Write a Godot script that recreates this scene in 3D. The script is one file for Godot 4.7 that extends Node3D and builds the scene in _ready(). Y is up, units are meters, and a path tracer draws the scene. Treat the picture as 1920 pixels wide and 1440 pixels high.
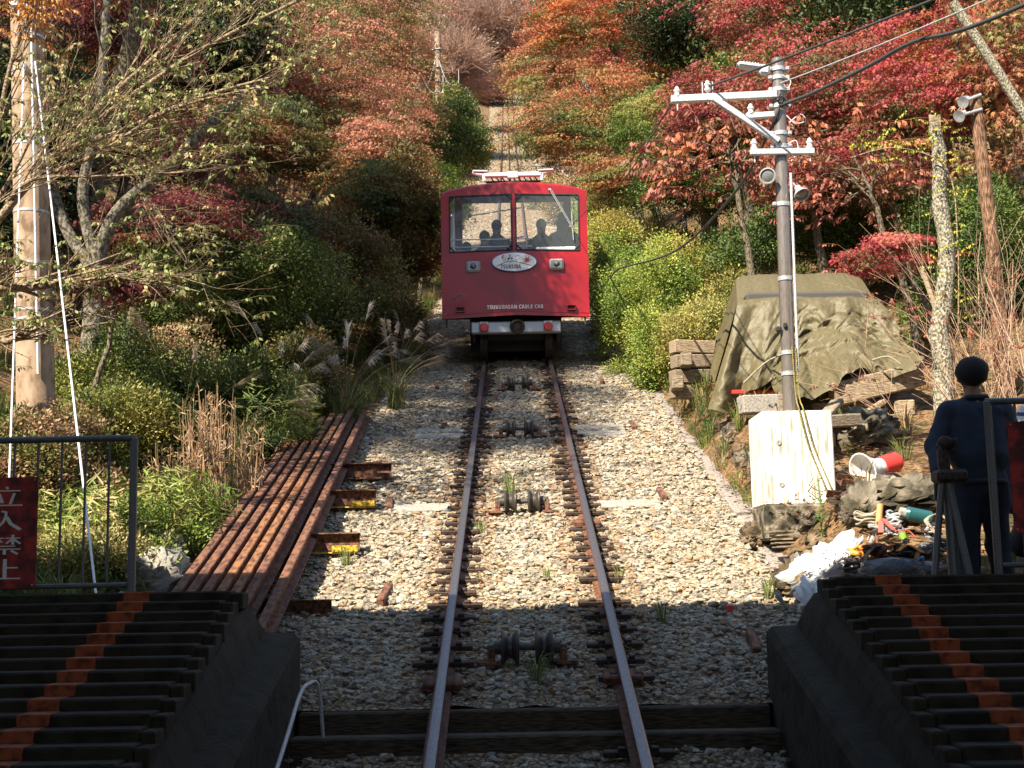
extends Node3D

# ---------------------------------------------------------------- mesh collector
class MB:
	var v := PackedVector3Array()
	var n := PackedVector3Array()
	var c := PackedColorArray()
	var uv := PackedVector2Array()
	var col := Color.WHITE
	func tri(a: Vector3, b: Vector3, d: Vector3) -> void:
		var m := (b - a).cross(d - a).normalized()
		v.append(a); v.append(d); v.append(b)
		n.append(m); n.append(m); n.append(m)
		c.append(col); c.append(col); c.append(col)
	func stri(a: Vector3, b: Vector3, d: Vector3, na: Vector3, nb: Vector3, nd: Vector3) -> void:
		v.append(a); v.append(d); v.append(b)
		n.append(na); n.append(nd); n.append(nb)
		c.append(col); c.append(col); c.append(col)
	func quad(a: Vector3, b: Vector3, d: Vector3, e: Vector3) -> void:
		tri(a, b, d)
		tri(a, d, e)
	func box(at: Vector3, size: Vector3, turn := Basis(), bev := -1.0) -> void:
		var h := size * 0.5
		var b := bev if bev >= 0.0 else minf(0.012, minf(size.x, minf(size.y, size.z)) * 0.18)
		if b <= 0.0:
			var p := []
			for i in 8:
				p.append(at + turn * Vector3(h.x if i & 1 else -h.x, h.y if i & 2 else -h.y, h.z if i & 4 else -h.z))
			for f in [[1, 3, 7, 5], [0, 4, 6, 2], [2, 6, 7, 3], [0, 1, 5, 4], [4, 5, 7, 6], [0, 2, 3, 1]]:
				quad(p[f[0]], p[f[1]], p[f[2]], p[f[3]])
			return
		# chamfered: three points per corner
		var q := {}
		for i in 8:
			var s := Vector3(1 if i & 1 else -1, 1 if i & 2 else -1, 1 if i & 4 else -1)
			for k in 3:
				var w := h - Vector3(b, b, b)
				w[k] = h[k]
				q[i * 3 + k] = at + turn * (s * w)
		for f in [[0, 1, 3, 7, 5], [0, 0, 4, 6, 2], [1, 2, 6, 7, 3], [1, 0, 1, 5, 4], [2, 4, 5, 7, 6], [2, 0, 2, 3, 1]]:
			var k: int = f[0]
			quad(q[f[1] * 3 + k], q[f[2] * 3 + k], q[f[3] * 3 + k], q[f[4] * 3 + k])
		for k in 3:
			var k1 := (k + 1) % 3
			var k2 := (k + 2) % 3
			for s1 in 2:
				for s2 in 2:
					var lo := (s1 << k1) | (s2 << k2)
					var hi := lo | (1 << k)
					var mid := turn * (Vector3.ZERO + Vector3(0, 0, 0))
					mid[k1] = 1.0 if s1 else -1.0
					mid[k2] = 1.0 if s2 else -1.0
					face(q[lo * 3 + k1], q[hi * 3 + k1], q[hi * 3 + k2], q[lo * 3 + k2], turn * mid)
		for i in 8:
			var s := Vector3(1 if i & 1 else -1, 1 if i & 2 else -1, 1 if i & 4 else -1)
			ftri(q[i * 3], q[i * 3 + 1], q[i * 3 + 2], turn * s)
	func ftri(a: Vector3, b: Vector3, d: Vector3, out: Vector3) -> void:
		if (b - a).cross(d - a).dot(out) > 0:
			tri(a, b, d)
		else:
			tri(a, d, b)
	func face(a: Vector3, b: Vector3, d: Vector3, e: Vector3, out: Vector3) -> void:
		if (b - a).cross(d - a).dot(out) > 0:
			quad(a, b, d, e)
		else:
			quad(a, e, d, b)
	func bar(a: Vector3, b: Vector3, w: float, h: float, up := Vector3.UP, bev := -1.0) -> void:
		var z := (b - a).normalized()
		var x := up.cross(z).normalized()
		if x.length() < 0.5:
			x = Vector3.RIGHT
		box((a + b) * 0.5, Vector3(w, h, a.distance_to(b)), Basis(x, z.cross(x), z), bev)
	func tube(pts: PackedVector3Array, radii: PackedFloat32Array, sides := 8, caps := true) -> void:
		var m := pts.size()
		var t := (pts[1] - pts[0]).normalized()
		var x := t.cross(Vector3.UP if absf(t.y) < 0.9 else Vector3.RIGHT).normalized()
		var rings := []
		var norms := []
		for i in m:
			var t2 := (pts[mini(i + 1, m - 1)] - pts[maxi(i - 1, 0)]).normalized()
			x = (x - t2 * x.dot(t2)).normalized()
			var y := t2.cross(x)
			var r := radii[mini(i, radii.size() - 1)]
			var ring := PackedVector3Array()
			var nr := PackedVector3Array()
			for k in sides:
				var a := TAU * k / sides
				var o := x * cos(a) + y * sin(a)
				ring.append(pts[i] + o * r)
				nr.append(o)
			rings.append(ring)
			norms.append(nr)
		for i in m - 1:
			for k in sides:
				var j := (k + 1) % sides
				var A: Vector3 = rings[i][k]; var B: Vector3 = rings[i][j]; var C: Vector3 = rings[i + 1][j]; var D: Vector3 = rings[i + 1][k]
				stri(A, B, C, norms[i][k], norms[i][j], norms[i + 1][j])
				stri(A, C, D, norms[i][k], norms[i + 1][j], norms[i + 1][k])
		if caps:
			for k in range(1, sides - 1):
				tri(rings[0][0], rings[0][k + 1], rings[0][k])
				tri(rings[m - 1][0], rings[m - 1][k], rings[m - 1][k + 1])
	func rod(a: Vector3, b: Vector3, r: float, sides := 8) -> void:
		tube(PackedVector3Array([a, b]), PackedFloat32Array([r, r]), sides)
	func lathe(prof: Array, xf: Transform3D, seg := 20) -> void:
		# prof: Vector2(radius, along y), upwards on the outside
		if prof[prof.size() - 1].y < prof[0].y:
			prof = prof.duplicate()
			prof.reverse()
		for i in prof.size() - 1:
			var p: Vector2 = prof[i]
			var q: Vector2 = prof[i + 1]
			var sl := Vector2(q.y - p.y, -(q.x - p.x)).normalized()
			for k in seg:
				var a0 := TAU * k / seg
				var a1 := TAU * (k + 1) / seg
				var e0 := Vector3(cos(a0), 0, sin(a0)); var e1 := Vector3(cos(a1), 0, sin(a1))
				var A := xf * (e0 * p.x + Vector3(0, p.y, 0)); var B := xf * (e1 * p.x + Vector3(0, p.y, 0))
				var C := xf * (e1 * q.x + Vector3(0, q.y, 0)); var D := xf * (e0 * q.x + Vector3(0, q.y, 0))
				var n0 := (xf.basis * (e0 * sl.x + Vector3(0, sl.y, 0))).normalized()
				var n1 := (xf.basis * (e1 * sl.x + Vector3(0, sl.y, 0))).normalized()
				if p.x > 1e-5:
					stri(A, C, B, n0, n1, n1)
				if q.x > 1e-5:
					stri(A, D, C, n0, n0, n1)
	func prism(poly: PackedVector2Array, depth: float, xf: Transform3D) -> void:
		# poly in xy, front at z = 0 facing +z, back at z = -depth
		var ix := Geometry2D.triangulate_polygon(poly)
		for i in range(0, ix.size(), 3):
			var P := []
			for k in 3:
				P.append(poly[ix[i + k]])
			var A := xf * Vector3(P[0].x, P[0].y, 0); var B := xf * Vector3(P[1].x, P[1].y, 0); var C := xf * Vector3(P[2].x, P[2].y, 0)
			ftri(A, B, C, xf.basis.z)
			if depth > 0.0:
				A = xf * Vector3(P[0].x, P[0].y, -depth); B = xf * Vector3(P[1].x, P[1].y, -depth); C = xf * Vector3(P[2].x, P[2].y, -depth)
				ftri(A, B, C, -xf.basis.z)
		if depth > 0.0:
			var ccw := not Geometry2D.is_polygon_clockwise(poly)
			for i in poly.size():
				var p := poly[i]
				var q := poly[(i + 1) % poly.size()]
				var o := Vector3(q.y - p.y, p.x - q.x, 0) * (1.0 if ccw else -1.0)
				face(xf * Vector3(p.x, p.y, 0), xf * Vector3(q.x, q.y, 0), xf * Vector3(q.x, q.y, -depth), xf * Vector3(p.x, p.y, -depth), xf.basis * o)
	func blob(at: Vector3, r: Vector3, sd: int, rough := 0.25, nu := 10, nv := 7, flat := true, turn := Basis(), freq := 1.3) -> void:
		var fn := FastNoiseLite.new()
		fn.seed = sd
		fn.frequency = freq
		fn.fractal_octaves = 4 if flat else 2
		var g := []
		for j in nv + 1:
			var row := PackedVector3Array()
			var ph := PI * j / nv
			for i in nu:
				var th := TAU * (i + 0.5 * (j % 2)) / nu
				var e := Vector3(sin(ph) * cos(th), cos(ph), sin(ph) * sin(th))
				row.append(at + turn * (e * r * (1.0 + rough * 1.8 * fn.get_noise_3dv(e))))
			g.append(row)
		for j in nv:
			for i in nu:
				var k := (i + 1) % nu
				var A: Vector3 = g[j][i]; var B: Vector3 = g[j][k]; var C: Vector3 = g[j + 1][k]; var D: Vector3 = g[j + 1][i]
				if flat:
					ftri(A, B, C, A + B + C - at * 3)
					ftri(A, C, D, A + C + D - at * 3)
				else:
					var na := (A - at).normalized(); var nb := (B - at).normalized(); var nc := (C - at).normalized(); var nd := (D - at).normalized()
					stri(A, B, C, na, nb, nc)
					stri(A, C, D, na, nc, nd)
	func grid(pts: Array) -> void:
		# pts[j][i], smooth normals; front faces up for j going away and i to the right
		var nj := pts.size()
		var ni: int = pts[0].size()
		var nn := []
		for j in nj:
			var row := PackedVector3Array()
			for i in ni:
				var dx: Vector3 = pts[j][mini(i + 1, ni - 1)] - pts[j][maxi(i - 1, 0)]
				var dz: Vector3 = pts[mini(j + 1, nj - 1)][i] - pts[maxi(j - 1, 0)][i]
				row.append(dx.cross(dz).normalized())
			nn.append(row)
		for j in nj - 1:
			for i in ni - 1:
				stri(pts[j][i], pts[j][i + 1], pts[j + 1][i + 1], nn[j][i], nn[j][i + 1], nn[j + 1][i + 1])
				stri(pts[j][i], pts[j + 1][i + 1], pts[j + 1][i], nn[j][i], nn[j + 1][i + 1], nn[j + 1][i])
	func mesh() -> ArrayMesh:
		var a := []
		a.resize(Mesh.ARRAY_MAX)
		a[Mesh.ARRAY_VERTEX] = v
		a[Mesh.ARRAY_NORMAL] = n
		a[Mesh.ARRAY_COLOR] = c
		if uv.size() == v.size():
			a[Mesh.ARRAY_TEX_UV] = uv
		var m := ArrayMesh.new()
		m.add_surface_from_arrays(Mesh.PRIMITIVE_TRIANGLES, a)
		return m

# ---------------------------------------------------------------- naming and placing
var used := {}
var rng := RandomNumberGenerator.new()
var M := {}
var X := {}

func numbered(called: String) -> String:
	var k: int = used.get(called, 0)
	used[called] = k + 1
	return called if k == 0 else "%s_%03d" % [called, k]

func tag(o: Node, label: String, category: String, group := "", kind := "") -> Node:
	o.set_meta("label", label)
	if category:
		o.set_meta("category", category)
	if group:
		o.set_meta("group", group)
	if kind:
		o.set_meta("kind", kind)
	return o

func thing(called: String, label: String, category: String, at := Vector3.ZERO, group := "", turn := 0.0) -> Node3D:
	var o := Node3D.new()
	o.name = numbered(called)
	add_child(o)
	o.position = at
	o.rotation.y = turn
	tag(o, label, category, group)
	return o

func obj(called: String, mb, m: Material, parent: Node = null) -> MeshInstance3D:
	var o := MeshInstance3D.new()
	o.mesh = mb.mesh() if mb is MB else mb
	o.material_override = m
	if parent == null:
		o.name = numbered(called)
		add_child(o)
	else:
		o.name = called
		parent.add_child(o, true)
	return o

func struct(called: String, mb, m: Material, label := "") -> MeshInstance3D:
	var o := obj(called, mb, m)
	o.set_meta("kind", "structure")
	if label:
		o.set_meta("label", label)
	return o

func copy(o: Node3D, at: Vector3, label := "") -> Node3D:
	var r: Node3D = o.duplicate()
	r.name = numbered(String(o.name).rstrip("0123456789").rstrip("_"))
	add_child(r)
	r.position = at
	if label:
		r.set_meta("label", label)
	return r

func many(called: String, m: Mesh, mt: Material, xfs: Array, cols: Array, parent: Node = null) -> MultiMeshInstance3D:
	var mm := MultiMesh.new()
	mm.transform_format = MultiMesh.TRANSFORM_3D
	mm.use_colors = true
	mm.mesh = m
	mm.instance_count = xfs.size()
	for i in xfs.size():
		mm.set_instance_transform(i, xfs[i])
		mm.set_instance_color(i, cols[i])
	var o := MultiMeshInstance3D.new()
	o.multimesh = mm
	o.material_override = mt
	if parent == null:
		o.name = numbered(called)
		add_child(o)
	else:
		o.name = called
		parent.add_child(o, true)
	o.set_meta("kind", "stuff")
	return o

func P(x: float, y: float, d: float) -> Vector3:
	return Vector3(x, y, -d)

func rf(a: float, b: float) -> float:
	return rng.randf_range(a, b)

# ---------------------------------------------------------------- the lie of the land
func T(d: float) -> float:      # height of the rail heads at distance d
	var y := 0.296 * d
	if d > 30.0:
		y += 0.0019 * pow(minf(d, 55.0) - 30.0, 2)
	if d > 55.0:
		y += 0.095 * (d - 55.0)
	if d > 90.0:
		y += 0.0007 * pow(minf(d, 170.0) - 90.0, 2)
	return y

var land := FastNoiseLite.new()

func ground(x: float, d: float) -> float:
	var t := T(d)
	var near := smoothstep(9.6, 11.2, d)
	var b := 0.0
	var s := clampf((absf(x) - 2.0) / 1.0, 0, 1)
	if x < 0:
		var a := -x
		b = -0.16 + smoothstep(2.2, 2.9, a) * 0.2 + maxf(0, a - 2.9) * 0.26 + maxf(0, a - 5.5) * 0.22 - maxf(0, a - 14.0) * 0.38
	else:
		b = -0.16 + smoothstep(2.12, 2.5, x) * 0.54 + maxf(0, x - 3.4) * 0.05 + maxf(0, x - 5.0) * 0.3 - maxf(0, x - 14.0) * 0.3
		b -= 0.12 * (1.0 - near) * clampf((x - 2.05) * 3.0, 0, 1)
	return t + b + s * (0.05 * land.get_noise_2d(x * 9.0, d * 9.0) + 0.16 * land.get_noise_2d(x * 2.0, d * 2.0) * clampf((absf(x) - 3.0) * 0.4, 0, 1))

# ---------------------------------------------------------------- materials
func noise_tex(freq: float, stops: Array, kind := FastNoiseLite.TYPE_SIMPLEX_SMOOTH, size := 512, oct := 4, sd := 1) -> NoiseTexture2D:
	var f := FastNoiseLite.new()
	f.noise_type = kind
	f.frequency = freq
	f.seed = sd
	f.fractal_octaves = oct
	f.cellular_return_type = FastNoiseLite.RETURN_DISTANCE2_SUB if kind == FastNoiseLite.TYPE_CELLULAR else FastNoiseLite.RETURN_DISTANCE
	var g := Gradient.new()
	g.offsets = PackedFloat32Array()
	var offs := PackedFloat32Array()
	var cols := PackedColorArray()
	for s in stops:
		offs.append(s[0])
		cols.append(s[1])
	g.offsets = offs
	g.colors = cols
	var t := NoiseTexture2D.new()
	t.width = size
	t.height = size
	t.seamless = true
	t.noise = f
	t.color_ramp = g
	return t

func grey(a: float) -> Color:
	return Color(a, a, a)

func mat(c: Color, rough: float, tex: Texture2D = null, scale := Vector3.ONE, bump: Texture2D = null, deep := 0.0, metal := 0.0) -> StandardMaterial3D:
	var m := StandardMaterial3D.new()
	m.albedo_color = c.linear_to_srgb()
	m.roughness = rough
	m.metallic = metal
	if tex or bump:
		m.uv1_triplanar = true
		m.uv1_scale = scale
	if tex:
		m.albedo_texture = tex
	if bump:
		m.heightmap_enabled = true
		m.heightmap_texture = bump
		m.heightmap_scale = deep
	return m

func lin(r: float, g: float, b: float) -> Color:
	return Color(r, g, b)

func make_materials() -> void:
	X.subtle = noise_tex(0.03, [[0.2, grey(0.86)], [0.5, grey(0.95)], [0.8, grey(1.0)]], FastNoiseLite.TYPE_SIMPLEX_SMOOTH, 512, 5, 43)
	X.streak = noise_tex(0.02, [[0.2, Color(0.66, 0.64, 0.58)], [0.4, Color(0.92, 0.91, 0.88)], [0.6, Color(1, 1, 1)]], FastNoiseLite.TYPE_SIMPLEX_SMOOTH, 512, 5, 53)
	X.weather = noise_tex(0.012, [[0.25, Color(0.66, 0.63, 0.58)], [0.45, Color(0.9, 0.88, 0.85)], [0.7, Color(1, 1, 1)]], FastNoiseLite.TYPE_SIMPLEX_SMOOTH, 512, 6, 47)
	X.fine = noise_tex(0.05, [[0.0, grey(0.55)], [0.5, grey(0.85)], [1.0, grey(1.0)]], FastNoiseLite.TYPE_SIMPLEX_SMOOTH, 512, 5, 3)
	X.blotch = noise_tex(0.012, [[0.25, grey(0.5)], [0.5, grey(0.8)], [0.7, grey(1.0)]], FastNoiseLite.TYPE_SIMPLEX_SMOOTH, 512, 6, 5)
	X.cell = noise_tex(0.06, [[0.0, grey(0.35)], [0.25, grey(0.8)], [1.0, grey(1.0)]], FastNoiseLite.TYPE_CELLULAR, 512, 2, 7)
	X.rust = noise_tex(0.02, [[0.2, Color(0.45, 0.36, 0.34)], [0.45, Color(0.8, 0.66, 0.6)], [0.6, Color(0.95, 0.85, 0.78)], [0.75, Color(1, 0.8, 0.62)]], FastNoiseLite.TYPE_SIMPLEX_SMOOTH, 512, 6, 11)
	X.grain = noise_tex(0.03, [[0.2, Color(0.5, 0.47, 0.43)], [0.45, Color(0.8, 0.77, 0.72)], [0.7, Color(1, 0.97, 0.93)]], FastNoiseLite.TYPE_SIMPLEX_SMOOTH, 512, 5, 13)
	X.soil = noise_tex(0.015, [[0.2, Color(0.42, 0.5, 0.3)], [0.4, Color(0.62, 0.55, 0.44)], [0.55, Color(1, 0.9, 0.76)], [0.75, Color(0.75, 0.6, 0.47)]], FastNoiseLite.TYPE_SIMPLEX_SMOOTH, 512, 6, 17)
	X.stain = noise_tex(0.01, [[0.25, Color(0.3, 0.31, 0.26)], [0.45, Color(0.62, 0.6, 0.54)], [0.6, Color(0.9, 0.88, 0.84)], [0.8, Color(1, 1, 1)]], FastNoiseLite.TYPE_SIMPLEX_SMOOTH, 512, 6, 19)
	X.bark = noise_tex(0.03, [[0.25, Color(0.4, 0.38, 0.33)], [0.5, Color(0.75, 0.72, 0.66)], [0.62, Color(1, 1, 0.97)]], FastNoiseLite.TYPE_SIMPLEX_SMOOTH, 512, 5, 23)
	X.crinkle = noise_tex(0.012, [[0.0, grey(0.0)], [1.0, grey(1.0)]], FastNoiseLite.TYPE_SIMPLEX_SMOOTH, 512, 4, 29)
	X.pebble = noise_tex(0.05, [[0.0, Color(0.3, 0.28, 0.25)], [0.3, Color(0.8, 0.74, 0.65)], [0.6, Color(1, 0.95, 0.87)], [1.0, Color(0.85, 0.78, 0.7)]], FastNoiseLite.TYPE_CELLULAR, 512, 2, 31)
	var one := Vector3.ONE
	M.soil = mat(lin(0.25, 0.195, 0.135), 0.95, X.soil, one * 0.35, X.fine, 3.0)
	M.ballast = mat(lin(0.46, 0.40, 0.32), 0.95, X.pebble, one * 0.8, X.pebble, 4.0)
	M.stone = mat(lin(1, 1, 1), 0.92, X.subtle, one * 2.0)
	M.stone.vertex_color_use_as_albedo = true
	M.rock = mat(lin(0.27, 0.24, 0.20), 0.95, X.stain, one * 0.9, X.fine, 2.0)
	M.rock_brown = mat(lin(0.24, 0.18, 0.12), 0.95, X.stain, one * 1.1, X.fine, 2.0)
	M.kerb = mat(lin(0.38, 0.33, 0.30), 0.95, X.fine, one * 1.4, X.fine, 1.0)
	M.rail_side = mat(lin(0.17, 0.10, 0.065), 0.8, X.rust, one * 1.5)
	M.rail_top = mat(lin(0.24, 0.22, 0.22), 0.33, X.fine, Vector3(4, 4, 0.6), null, 0, 0.7)
	M.rust = mat(lin(0.20, 0.125, 0.095), 0.85, X.rust, Vector3(1.6, 1.6, 0.7), X.fine, 0.5)
	M.rust_orange = mat(lin(0.27, 0.17, 0.10), 0.85, X.rust, Vector3(1.6, 1.6, 0.7), X.fine, 0.5)
	M.dark_steel = mat(lin(0.055, 0.045, 0.04), 0.7, X.rust, one * 2.0)
	M.roller = mat(lin(0.115, 0.10, 0.085), 0.5, X.fine, one * 3.0, null, 0, 0.5)
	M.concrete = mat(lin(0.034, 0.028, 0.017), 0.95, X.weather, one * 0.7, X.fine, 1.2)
	M.sleeper = mat(lin(0.44, 0.41, 0.36), 0.95, X.fine, one * 1.3, X.fine, 0.8)
	M.orange = mat(lin(0.33, 0.085, 0.027), 0.85, X.weather, one * 1.7)
	M.hall = mat(lin(0.22, 0.21, 0.19), 0.95, X.stain, one * 0.4)
	M.timber_dark = mat(lin(0.10, 0.085, 0.065), 0.95, X.grain, Vector3(0.5, 5, 5), X.grain, 0.6)
	M.timber = mat(lin(0.44, 0.36, 0.27), 0.93, X.grain, Vector3(0.6, 5, 5), X.grain, 0.7)
	M.timber_grey = mat(lin(0.34, 0.29, 0.23), 0.95, X.grain, Vector3(0.6, 5, 5), X.grain, 0.9)
	M.galv = mat(lin(0.62, 0.64, 0.66), 0.42, X.fine, one * 2.0, null, 0, 0.35)
	M.white_metal = mat(lin(0.74, 0.75, 0.77), 0.4, X.fine, one * 2.0, null, 0, 0.1)
	M.fence = mat(lin(0.20, 0.21, 0.21), 0.5, X.fine, one * 4.0, null, 0, 0.4)
	M.pole_brown = mat(lin(0.27, 0.235, 0.21), 0.28, X.subtle, Vector3(3, 0.6, 3), null, 0, 0.5)
	M.pole_concrete = mat(lin(0.40, 0.29, 0.21), 0.9, X.weather, Vector3(1.2, 0.5, 1.2), X.fine, 0.3)
	M.white_paint = mat(lin(0.80, 0.79, 0.75), 0.8, X.streak, Vector3(2.6, 0.22, 2.6), X.subtle, 0.3)
	M.wire = mat(lin(0.035, 0.035, 0.035), 0.55)
	M.guy = mat(lin(0.72, 0.73, 0.75), 0.35, null, one, null, 0, 0.2)
	M.glass = StandardMaterial3D.new()
	M.glass.transparency = BaseMaterial3D.TRANSPARENCY_ALPHA
	M.glass.albedo_color = Color(0.9, 0.95, 0.95, 0.06)
	M.glass.roughness = 0.02
	M.red_paint = mat(lin(0.34, 0.006, 0.014), 0.4, X.blotch, one * 0.7)
	M.red_paint.clearcoat_enabled = true
	M.red_paint.clearcoat = 0.25
	M.red_paint.clearcoat_roughness = 0.12
	M.red_paint.albedo_texture = noise_tex(0.008, [[0.2, Color(0.85, 0.85, 0.85)], [0.6, Color(1, 1, 1)]], FastNoiseLite.TYPE_SIMPLEX_SMOOTH, 256, 4, 37)
	M.dark_inside = mat(lin(0.06, 0.055, 0.05), 0.7)
	M.rubber = mat(lin(0.02, 0.02, 0.02), 0.8)
	M.panel_white = mat(lin(0.75, 0.76, 0.74), 0.5)
	M.sign_red = mat(lin(0.42, 0.025, 0.02), 0.6, X.blotch, one * 1.2)
	M.ink_white = mat(lin(0.75, 0.74, 0.68), 0.7)
	M.ink_dark = mat(lin(0.10, 0.035, 0.035), 0.6)
	M.ink_blue = mat(lin(0.03, 0.06, 0.25), 0.5)
	M.lamp_red = mat(lin(0.60, 0.03, 0.03), 0.3)
	M.lens = mat(lin(0.45, 0.46, 0.45), 0.12, X.cell, one * 18.0, null, 0, 0.3)
	M.tarp = mat(lin(0.115, 0.095, 0.044), 0.58, X.subtle, one * 1.1, X.crinkle, 1.0)
	M.rope = mat(lin(0.40, 0.33, 0.10), 0.9, noise_tex(0.09, [[0.4, Color(0.2, 0.2, 0.18)], [0.55, Color(1, 1, 1)]], FastNoiseLite.TYPE_SIMPLEX_SMOOTH, 128, 1, 41), one * 9.0)
	M.plastic_white = mat(lin(0.80, 0.81, 0.84), 0.45)
	M.plastic_white.backlight_enabled = true
	M.plastic_white.backlight = Color(0.3, 0.3, 0.3)
	M.plastic_red = mat(lin(0.62, 0.04, 0.03), 0.4)
	M.plastic_orange = mat(lin(0.75, 0.26, 0.02), 0.4)
	M.teal = mat(lin(0.03, 0.12, 0.13), 0.25, null, one, null, 0, 0.3)
	M.slate = mat(lin(0.25, 0.29, 0.33), 0.25, X.fine, one * 2.0, X.crinkle, 1.0)
	M.strap = mat(lin(0.45, 0.40, 0.30), 0.85, X.fine, one * 5.0)
	M.leather = mat(lin(0.40, 0.20, 0.07), 0.7, X.fine, one * 3.0)
	M.black = mat(lin(0.02, 0.02, 0.022), 0.6)
	M.yellow = mat(lin(0.72, 0.50, 0.03), 0.6, X.grain, one * 2.0)
	M.bark = mat(lin(0.20, 0.17, 0.13), 0.95, X.bark, Vector3(2.5, 0.9, 2.5), X.bark, 1.2)
	M.bark_pale = mat(lin(0.38, 0.36, 0.30), 0.95, X.bark, Vector3(2.2, 1.4, 2.2), X.bark, 1.5)
	M.bark_grey = mat(lin(0.20, 0.185, 0.16), 0.95, X.bark, Vector3(1.2, 0.8, 1.2), X.bark, 1.5)
	M.bark_red = mat(lin(0.30, 0.17, 0.11), 0.95, X.bark, Vector3(4, 0.5, 4), X.bark, 1.5)
	M.twig = mat(lin(0.36, 0.27, 0.19), 0.9, X.bark, one * 2.0)
	M.twig_pink = mat(lin(0.44, 0.29, 0.20), 0.9)
	M.leaf = mat(lin(1, 1, 1), 0.6)
	M.leaf.vertex_color_use_as_albedo = true
	M.leaf.backlight_enabled = true
	M.leaf.backlight = Color(0.7, 0.7, 0.7)
	M.skin = mat(lin(1, 1, 1), 0.8)
	M.skin.vertex_color_use_as_albedo = true

# ---------------------------------------------------------------- foliage
var spray_of := {}
var clump := FastNoiseLite.new()

func leaf(mb: MB, at: Vector3, dir: Vector3, up: Vector3, l: float, w: float) -> void:
	var s := dir.cross(up).normalized() * w * 0.5
	var u := s.cross(dir).normalized()
	var m := at + dir * l * 0.45
	var e := at + dir * l - u * l * 0.12
	mb.tri(at, m + s - u * w * 0.15, e)
	mb.tri(at, e, m - s - u * w * 0.15)

func star(mb: MB, at: Vector3, dir: Vector3, up: Vector3, l: float) -> void:
	var s := dir.cross(up).normalized()
	for k in 5:
		var a := (k - 2) * 0.68
		var q := l * (1.0 if k == 2 else 0.86 if k == 1 or k == 3 else 0.6)
		var f := (dir * cos(a) + s * sin(a))
		var g := (s * cos(a) - dir * sin(a))
		mb.tri(at - f * 0.1 * q + g * 0.13 * q, at - f * 0.1 * q - g * 0.13 * q, at + f * q - up * 0.12 * q)

func tone(amount: float, hue: float) -> Color:
	var b := rf(1.0 - amount, 1.0 + amount)
	return Color(b * rf(1.0 - hue, 1.0 + hue), b * rf(1.0 - hue, 1.0 + hue), b * rf(1.0 - hue, 1.0 + hue))

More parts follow.
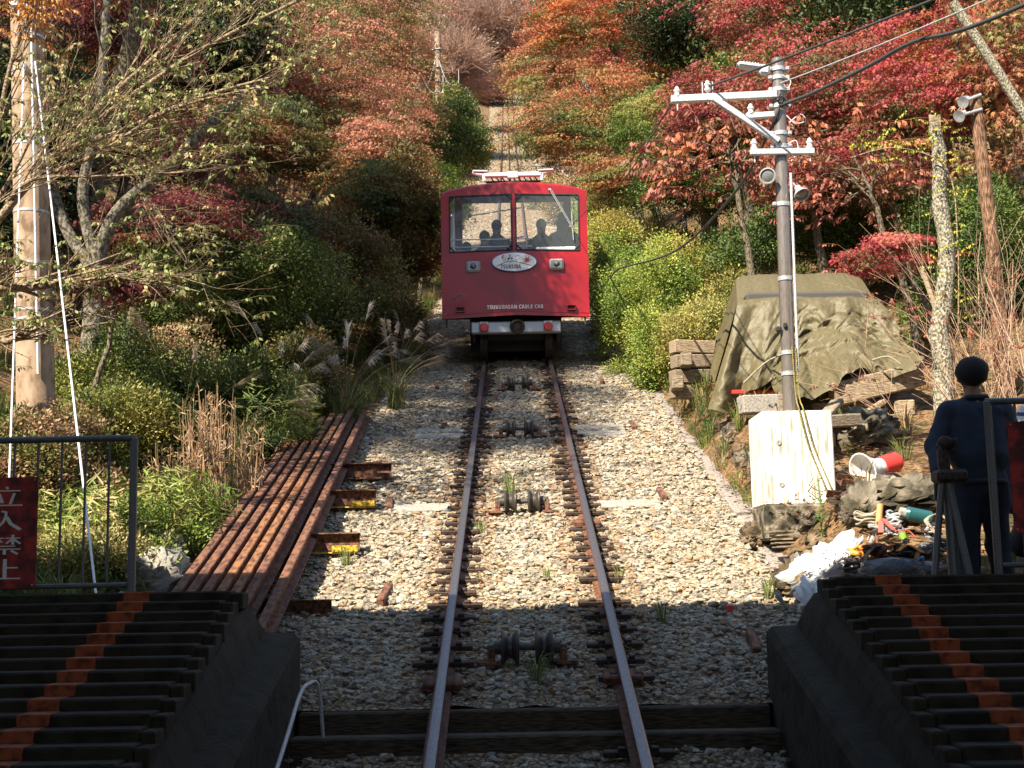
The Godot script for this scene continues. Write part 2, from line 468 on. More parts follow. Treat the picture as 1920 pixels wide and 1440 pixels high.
func spray(kind: String, variant: int) -> Mesh:
	var key := kind + str(variant)
	if spray_of.has(key):
		return spray_of[key]
	rng.seed = hash(key)
	var mb := MB.new()
	match kind:
		"maple":   # a flat layered fan of small star leaves
			for i in 62:
				var a := rf(0, TAU)
				var r: float = 0.46 * sqrt(rf(0.01, 1.0))
				var y := rf(-0.05, 0.05) - r * r * 0.35
				mb.col = tone(0.3, 0.2)
				var o := Vector3(cos(a), 0, sin(a))
				star(mb, o * r + Vector3(0, y, 0), (o + Vector3(rf(-0.9, 0.9), rf(-1.3, 0.0), rf(-0.9, 0.9))).normalized(), (Vector3.UP + Vector3(rf(-1.1, 1.1), 0, rf(-1.1, 1.1))).normalized(), rf(0.05, 0.085))
		"shrub":   # small oval leaves on a rounded twig end
			for i in 95:
				var o := Vector3(rng.randfn(), rng.randfn() * 0.8 + 0.5, rng.randfn()).normalized()
				var r := 0.24 * pow(rf(0.05, 1), 0.4)
				mb.col = tone(0.35, 0.15)
				leaf(mb, o * r, (o + Vector3(rf(-0.9, 0.9), rf(-0.4, 0.9), rf(-0.9, 0.9))).normalized(), (Vector3.UP + Vector3(rf(-0.7, 0.7), 0, rf(-0.7, 0.7))).normalized(), rf(0.036, 0.062), rf(0.018, 0.028))
		"cherry":   # hanging larger oval leaves along a twig
			mb.col = Color(0.5, 0.4, 0.3)
			mb.tube(PackedVector3Array([Vector3.ZERO, Vector3(0.3, 0.05, 0), Vector3(0.6, 0.02, 0)]), PackedFloat32Array([0.007, 0.005, 0.002]), 4)
			for i in 15:
				var t := rf(0.1, 1.0)
				mb.col = tone(0.3, 0.2)
				leaf(mb, Vector3(t * 0.6, 0.03, rf(-0.02, 0.02)), Vector3(rf(-0.3, 0.6), rf(-1.0, -0.3), rf(-0.7, 0.7)).normalized(), Vector3(rf(-0.5, 0.5), 0.5, rf(-0.5, 0.5)).normalized(), rf(0.08, 0.12), rf(0.035, 0.055))
		"bamboo":   # long pointed blades, low dwarf bamboo
			for i in 34:
				var a := rf(0, TAU)
				var o := Vector3(cos(a), rf(-0.2, 0.8), sin(a)).normalized()
				mb.col = tone(0.35, 0.15)
				leaf(mb, Vector3(rf(-0.14, 0.14), rf(0, 0.3), rf(-0.14, 0.14)), o, (Vector3.UP + o * 0.3).normalized(), rf(0.12, 0.22), rf(0.016, 0.028))
		"grass":
			for i in 46:
				var a := rf(0, TAU)
				var h := rf(0.14, 0.42)
				var o := Vector3(cos(a), 0, sin(a))
				var b := o * rf(0.0, 0.09)
				var s := Vector3(-sin(a), 0, cos(a)) * rf(0.003, 0.006)
				var mid := b + o * h * 0.18 + Vector3(0, h * 0.62, 0)
				var tip := b + o * h * rf(0.4, 0.75) + Vector3(0, h * rf(0.6, 0.95), 0)
				mb.col = tone(0.3, 0.2)
				mb.tri(b - s, b + s, mid + s)
				mb.tri(b - s, mid + s, mid - s)
				mb.tri(mid - s, mid + s, tip)
		"twigs":   # a spray of bare thin twigs with a few small dead leaves
			for i in 26:
				var o := Vector3(rng.randfn(), absf(rng.randfn()) * 0.9, rng.randfn()).normalized()
				var a := o * rf(0.0, 0.15)
				mb.col = Color(0.8, 0.75, 0.7) * rf(0.6, 1.2)
				var e := a + o * rf(0.25, 0.5)
				var q := e + (o + Vector3(rf(-0.7, 0.7), rf(-0.4, 0.7), rf(-0.7, 0.7))).normalized() * 0.16
				mb.tube(PackedVector3Array([a, e, q]), PackedFloat32Array([0.005, 0.0035, 0.0015]), 3, false)
				if i % 2 == 0:
					mb.col = tone(0.3, 0.2)
					leaf(mb, q, o, Vector3.UP, 0.05, 0.025)
		"litter":
			for i in 26:
				var a := rf(0, TAU)
				mb.col = tone(0.45, 0.3)
				star(mb, Vector3(rf(-0.3, 0.3), rf(0.005, 0.03), rf(-0.3, 0.3)), Vector3(cos(a), rf(-0.15, 0.3), sin(a)).normalized(), Vector3.UP, rf(0.03, 0.055))
	spray_of[key] = mb.mesh()
	return spray_of[key]

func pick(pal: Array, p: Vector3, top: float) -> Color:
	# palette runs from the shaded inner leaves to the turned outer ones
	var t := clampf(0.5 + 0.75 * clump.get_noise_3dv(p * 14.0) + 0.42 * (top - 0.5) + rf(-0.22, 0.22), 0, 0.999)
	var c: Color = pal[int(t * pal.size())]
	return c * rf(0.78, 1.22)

func limb(mb: MB, a: Vector3, b: Vector3, r0: float, r1: float, sag: float, sides := 6, wob := 0.06) -> void:
	var pts := PackedVector3Array()
	var rad := PackedFloat32Array()
	var l := a.distance_to(b)
	for i in 7:
		var t := i / 6.0
		var w := Vector3(rf(-1, 1), rf(-1, 1), rf(-1, 1)) * l * wob * (1.0 if i > 0 and i < 6 else 0.0)
		pts.append(a.lerp(b, t) + Vector3(0, sag * l * sin(PI * t), 0) + w)
		rad.append(lerpf(r0, r1, t))
	mb.tube(pts, rad, sides, false)

func tree(called: String, label: String, cat: String, foot: Vector2, mid: Vector3, rad: Vector3, count: int, kind: String, pal: Array, size := 1.0, girth := 0.11, bark: Material = null, group := "", gap := -0.16, limbs := 9) -> Node3D:
	rng.seed = hash(called + label + str(foot))
	if kind == "maple" or kind == "shrub":
		count = int(count * 3.0)
		size *= 0.64
	var base := P(foot.x, ground(foot.x, foot.y) - 0.1, foot.y)
	var o := thing(called, label, cat, base, group)
	mid -= base
	var tb := MB.new()
	var fork := mid - Vector3(0, rad.y * 0.55, 0)
	fork = fork.lerp(Vector3(0, fork.y, 0), 0.35)
	limb(tb, Vector3.ZERO, fork, girth * 1.25, girth * 0.7, 0.0, 9, 0.02)
	limb(tb, fork, mid + Vector3(0, rad.y * 0.5, 0), girth * 0.7, girth * 0.15, 0.0, 7, 0.05)
	var xfs := [[], [], []]
	var cols := [[], [], []]
	var got := 0
	var tries := 0
	while got < count and tries < count * 6:
		tries += 1
		var e := Vector3(rng.randfn(), rng.randfn(), rng.randfn()).normalized() * pow(rng.randf(), 0.38)
		if e.y < -0.55:
			continue
		var p := mid + e * rad * (1.0 + 0.5 * clump.get_noise_3dv((e * 2.2 + base) * 8.0))
		if kind == "maple":
			var lay := 0.55 * size
			p.y = lerpf(p.y, round(p.y / lay) * lay, 0.5)
		if clump.get_noise_3dv((p + base) * (9.0 if rad.x < 2 else 6.0)) < gap:
			continue
		var w := p + base
		if w.y < ground(w.x, -w.z) + 0.1:
			continue
		got += 1
		var out := Vector3(e.x, 0, e.z).normalized()
		var b := Basis(Vector3.UP, rf(0, TAU))
		if kind == "cherry":
			b = Basis(Vector3.UP, atan2(-out.z, out.x) + rf(-0.8, 0.8))
		else:
			b = Basis(out.cross(Vector3.UP).normalized(), -rf(-0.15, 0.75) if kind == "maple" else rf(-0.9, 0.6)) * b
		var k := rng.randi() % 3
		xfs[k].append(Transform3D(b.scaled(Vector3.ONE * size * rf(0.75, 1.3)), p))
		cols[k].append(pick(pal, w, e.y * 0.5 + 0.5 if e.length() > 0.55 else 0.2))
		if got <= limbs:
			limb(tb, fork.lerp(mid + Vector3(0, rad.y * 0.4, 0), rf(0, 0.8)), p, girth * rf(0.25, 0.42), girth * 0.06, rf(0.02, 0.14), 5, 0.05)
	obj("trunk", tb, bark if bark else M.bark, o)
	for k in 3:
		if xfs[k].size():
			many("crown", spray(kind, k), M.leaf, xfs[k], cols[k], o)
	return o

func shrub(label: String, at: Vector2, r: Vector3, count: int, pal: Array, size := 1.0, called := "shrub", kind := "shrub", group := "", lift := 0.45) -> Node3D:
	rng.seed = hash(label + str(at))
	var base := P(at.x, ground(at.x, at.y) - 0.05, at.y)
	var o := thing(called, label, "bush" if called != "dwarf_bamboo" else "plant", base, group)
	var sb := MB.new()
	var xfs := [[], [], []]
	var cols := [[], [], []]
	count = int(count * 1.5)
	size *= 0.82
	for i in count:
		var e := Vector3(rng.randfn(), rng.randfn(), rng.randfn()).normalized() * pow(rng.randf(), 0.3)
		var p := e * r * (1.0 + 0.6 * clump.get_noise_3dv((e * 2.0 + base) * 9.0)) + Vector3(0, r.y * lift * 2.0, 0)
		if e.y > 0.3 and rng.randf() < 0.12:
			p.y += rf(0.05, 0.4) * minf(r.y, 0.8)
		if p.y < 0.03 or clump.get_noise_3dv((p + base) * 11.0) < -0.3:
			continue
		var k := rng.randi() % 3
		xfs[k].append(Transform3D((Basis(Vector3(e.z, 0, -e.x).normalized() if absf(e.x) + absf(e.z) > 0.01 else Vector3.RIGHT, rf(0.0, 0.9)) * Basis(Vector3.UP, rf(0, TAU))).scaled(Vector3.ONE * size * rf(0.7, 1.3)), p))
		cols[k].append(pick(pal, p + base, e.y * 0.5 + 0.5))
		if i < 14:
			limb(sb, Vector3(rf(-0.1, 0.1), 0, rf(-0.1, 0.1)), p, 0.016, 0.004, 0.1, 4, 0.05)
	obj("stem", sb, M.twig, o)
	for k in 3:
		if xfs[k].size():
			many("foliage", spray(kind, k), M.leaf, xfs[k], cols[k], o)
	return o

func branchlet(mb: MB, p: Vector3, dir: Vector3, l: float, r: float, depth: int, wander := 0.25, rise := 0.05, forks := 3, tips = null) -> void:
	var pts := PackedVector3Array([p])
	var rad := PackedFloat32Array([r])
	var q := p
	var dd := dir
	for i in 5:
		dd = (dd + Vector3(rf(-1, 1), rf(-1, 1) + rise, rf(-1, 1)) * wander).normalized()
		q += dd * l / 5.0
		pts.append(q)
		rad.append(lerpf(r, r * 0.45, (i + 1) / 5.0))
	mb.tube(pts, rad, 6 if r > 0.02 else 4 if r > 0.006 else 3, false)
	if tips != null:
		tips.append([pts[3], dd])
		tips.append([q, dd])
	if depth <= 0:
		return
	for k in forks + rng.randi() % 2:
		var t := rf(0.25, 1.0)
		var i := int(t * 5)
		var nd := (dd + Vector3(rf(-1, 1), rf(-0.6, 0.9), rf(-1, 1)) * 0.75).normalized()
		branchlet(mb, pts[i], nd, l * rf(0.4, 0.7), maxf(rad[i] * 0.6, 0.0022), depth - 1, wander, rise, forks, tips)

func pampas(label: String, at: Vector2, n_stem: int, reach: float, lean: Vector3) -> Node3D:
	rng.seed = hash(label)
	var base := P(at.x, ground(at.x, at.y), at.y)
	var o := thing("pampas_grass", label, "grass clump", base, "plumed grass clumps beside the ballast")
	var bl := MB.new()
	for i in 130:
		var a := rf(0, TAU)
		var f := (Vector3(cos(a), 0, sin(a)) + lean * 0.6).normalized()
		var l := reach * rf(0.45, 1.0)
		var s := f.cross(Vector3.UP).normalized() * rf(0.003, 0.007)
		var p := Vector3(rf(-0.12, 0.12), 0, rf(-0.12, 0.12))
		var prev := p
		bl.col = [lin(0.16, 0.19, 0.06), lin(0.11, 0.15, 0.04), lin(0.30, 0.26, 0.12)][rng.randi() % 3] * rf(0.7, 1.2)
		for k in 5:
			var t := (k + 1) / 5.0
			var q := p + f * l * 0.7 * t * t + Vector3(0, l * (1.25 * t - 0.7 * t * t), 0)
			var w := s * (1.0 - t * 0.9)
			bl.tri(prev - s, prev + s, q + w)
			bl.tri(prev - s, q + w, q - w)
			prev = q
	obj("blades", bl, M.leaf, o).set_meta("kind", "stuff")
	for i in int(n_stem * 1.7):
		var pm := MB.new()
		var a := rf(0, TAU)
		var f := (Vector3(cos(a), 0, sin(a)) * 0.55 + lean).normalized()
		var l := reach * rf(0.85, 1.35)
		var pts := PackedVector3Array()
		for k in 7:
			var t := k / 6.0
			pts.append(Vector3(rf(-0.01, 0.01), 0, 0) + f * l * 0.62 * t * t + Vector3(0, l * (1.2 * t - 0.55 * t * t), 0))
		pm.col = lin(0.34, 0.27, 0.15)
		pm.tube(pts, PackedFloat32Array([0.004, 0.004, 0.003, 0.003, 0.002, 0.002, 0.002]), 3, false)
		var tip := pts[6]
		var back := (pts[6] - pts[5]).normalized()
		for k in 48:   # the plume: long silky strands combed to one side
			var st := tip - back * rf(0.0, 0.20)
			pm.col = lin(0.64, 0.56, 0.45) * rf(0.7, 1.1)
			var g := (back + f * 0.5 + Vector3(rf(-0.25, 0.25), rf(-0.55, 0.0), rf(-0.25, 0.25))).normalized()
			var m1 := st + g * 0.12
			var m2 := m1 + (g + Vector3(0, -0.55, 0)).normalized() * rf(0.09, 0.18)
			var s := g.cross(Vector3.UP).normalized() * 0.0042
			pm.tri(st, m1 + s, m1 - s)
			pm.tri(m1 - s, m1 + s, m2)
		obj("plume", pm, M.leaf, o)
	return o

func curved(a: Vector3, b: Vector3, sag: float, n := 14) -> PackedVector3Array:
	var p := PackedVector3Array()
	for i in n + 1:
		var t := i / float(n)
		p.append(a.lerp(b, t) - Vector3(0, sag * 4.0 * t * (1 - t), 0))
	return p

func spline(ctrl: Array, n := 6) -> PackedVector3Array:
	var cv := Curve3D.new()
	for i in ctrl.size():
		var p: Vector3 = ctrl[i]
		var t: Vector3 = (ctrl[mini(i + 1, ctrl.size() - 1)] - ctrl[maxi(i - 1, 0)]) / 6.0
		cv.add_point(p, -t, t)
	var out := PackedVector3Array()
	for i in (ctrl.size() - 1) * n + 1:
		out.append(cv.samplef(float(i) / n))
	return out

func one(called: String, pts: PackedVector3Array, r: float, m: Material, label: String, cat: String, group := "", sides := 6) -> MeshInstance3D:
	var mb := MB.new()
	mb.tube(pts, PackedFloat32Array([r]), sides)
	var o := obj(called, mb, m)
	tag(o, label, cat, group)
	return o

# ---------------------------------------------------------------- written marks
func stroke_marks(parent: Node, called: String, strokes: Array, xf: Transform3D, m: Material) -> void:
	# strokes: [width, [points ...]] in the unit square; every stroke is a thin flat shape
	var mb := MB.new()
	var lift := 0.0
	for s in strokes:
		var pts := PackedVector2Array()
		for q in s[1]:
			pts.append(Vector2(q[0], q[1]))
		for poly in Geometry2D.offset_polyline(pts, s[0] * 0.5, Geometry2D.JOIN_ROUND, s[2] if s.size() > 2 else Geometry2D.END_ROUND):
			mb.prism(poly, 0.0, xf.translated_local(Vector3(0, 0, lift)))
			lift += 0.0004
	obj(called, mb, m, parent)

func words(parent: Node, called: String, text: String, height: float, xf: Transform3D, m: Material, squeeze := 1.0) -> void:
	var f := SystemFont.new()
	f.font_names = PackedStringArray(["Droid Sans"])
	f.font_weight = 700
	var t := TextMesh.new()
	t.text = text
	t.font = f
	t.font_size = 64
	t.pixel_size = height / 46.0
	t.depth = 0.004
	var o := obj(called, t, m, parent)
	o.transform = xf * Transform3D(Basis().scaled(Vector3(squeeze, 1, 1)), Vector3.ZERO)

# ---------------------------------------------------------------- people
func body_mesh(bones: Array, cell: float, mb: MB, xf := Transform3D()) -> void:
	# bones: [a, b, radius a, radius b, colour]; joined by a smooth minimum and meshed as surface nets
	var lo := Vector3(1e9, 1e9, 1e9)
	var hi := -lo
	for b in bones:
		for k in 2:
			var r: Vector3 = Vector3.ONE * (b[2 + k] + cell * 4.0)
			lo = lo.min(b[k] - r)
			hi = hi.max(b[k] + r)
	var nx := int((hi.x - lo.x) / cell) + 2
	var ny := int((hi.y - lo.y) / cell) + 2
	var nz := int((hi.z - lo.z) / cell) + 2
	var F := PackedFloat32Array()
	F.resize(nx * ny * nz)
	F.fill(1.0)
	var own := PackedInt32Array()
	own.resize(F.size())
	var near := PackedFloat32Array()
	near.resize(F.size())
	near.fill(9.0)
	var kk := cell * 2.2
	var folds := cell > 0.014 and cell < 0.0215
	var cloth := FastNoiseLite.new()
	cloth.seed = 91
	cloth.frequency = 5.0
	cloth.fractal_octaves = 2
	for bi in bones.size():
		var b: Array = bones[bi]
		var A: Vector3 = b[0]
		var D: Vector3 = b[1] - A
		var dd := maxf(D.length_squared(), 1e-9)
		var m := maxf(b[2], b[3]) + cell * 3.5
		var l: Vector3 = (A.min(b[1]) - Vector3.ONE * m - lo) / cell
		var h: Vector3 = (A.max(b[1]) + Vector3.ONE * m - lo) / cell
		for z in range(maxi(0, int(l.z)), mini(nz, int(h.z) + 1)):
			for y in range(maxi(0, int(l.y)), mini(ny, int(h.y) + 1)):
				for x in range(maxi(0, int(l.x)), mini(nx, int(h.x) + 1)):
					var p := lo + Vector3(x, y, z) * cell
					var t := clampf((p - A).dot(D) / dd, 0, 1)
					var s := (p - A - D * t).length() - lerpf(b[2], b[3], t)
					if folds:
						s += 0.011 * cloth.get_noise_3d(p.x * 1.4, p.y, p.z * 1.4)
					var i := (z * ny + y) * nx + x
					var f := F[i]
					var q := maxf(kk - absf(f - s), 0.0) / kk
					F[i] = minf(f, s) - q * q * kk * 0.25
					if s < near[i]:
						near[i] = s
						own[i] = bi
	var id := {}
	var vs := PackedVector3Array()
	var vn := PackedVector3Array()
	var vc := []
	var st := [0, 1, nx, nx + 1, nx * ny, nx * ny + 1, nx * ny + nx, nx * ny + nx + 1]
	for z in nz - 1:
		for y in ny - 1:
			for x in nx - 1:
				var i := (z * ny + y) * nx + x
				var inside := 0
				for k in 8:
					if F[i + st[k]] < 0.0:
						inside += 1
				if inside == 0 or inside == 8:
					continue
				var sum := Vector3.ZERO
				var cnt := 0
				for e in [[0, 1], [2, 3], [4, 5], [6, 7], [0, 2], [1, 3], [4, 6], [5, 7], [0, 4], [1, 5], [2, 6], [3, 7]]:
					var fa := F[i + st[e[0]]]
					var fb := F[i + st[e[1]]]
					if (fa < 0.0) != (fb < 0.0):
						var pa := Vector3(e[0] & 1, (e[0] >> 1) & 1, e[0] >> 2)
						var pb := Vector3(e[1] & 1, (e[1] >> 1) & 1, e[1] >> 2)
						sum += pa.lerp(pb, fa / (fa - fb))
						cnt += 1
				id[i] = vs.size()
				vs.append(xf * (lo + (Vector3(x, y, z) + sum / cnt) * cell))
				var g := Vector3(F[i + 1] - F[i] + F[i + st[3]] - F[i + st[2]] + F[i + st[5]] - F[i + st[4]] + F[i + st[7]] - F[i + st[6]], F[i + st[2]] - F[i] + F[i + st[3]] - F[i + 1] + F[i + st[6]] - F[i + st[4]] + F[i + st[7]] - F[i + st[5]], F[i + st[4]] - F[i] + F[i + st[5]] - F[i + 1] + F[i + st[6]] - F[i + st[2]] + F[i + st[7]] - F[i + st[3]])
				vn.append((xf.basis * g).normalized())
				vc.append(bones[own[i]][4])
	var step := [1, nx, nx * ny]
	for i in id:
		for ax in 3:
			var u: int = step[(ax + 1) % 3]
			var w: int = step[(ax + 2) % 3]
			if (F[i] < 0.0) == (F[i + step[ax]] < 0.0):
				continue
			if not (id.has(i - u) and id.has(i - w) and id.has(i - u - w)):
				continue
			var q := [id[i], id[i - u], id[i - u - w], id[i - w]]
			if F[i] >= 0.0:
				q = [q[0], q[3], q[2], q[1]]
			for t in [[0, 1, 2], [0, 2, 3]]:
				mb.col = vc[q[t[0]]]
				mb.stri(vs[q[t[0]]], vs[q[t[1]]], vs[q[t[2]]], vn[q[t[0]]], vn[q[t[1]]], vn[q[t[2]]])

# ---------------------------------------------------------------- setting
func build_land() -> void:
	var xs := PackedFloat32Array()
	var x := -46.0
	while x < 46.0:
		xs.append(x)
		var a := absf(x)
		x += 0.22 if a < 6.0 else 0.7 if a < 12.0 else 2.5
	xs.append(46.0)
	var ds := PackedFloat32Array()
	var d := 8.32
	while d < 235.0:
		ds.append(d)
		d += 0.25 if d < 26.0 else 0.8 if d < 60.0 else 3.0
	var g := []
	for dd in ds:
		var row := PackedVector3Array()
		for xx in xs:
			row.append(P(xx, ground(xx, dd) - (0.12 if absf(xx) < 2.0 else 0.0), dd))
		g.append(row)
	var mb := MB.new()
	mb.grid(g)
	struct("hillside_ground", mb, M.soil)
	# the ballast bed, lower in the station behind the kerb
	mb = MB.new()
	for part in [[-4.0, 8.02, 0.10, 1.44], [8.44, 234.0, 0.0, 2.06]]:
		g = []
		d = part[0]
		while true:
			var row := PackedVector3Array()
			for i in 19:
				var t := i / 18.0 * 2.0 - 1.0
				var w: float = part[3] if d > 8.3 else 1.44
				var y: float = T(d) - 0.14 - part[2] + 0.03 * land.get_noise_2d(t * 40.0, d * 22.0)
				row.append(P(t * w, y - (0.1 if absf(t) > 0.99 else 0.0), d))
			g.append(row)
			if d >= part[1]:
				break
			d = minf(d + (0.12 if d < 26.0 else 0.5 if d < 60 else 2.0), part[1])
		mb.grid(g)
	struct("trackbed_ground", mb, M.ballast)

func build_ballast() -> void:
	var o := thing("ballast_gravel", "pale crushed stone ballast between and beside the two rails", "gravel")
	o.set_meta("kind", "stuff")
	rng.seed = 77
	var tones := [lin(0.50, 0.44, 0.35), lin(0.42, 0.39, 0.34), lin(0.56, 0.50, 0.41), lin(0.34, 0.31, 0.27), lin(0.50, 0.36, 0.23), lin(0.62, 0.58, 0.50), lin(0.46, 0.41, 0.33)]
	var xf := [[], [], [], [], []]
	var cl := [[], [], [], [], []]
	for zone in [[4.2, 8.02, 3200, 0.7], [8.52, 13.0, 16000, 0.68], [13.0, 24.0, 31000, 0.7], [24.0, 60.0, 15000, 1.4], [60.0, 170.0, 9000, 1.7]]:
		for i in zone[2]:
			var d := rf(zone[0], zone[1])
			var w := 2.02 if d > 8.3 else 1.4
			var x := rf(-w, w)
			var s: float = rf(0.026, 0.05) * zone[3]
			if absf(absf(x) - 0.565) < (0.09 if d < 24.0 else 0.16) and rng.randf() < 0.85 or (d < 23.5 and absf(absf(x) - 0.565) < 0.24 and rng.randf() < 0.55):
				continue
			var y: float = T(d) - 0.145 - (0.10 if d < 8.3 else 0.0) - (0.03 if d > 24.0 else 0.0) + rf(-0.012, 0.022) + 0.03 * land.get_noise_2d(x / w * 40.0, d * 22.0)
			var k := rng.randi() % 5
			xf[k].append(Transform3D(Basis.from_euler(Vector3(rf(0, TAU), rf(0, TAU), rf(0, TAU))).scaled(Vector3(s * rf(0.8, 1.3), s * rf(0.5, 0.75), s)), P(x, y, d)))
			var stain := Color(0.83, 0.81, 0.76)
			if absf(absf(x) - 0.565) < 0.28 and rng.randf() < 0.6:
				stain = Color(0.72, 0.58, 0.47)
			cl[k].append(tones[rng.randi() % tones.size()] * rf(0.68, 1.08) * stain)
	for k in 5:
		var mb := MB.new()
		mb.blob(Vector3.ZERO, Vector3.ONE, 100 + k, 0.55, 6, 4, true, Basis(), 1.1)
		many("stones", mb.mesh(), M.stone, xf[k], cl[k], o)
	var lx := []
	var lc := []
	for i in 380:
		var d := 8.4 + 20.0 * pow(rf(0, 1), 1.4)
		var x := rf(-2.6, 2.3)
		if absf(x) < 2.0 or x < 0:
			var y := T(d) - 0.10 if absf(x) < 2.0 else ground(x, d) + 0.03
			lx.append(Transform3D(Basis.from_euler(Vector3(rf(-0.3, 0.3), rf(0, TAU), rf(-0.3, 0.3))).scaled(Vector3.ONE * rf(0.35, 0.6)), P(x, y, d)))
			lc.append([lin(0.40, 0.12, 0.05), lin(0.30, 0.10, 0.05), lin(0.45, 0.24, 0.10)][rng.randi() % 3])
	var l := many("fallen_leaves", spray("litter", 0), M.leaf, lx, lc)
	tag(l, "scattered red and brown fallen leaves lying on the ballast", "fallen leaves")

func build_ground_cover() -> void:
	rng.seed = 501
	var gx := []
	var gc := []
	var bx := []
	var bc := []
	var lx := []
	var lc := []
	for i in 5200:
		var d := 8.8 + 60.0 * pow(rf(0, 1), 2.2)
		var side := -1.0 if rng.randf() < 0.6 else 1.0
		var x := side * (2.15 + 7.0 * pow(rf(0, 1), 1.7))
		if side > 0 and d < 11.5 and x < 3.8 and rng.randf() < 0.93:
			continue
		if side > 0 and x < 5.0 and d < 16.0 and rng.randf() < 0.75:
			continue
		if side < 0 and x > -2.75 and d > 8.0 and d < 17.5:
			continue
		var f := Transform3D(Basis(Vector3.UP, rf(0, TAU)).scaled(Vector3.ONE * rf(0.6, 1.25)), P(x, ground(x, d) - 0.02, d))
		var q := clump.get_noise_2d(x * 14.0, d * 14.0)
		if q > 0.0:
			gx.append(f)
			gc.append([lin(0.14, 0.19, 0.04), lin(0.20, 0.24, 0.06), lin(0.36, 0.27, 0.13), lin(0.10, 0.15, 0.04)][rng.randi() % 4] * rf(0.7, 1.2))
		else:
			bx.append(f.scaled_local(Vector3.ONE * 0.8))
			bc.append([lin(0.10, 0.16, 0.03), lin(0.15, 0.21, 0.05), lin(0.07, 0.11, 0.025)][rng.randi() % 3] * rf(0.7, 1.2))
	for i in 9000:
		var d := 8.5 + 50.0 * pow(rf(0, 1), 2.0)
		var side := -1.0 if rng.randf() < 0.45 else 1.0
		var x := side * (2.2 + 8.0 * pow(rf(0, 1), 1.3))
		lx.append(Transform3D(Basis.from_euler(Vector3(rf(-0.25, 0.25), rf(0, TAU), rf(-0.25, 0.25))).scaled(Vector3.ONE * rf(0.7, 1.3)), P(x, ground(x, d) + 0.01, d)))
		lc.append([lin(0.34, 0.15, 0.06), lin(0.42, 0.24, 0.12), lin(0.24, 0.13, 0.07), lin(0.46, 0.30, 0.16), lin(0.36, 0.08, 0.05)][rng.randi() % 5] * rf(0.7, 1.15))
	tag(many("grass", spray("grass", 0), M.leaf, gx, gc), "mixed green and straw coloured grass on the banks", "grass")
	tag(many("bamboo_grass_undergrowth", spray("bamboo", 0), M.leaf, bx, bc), "low dwarf bamboo and weeds on the banks", "undergrowth")
	tag(many("leaf_litter_debris", spray("litter", 1), M.leaf, lx, lc), "brown leaf litter covering the earth banks", "leaf litter")

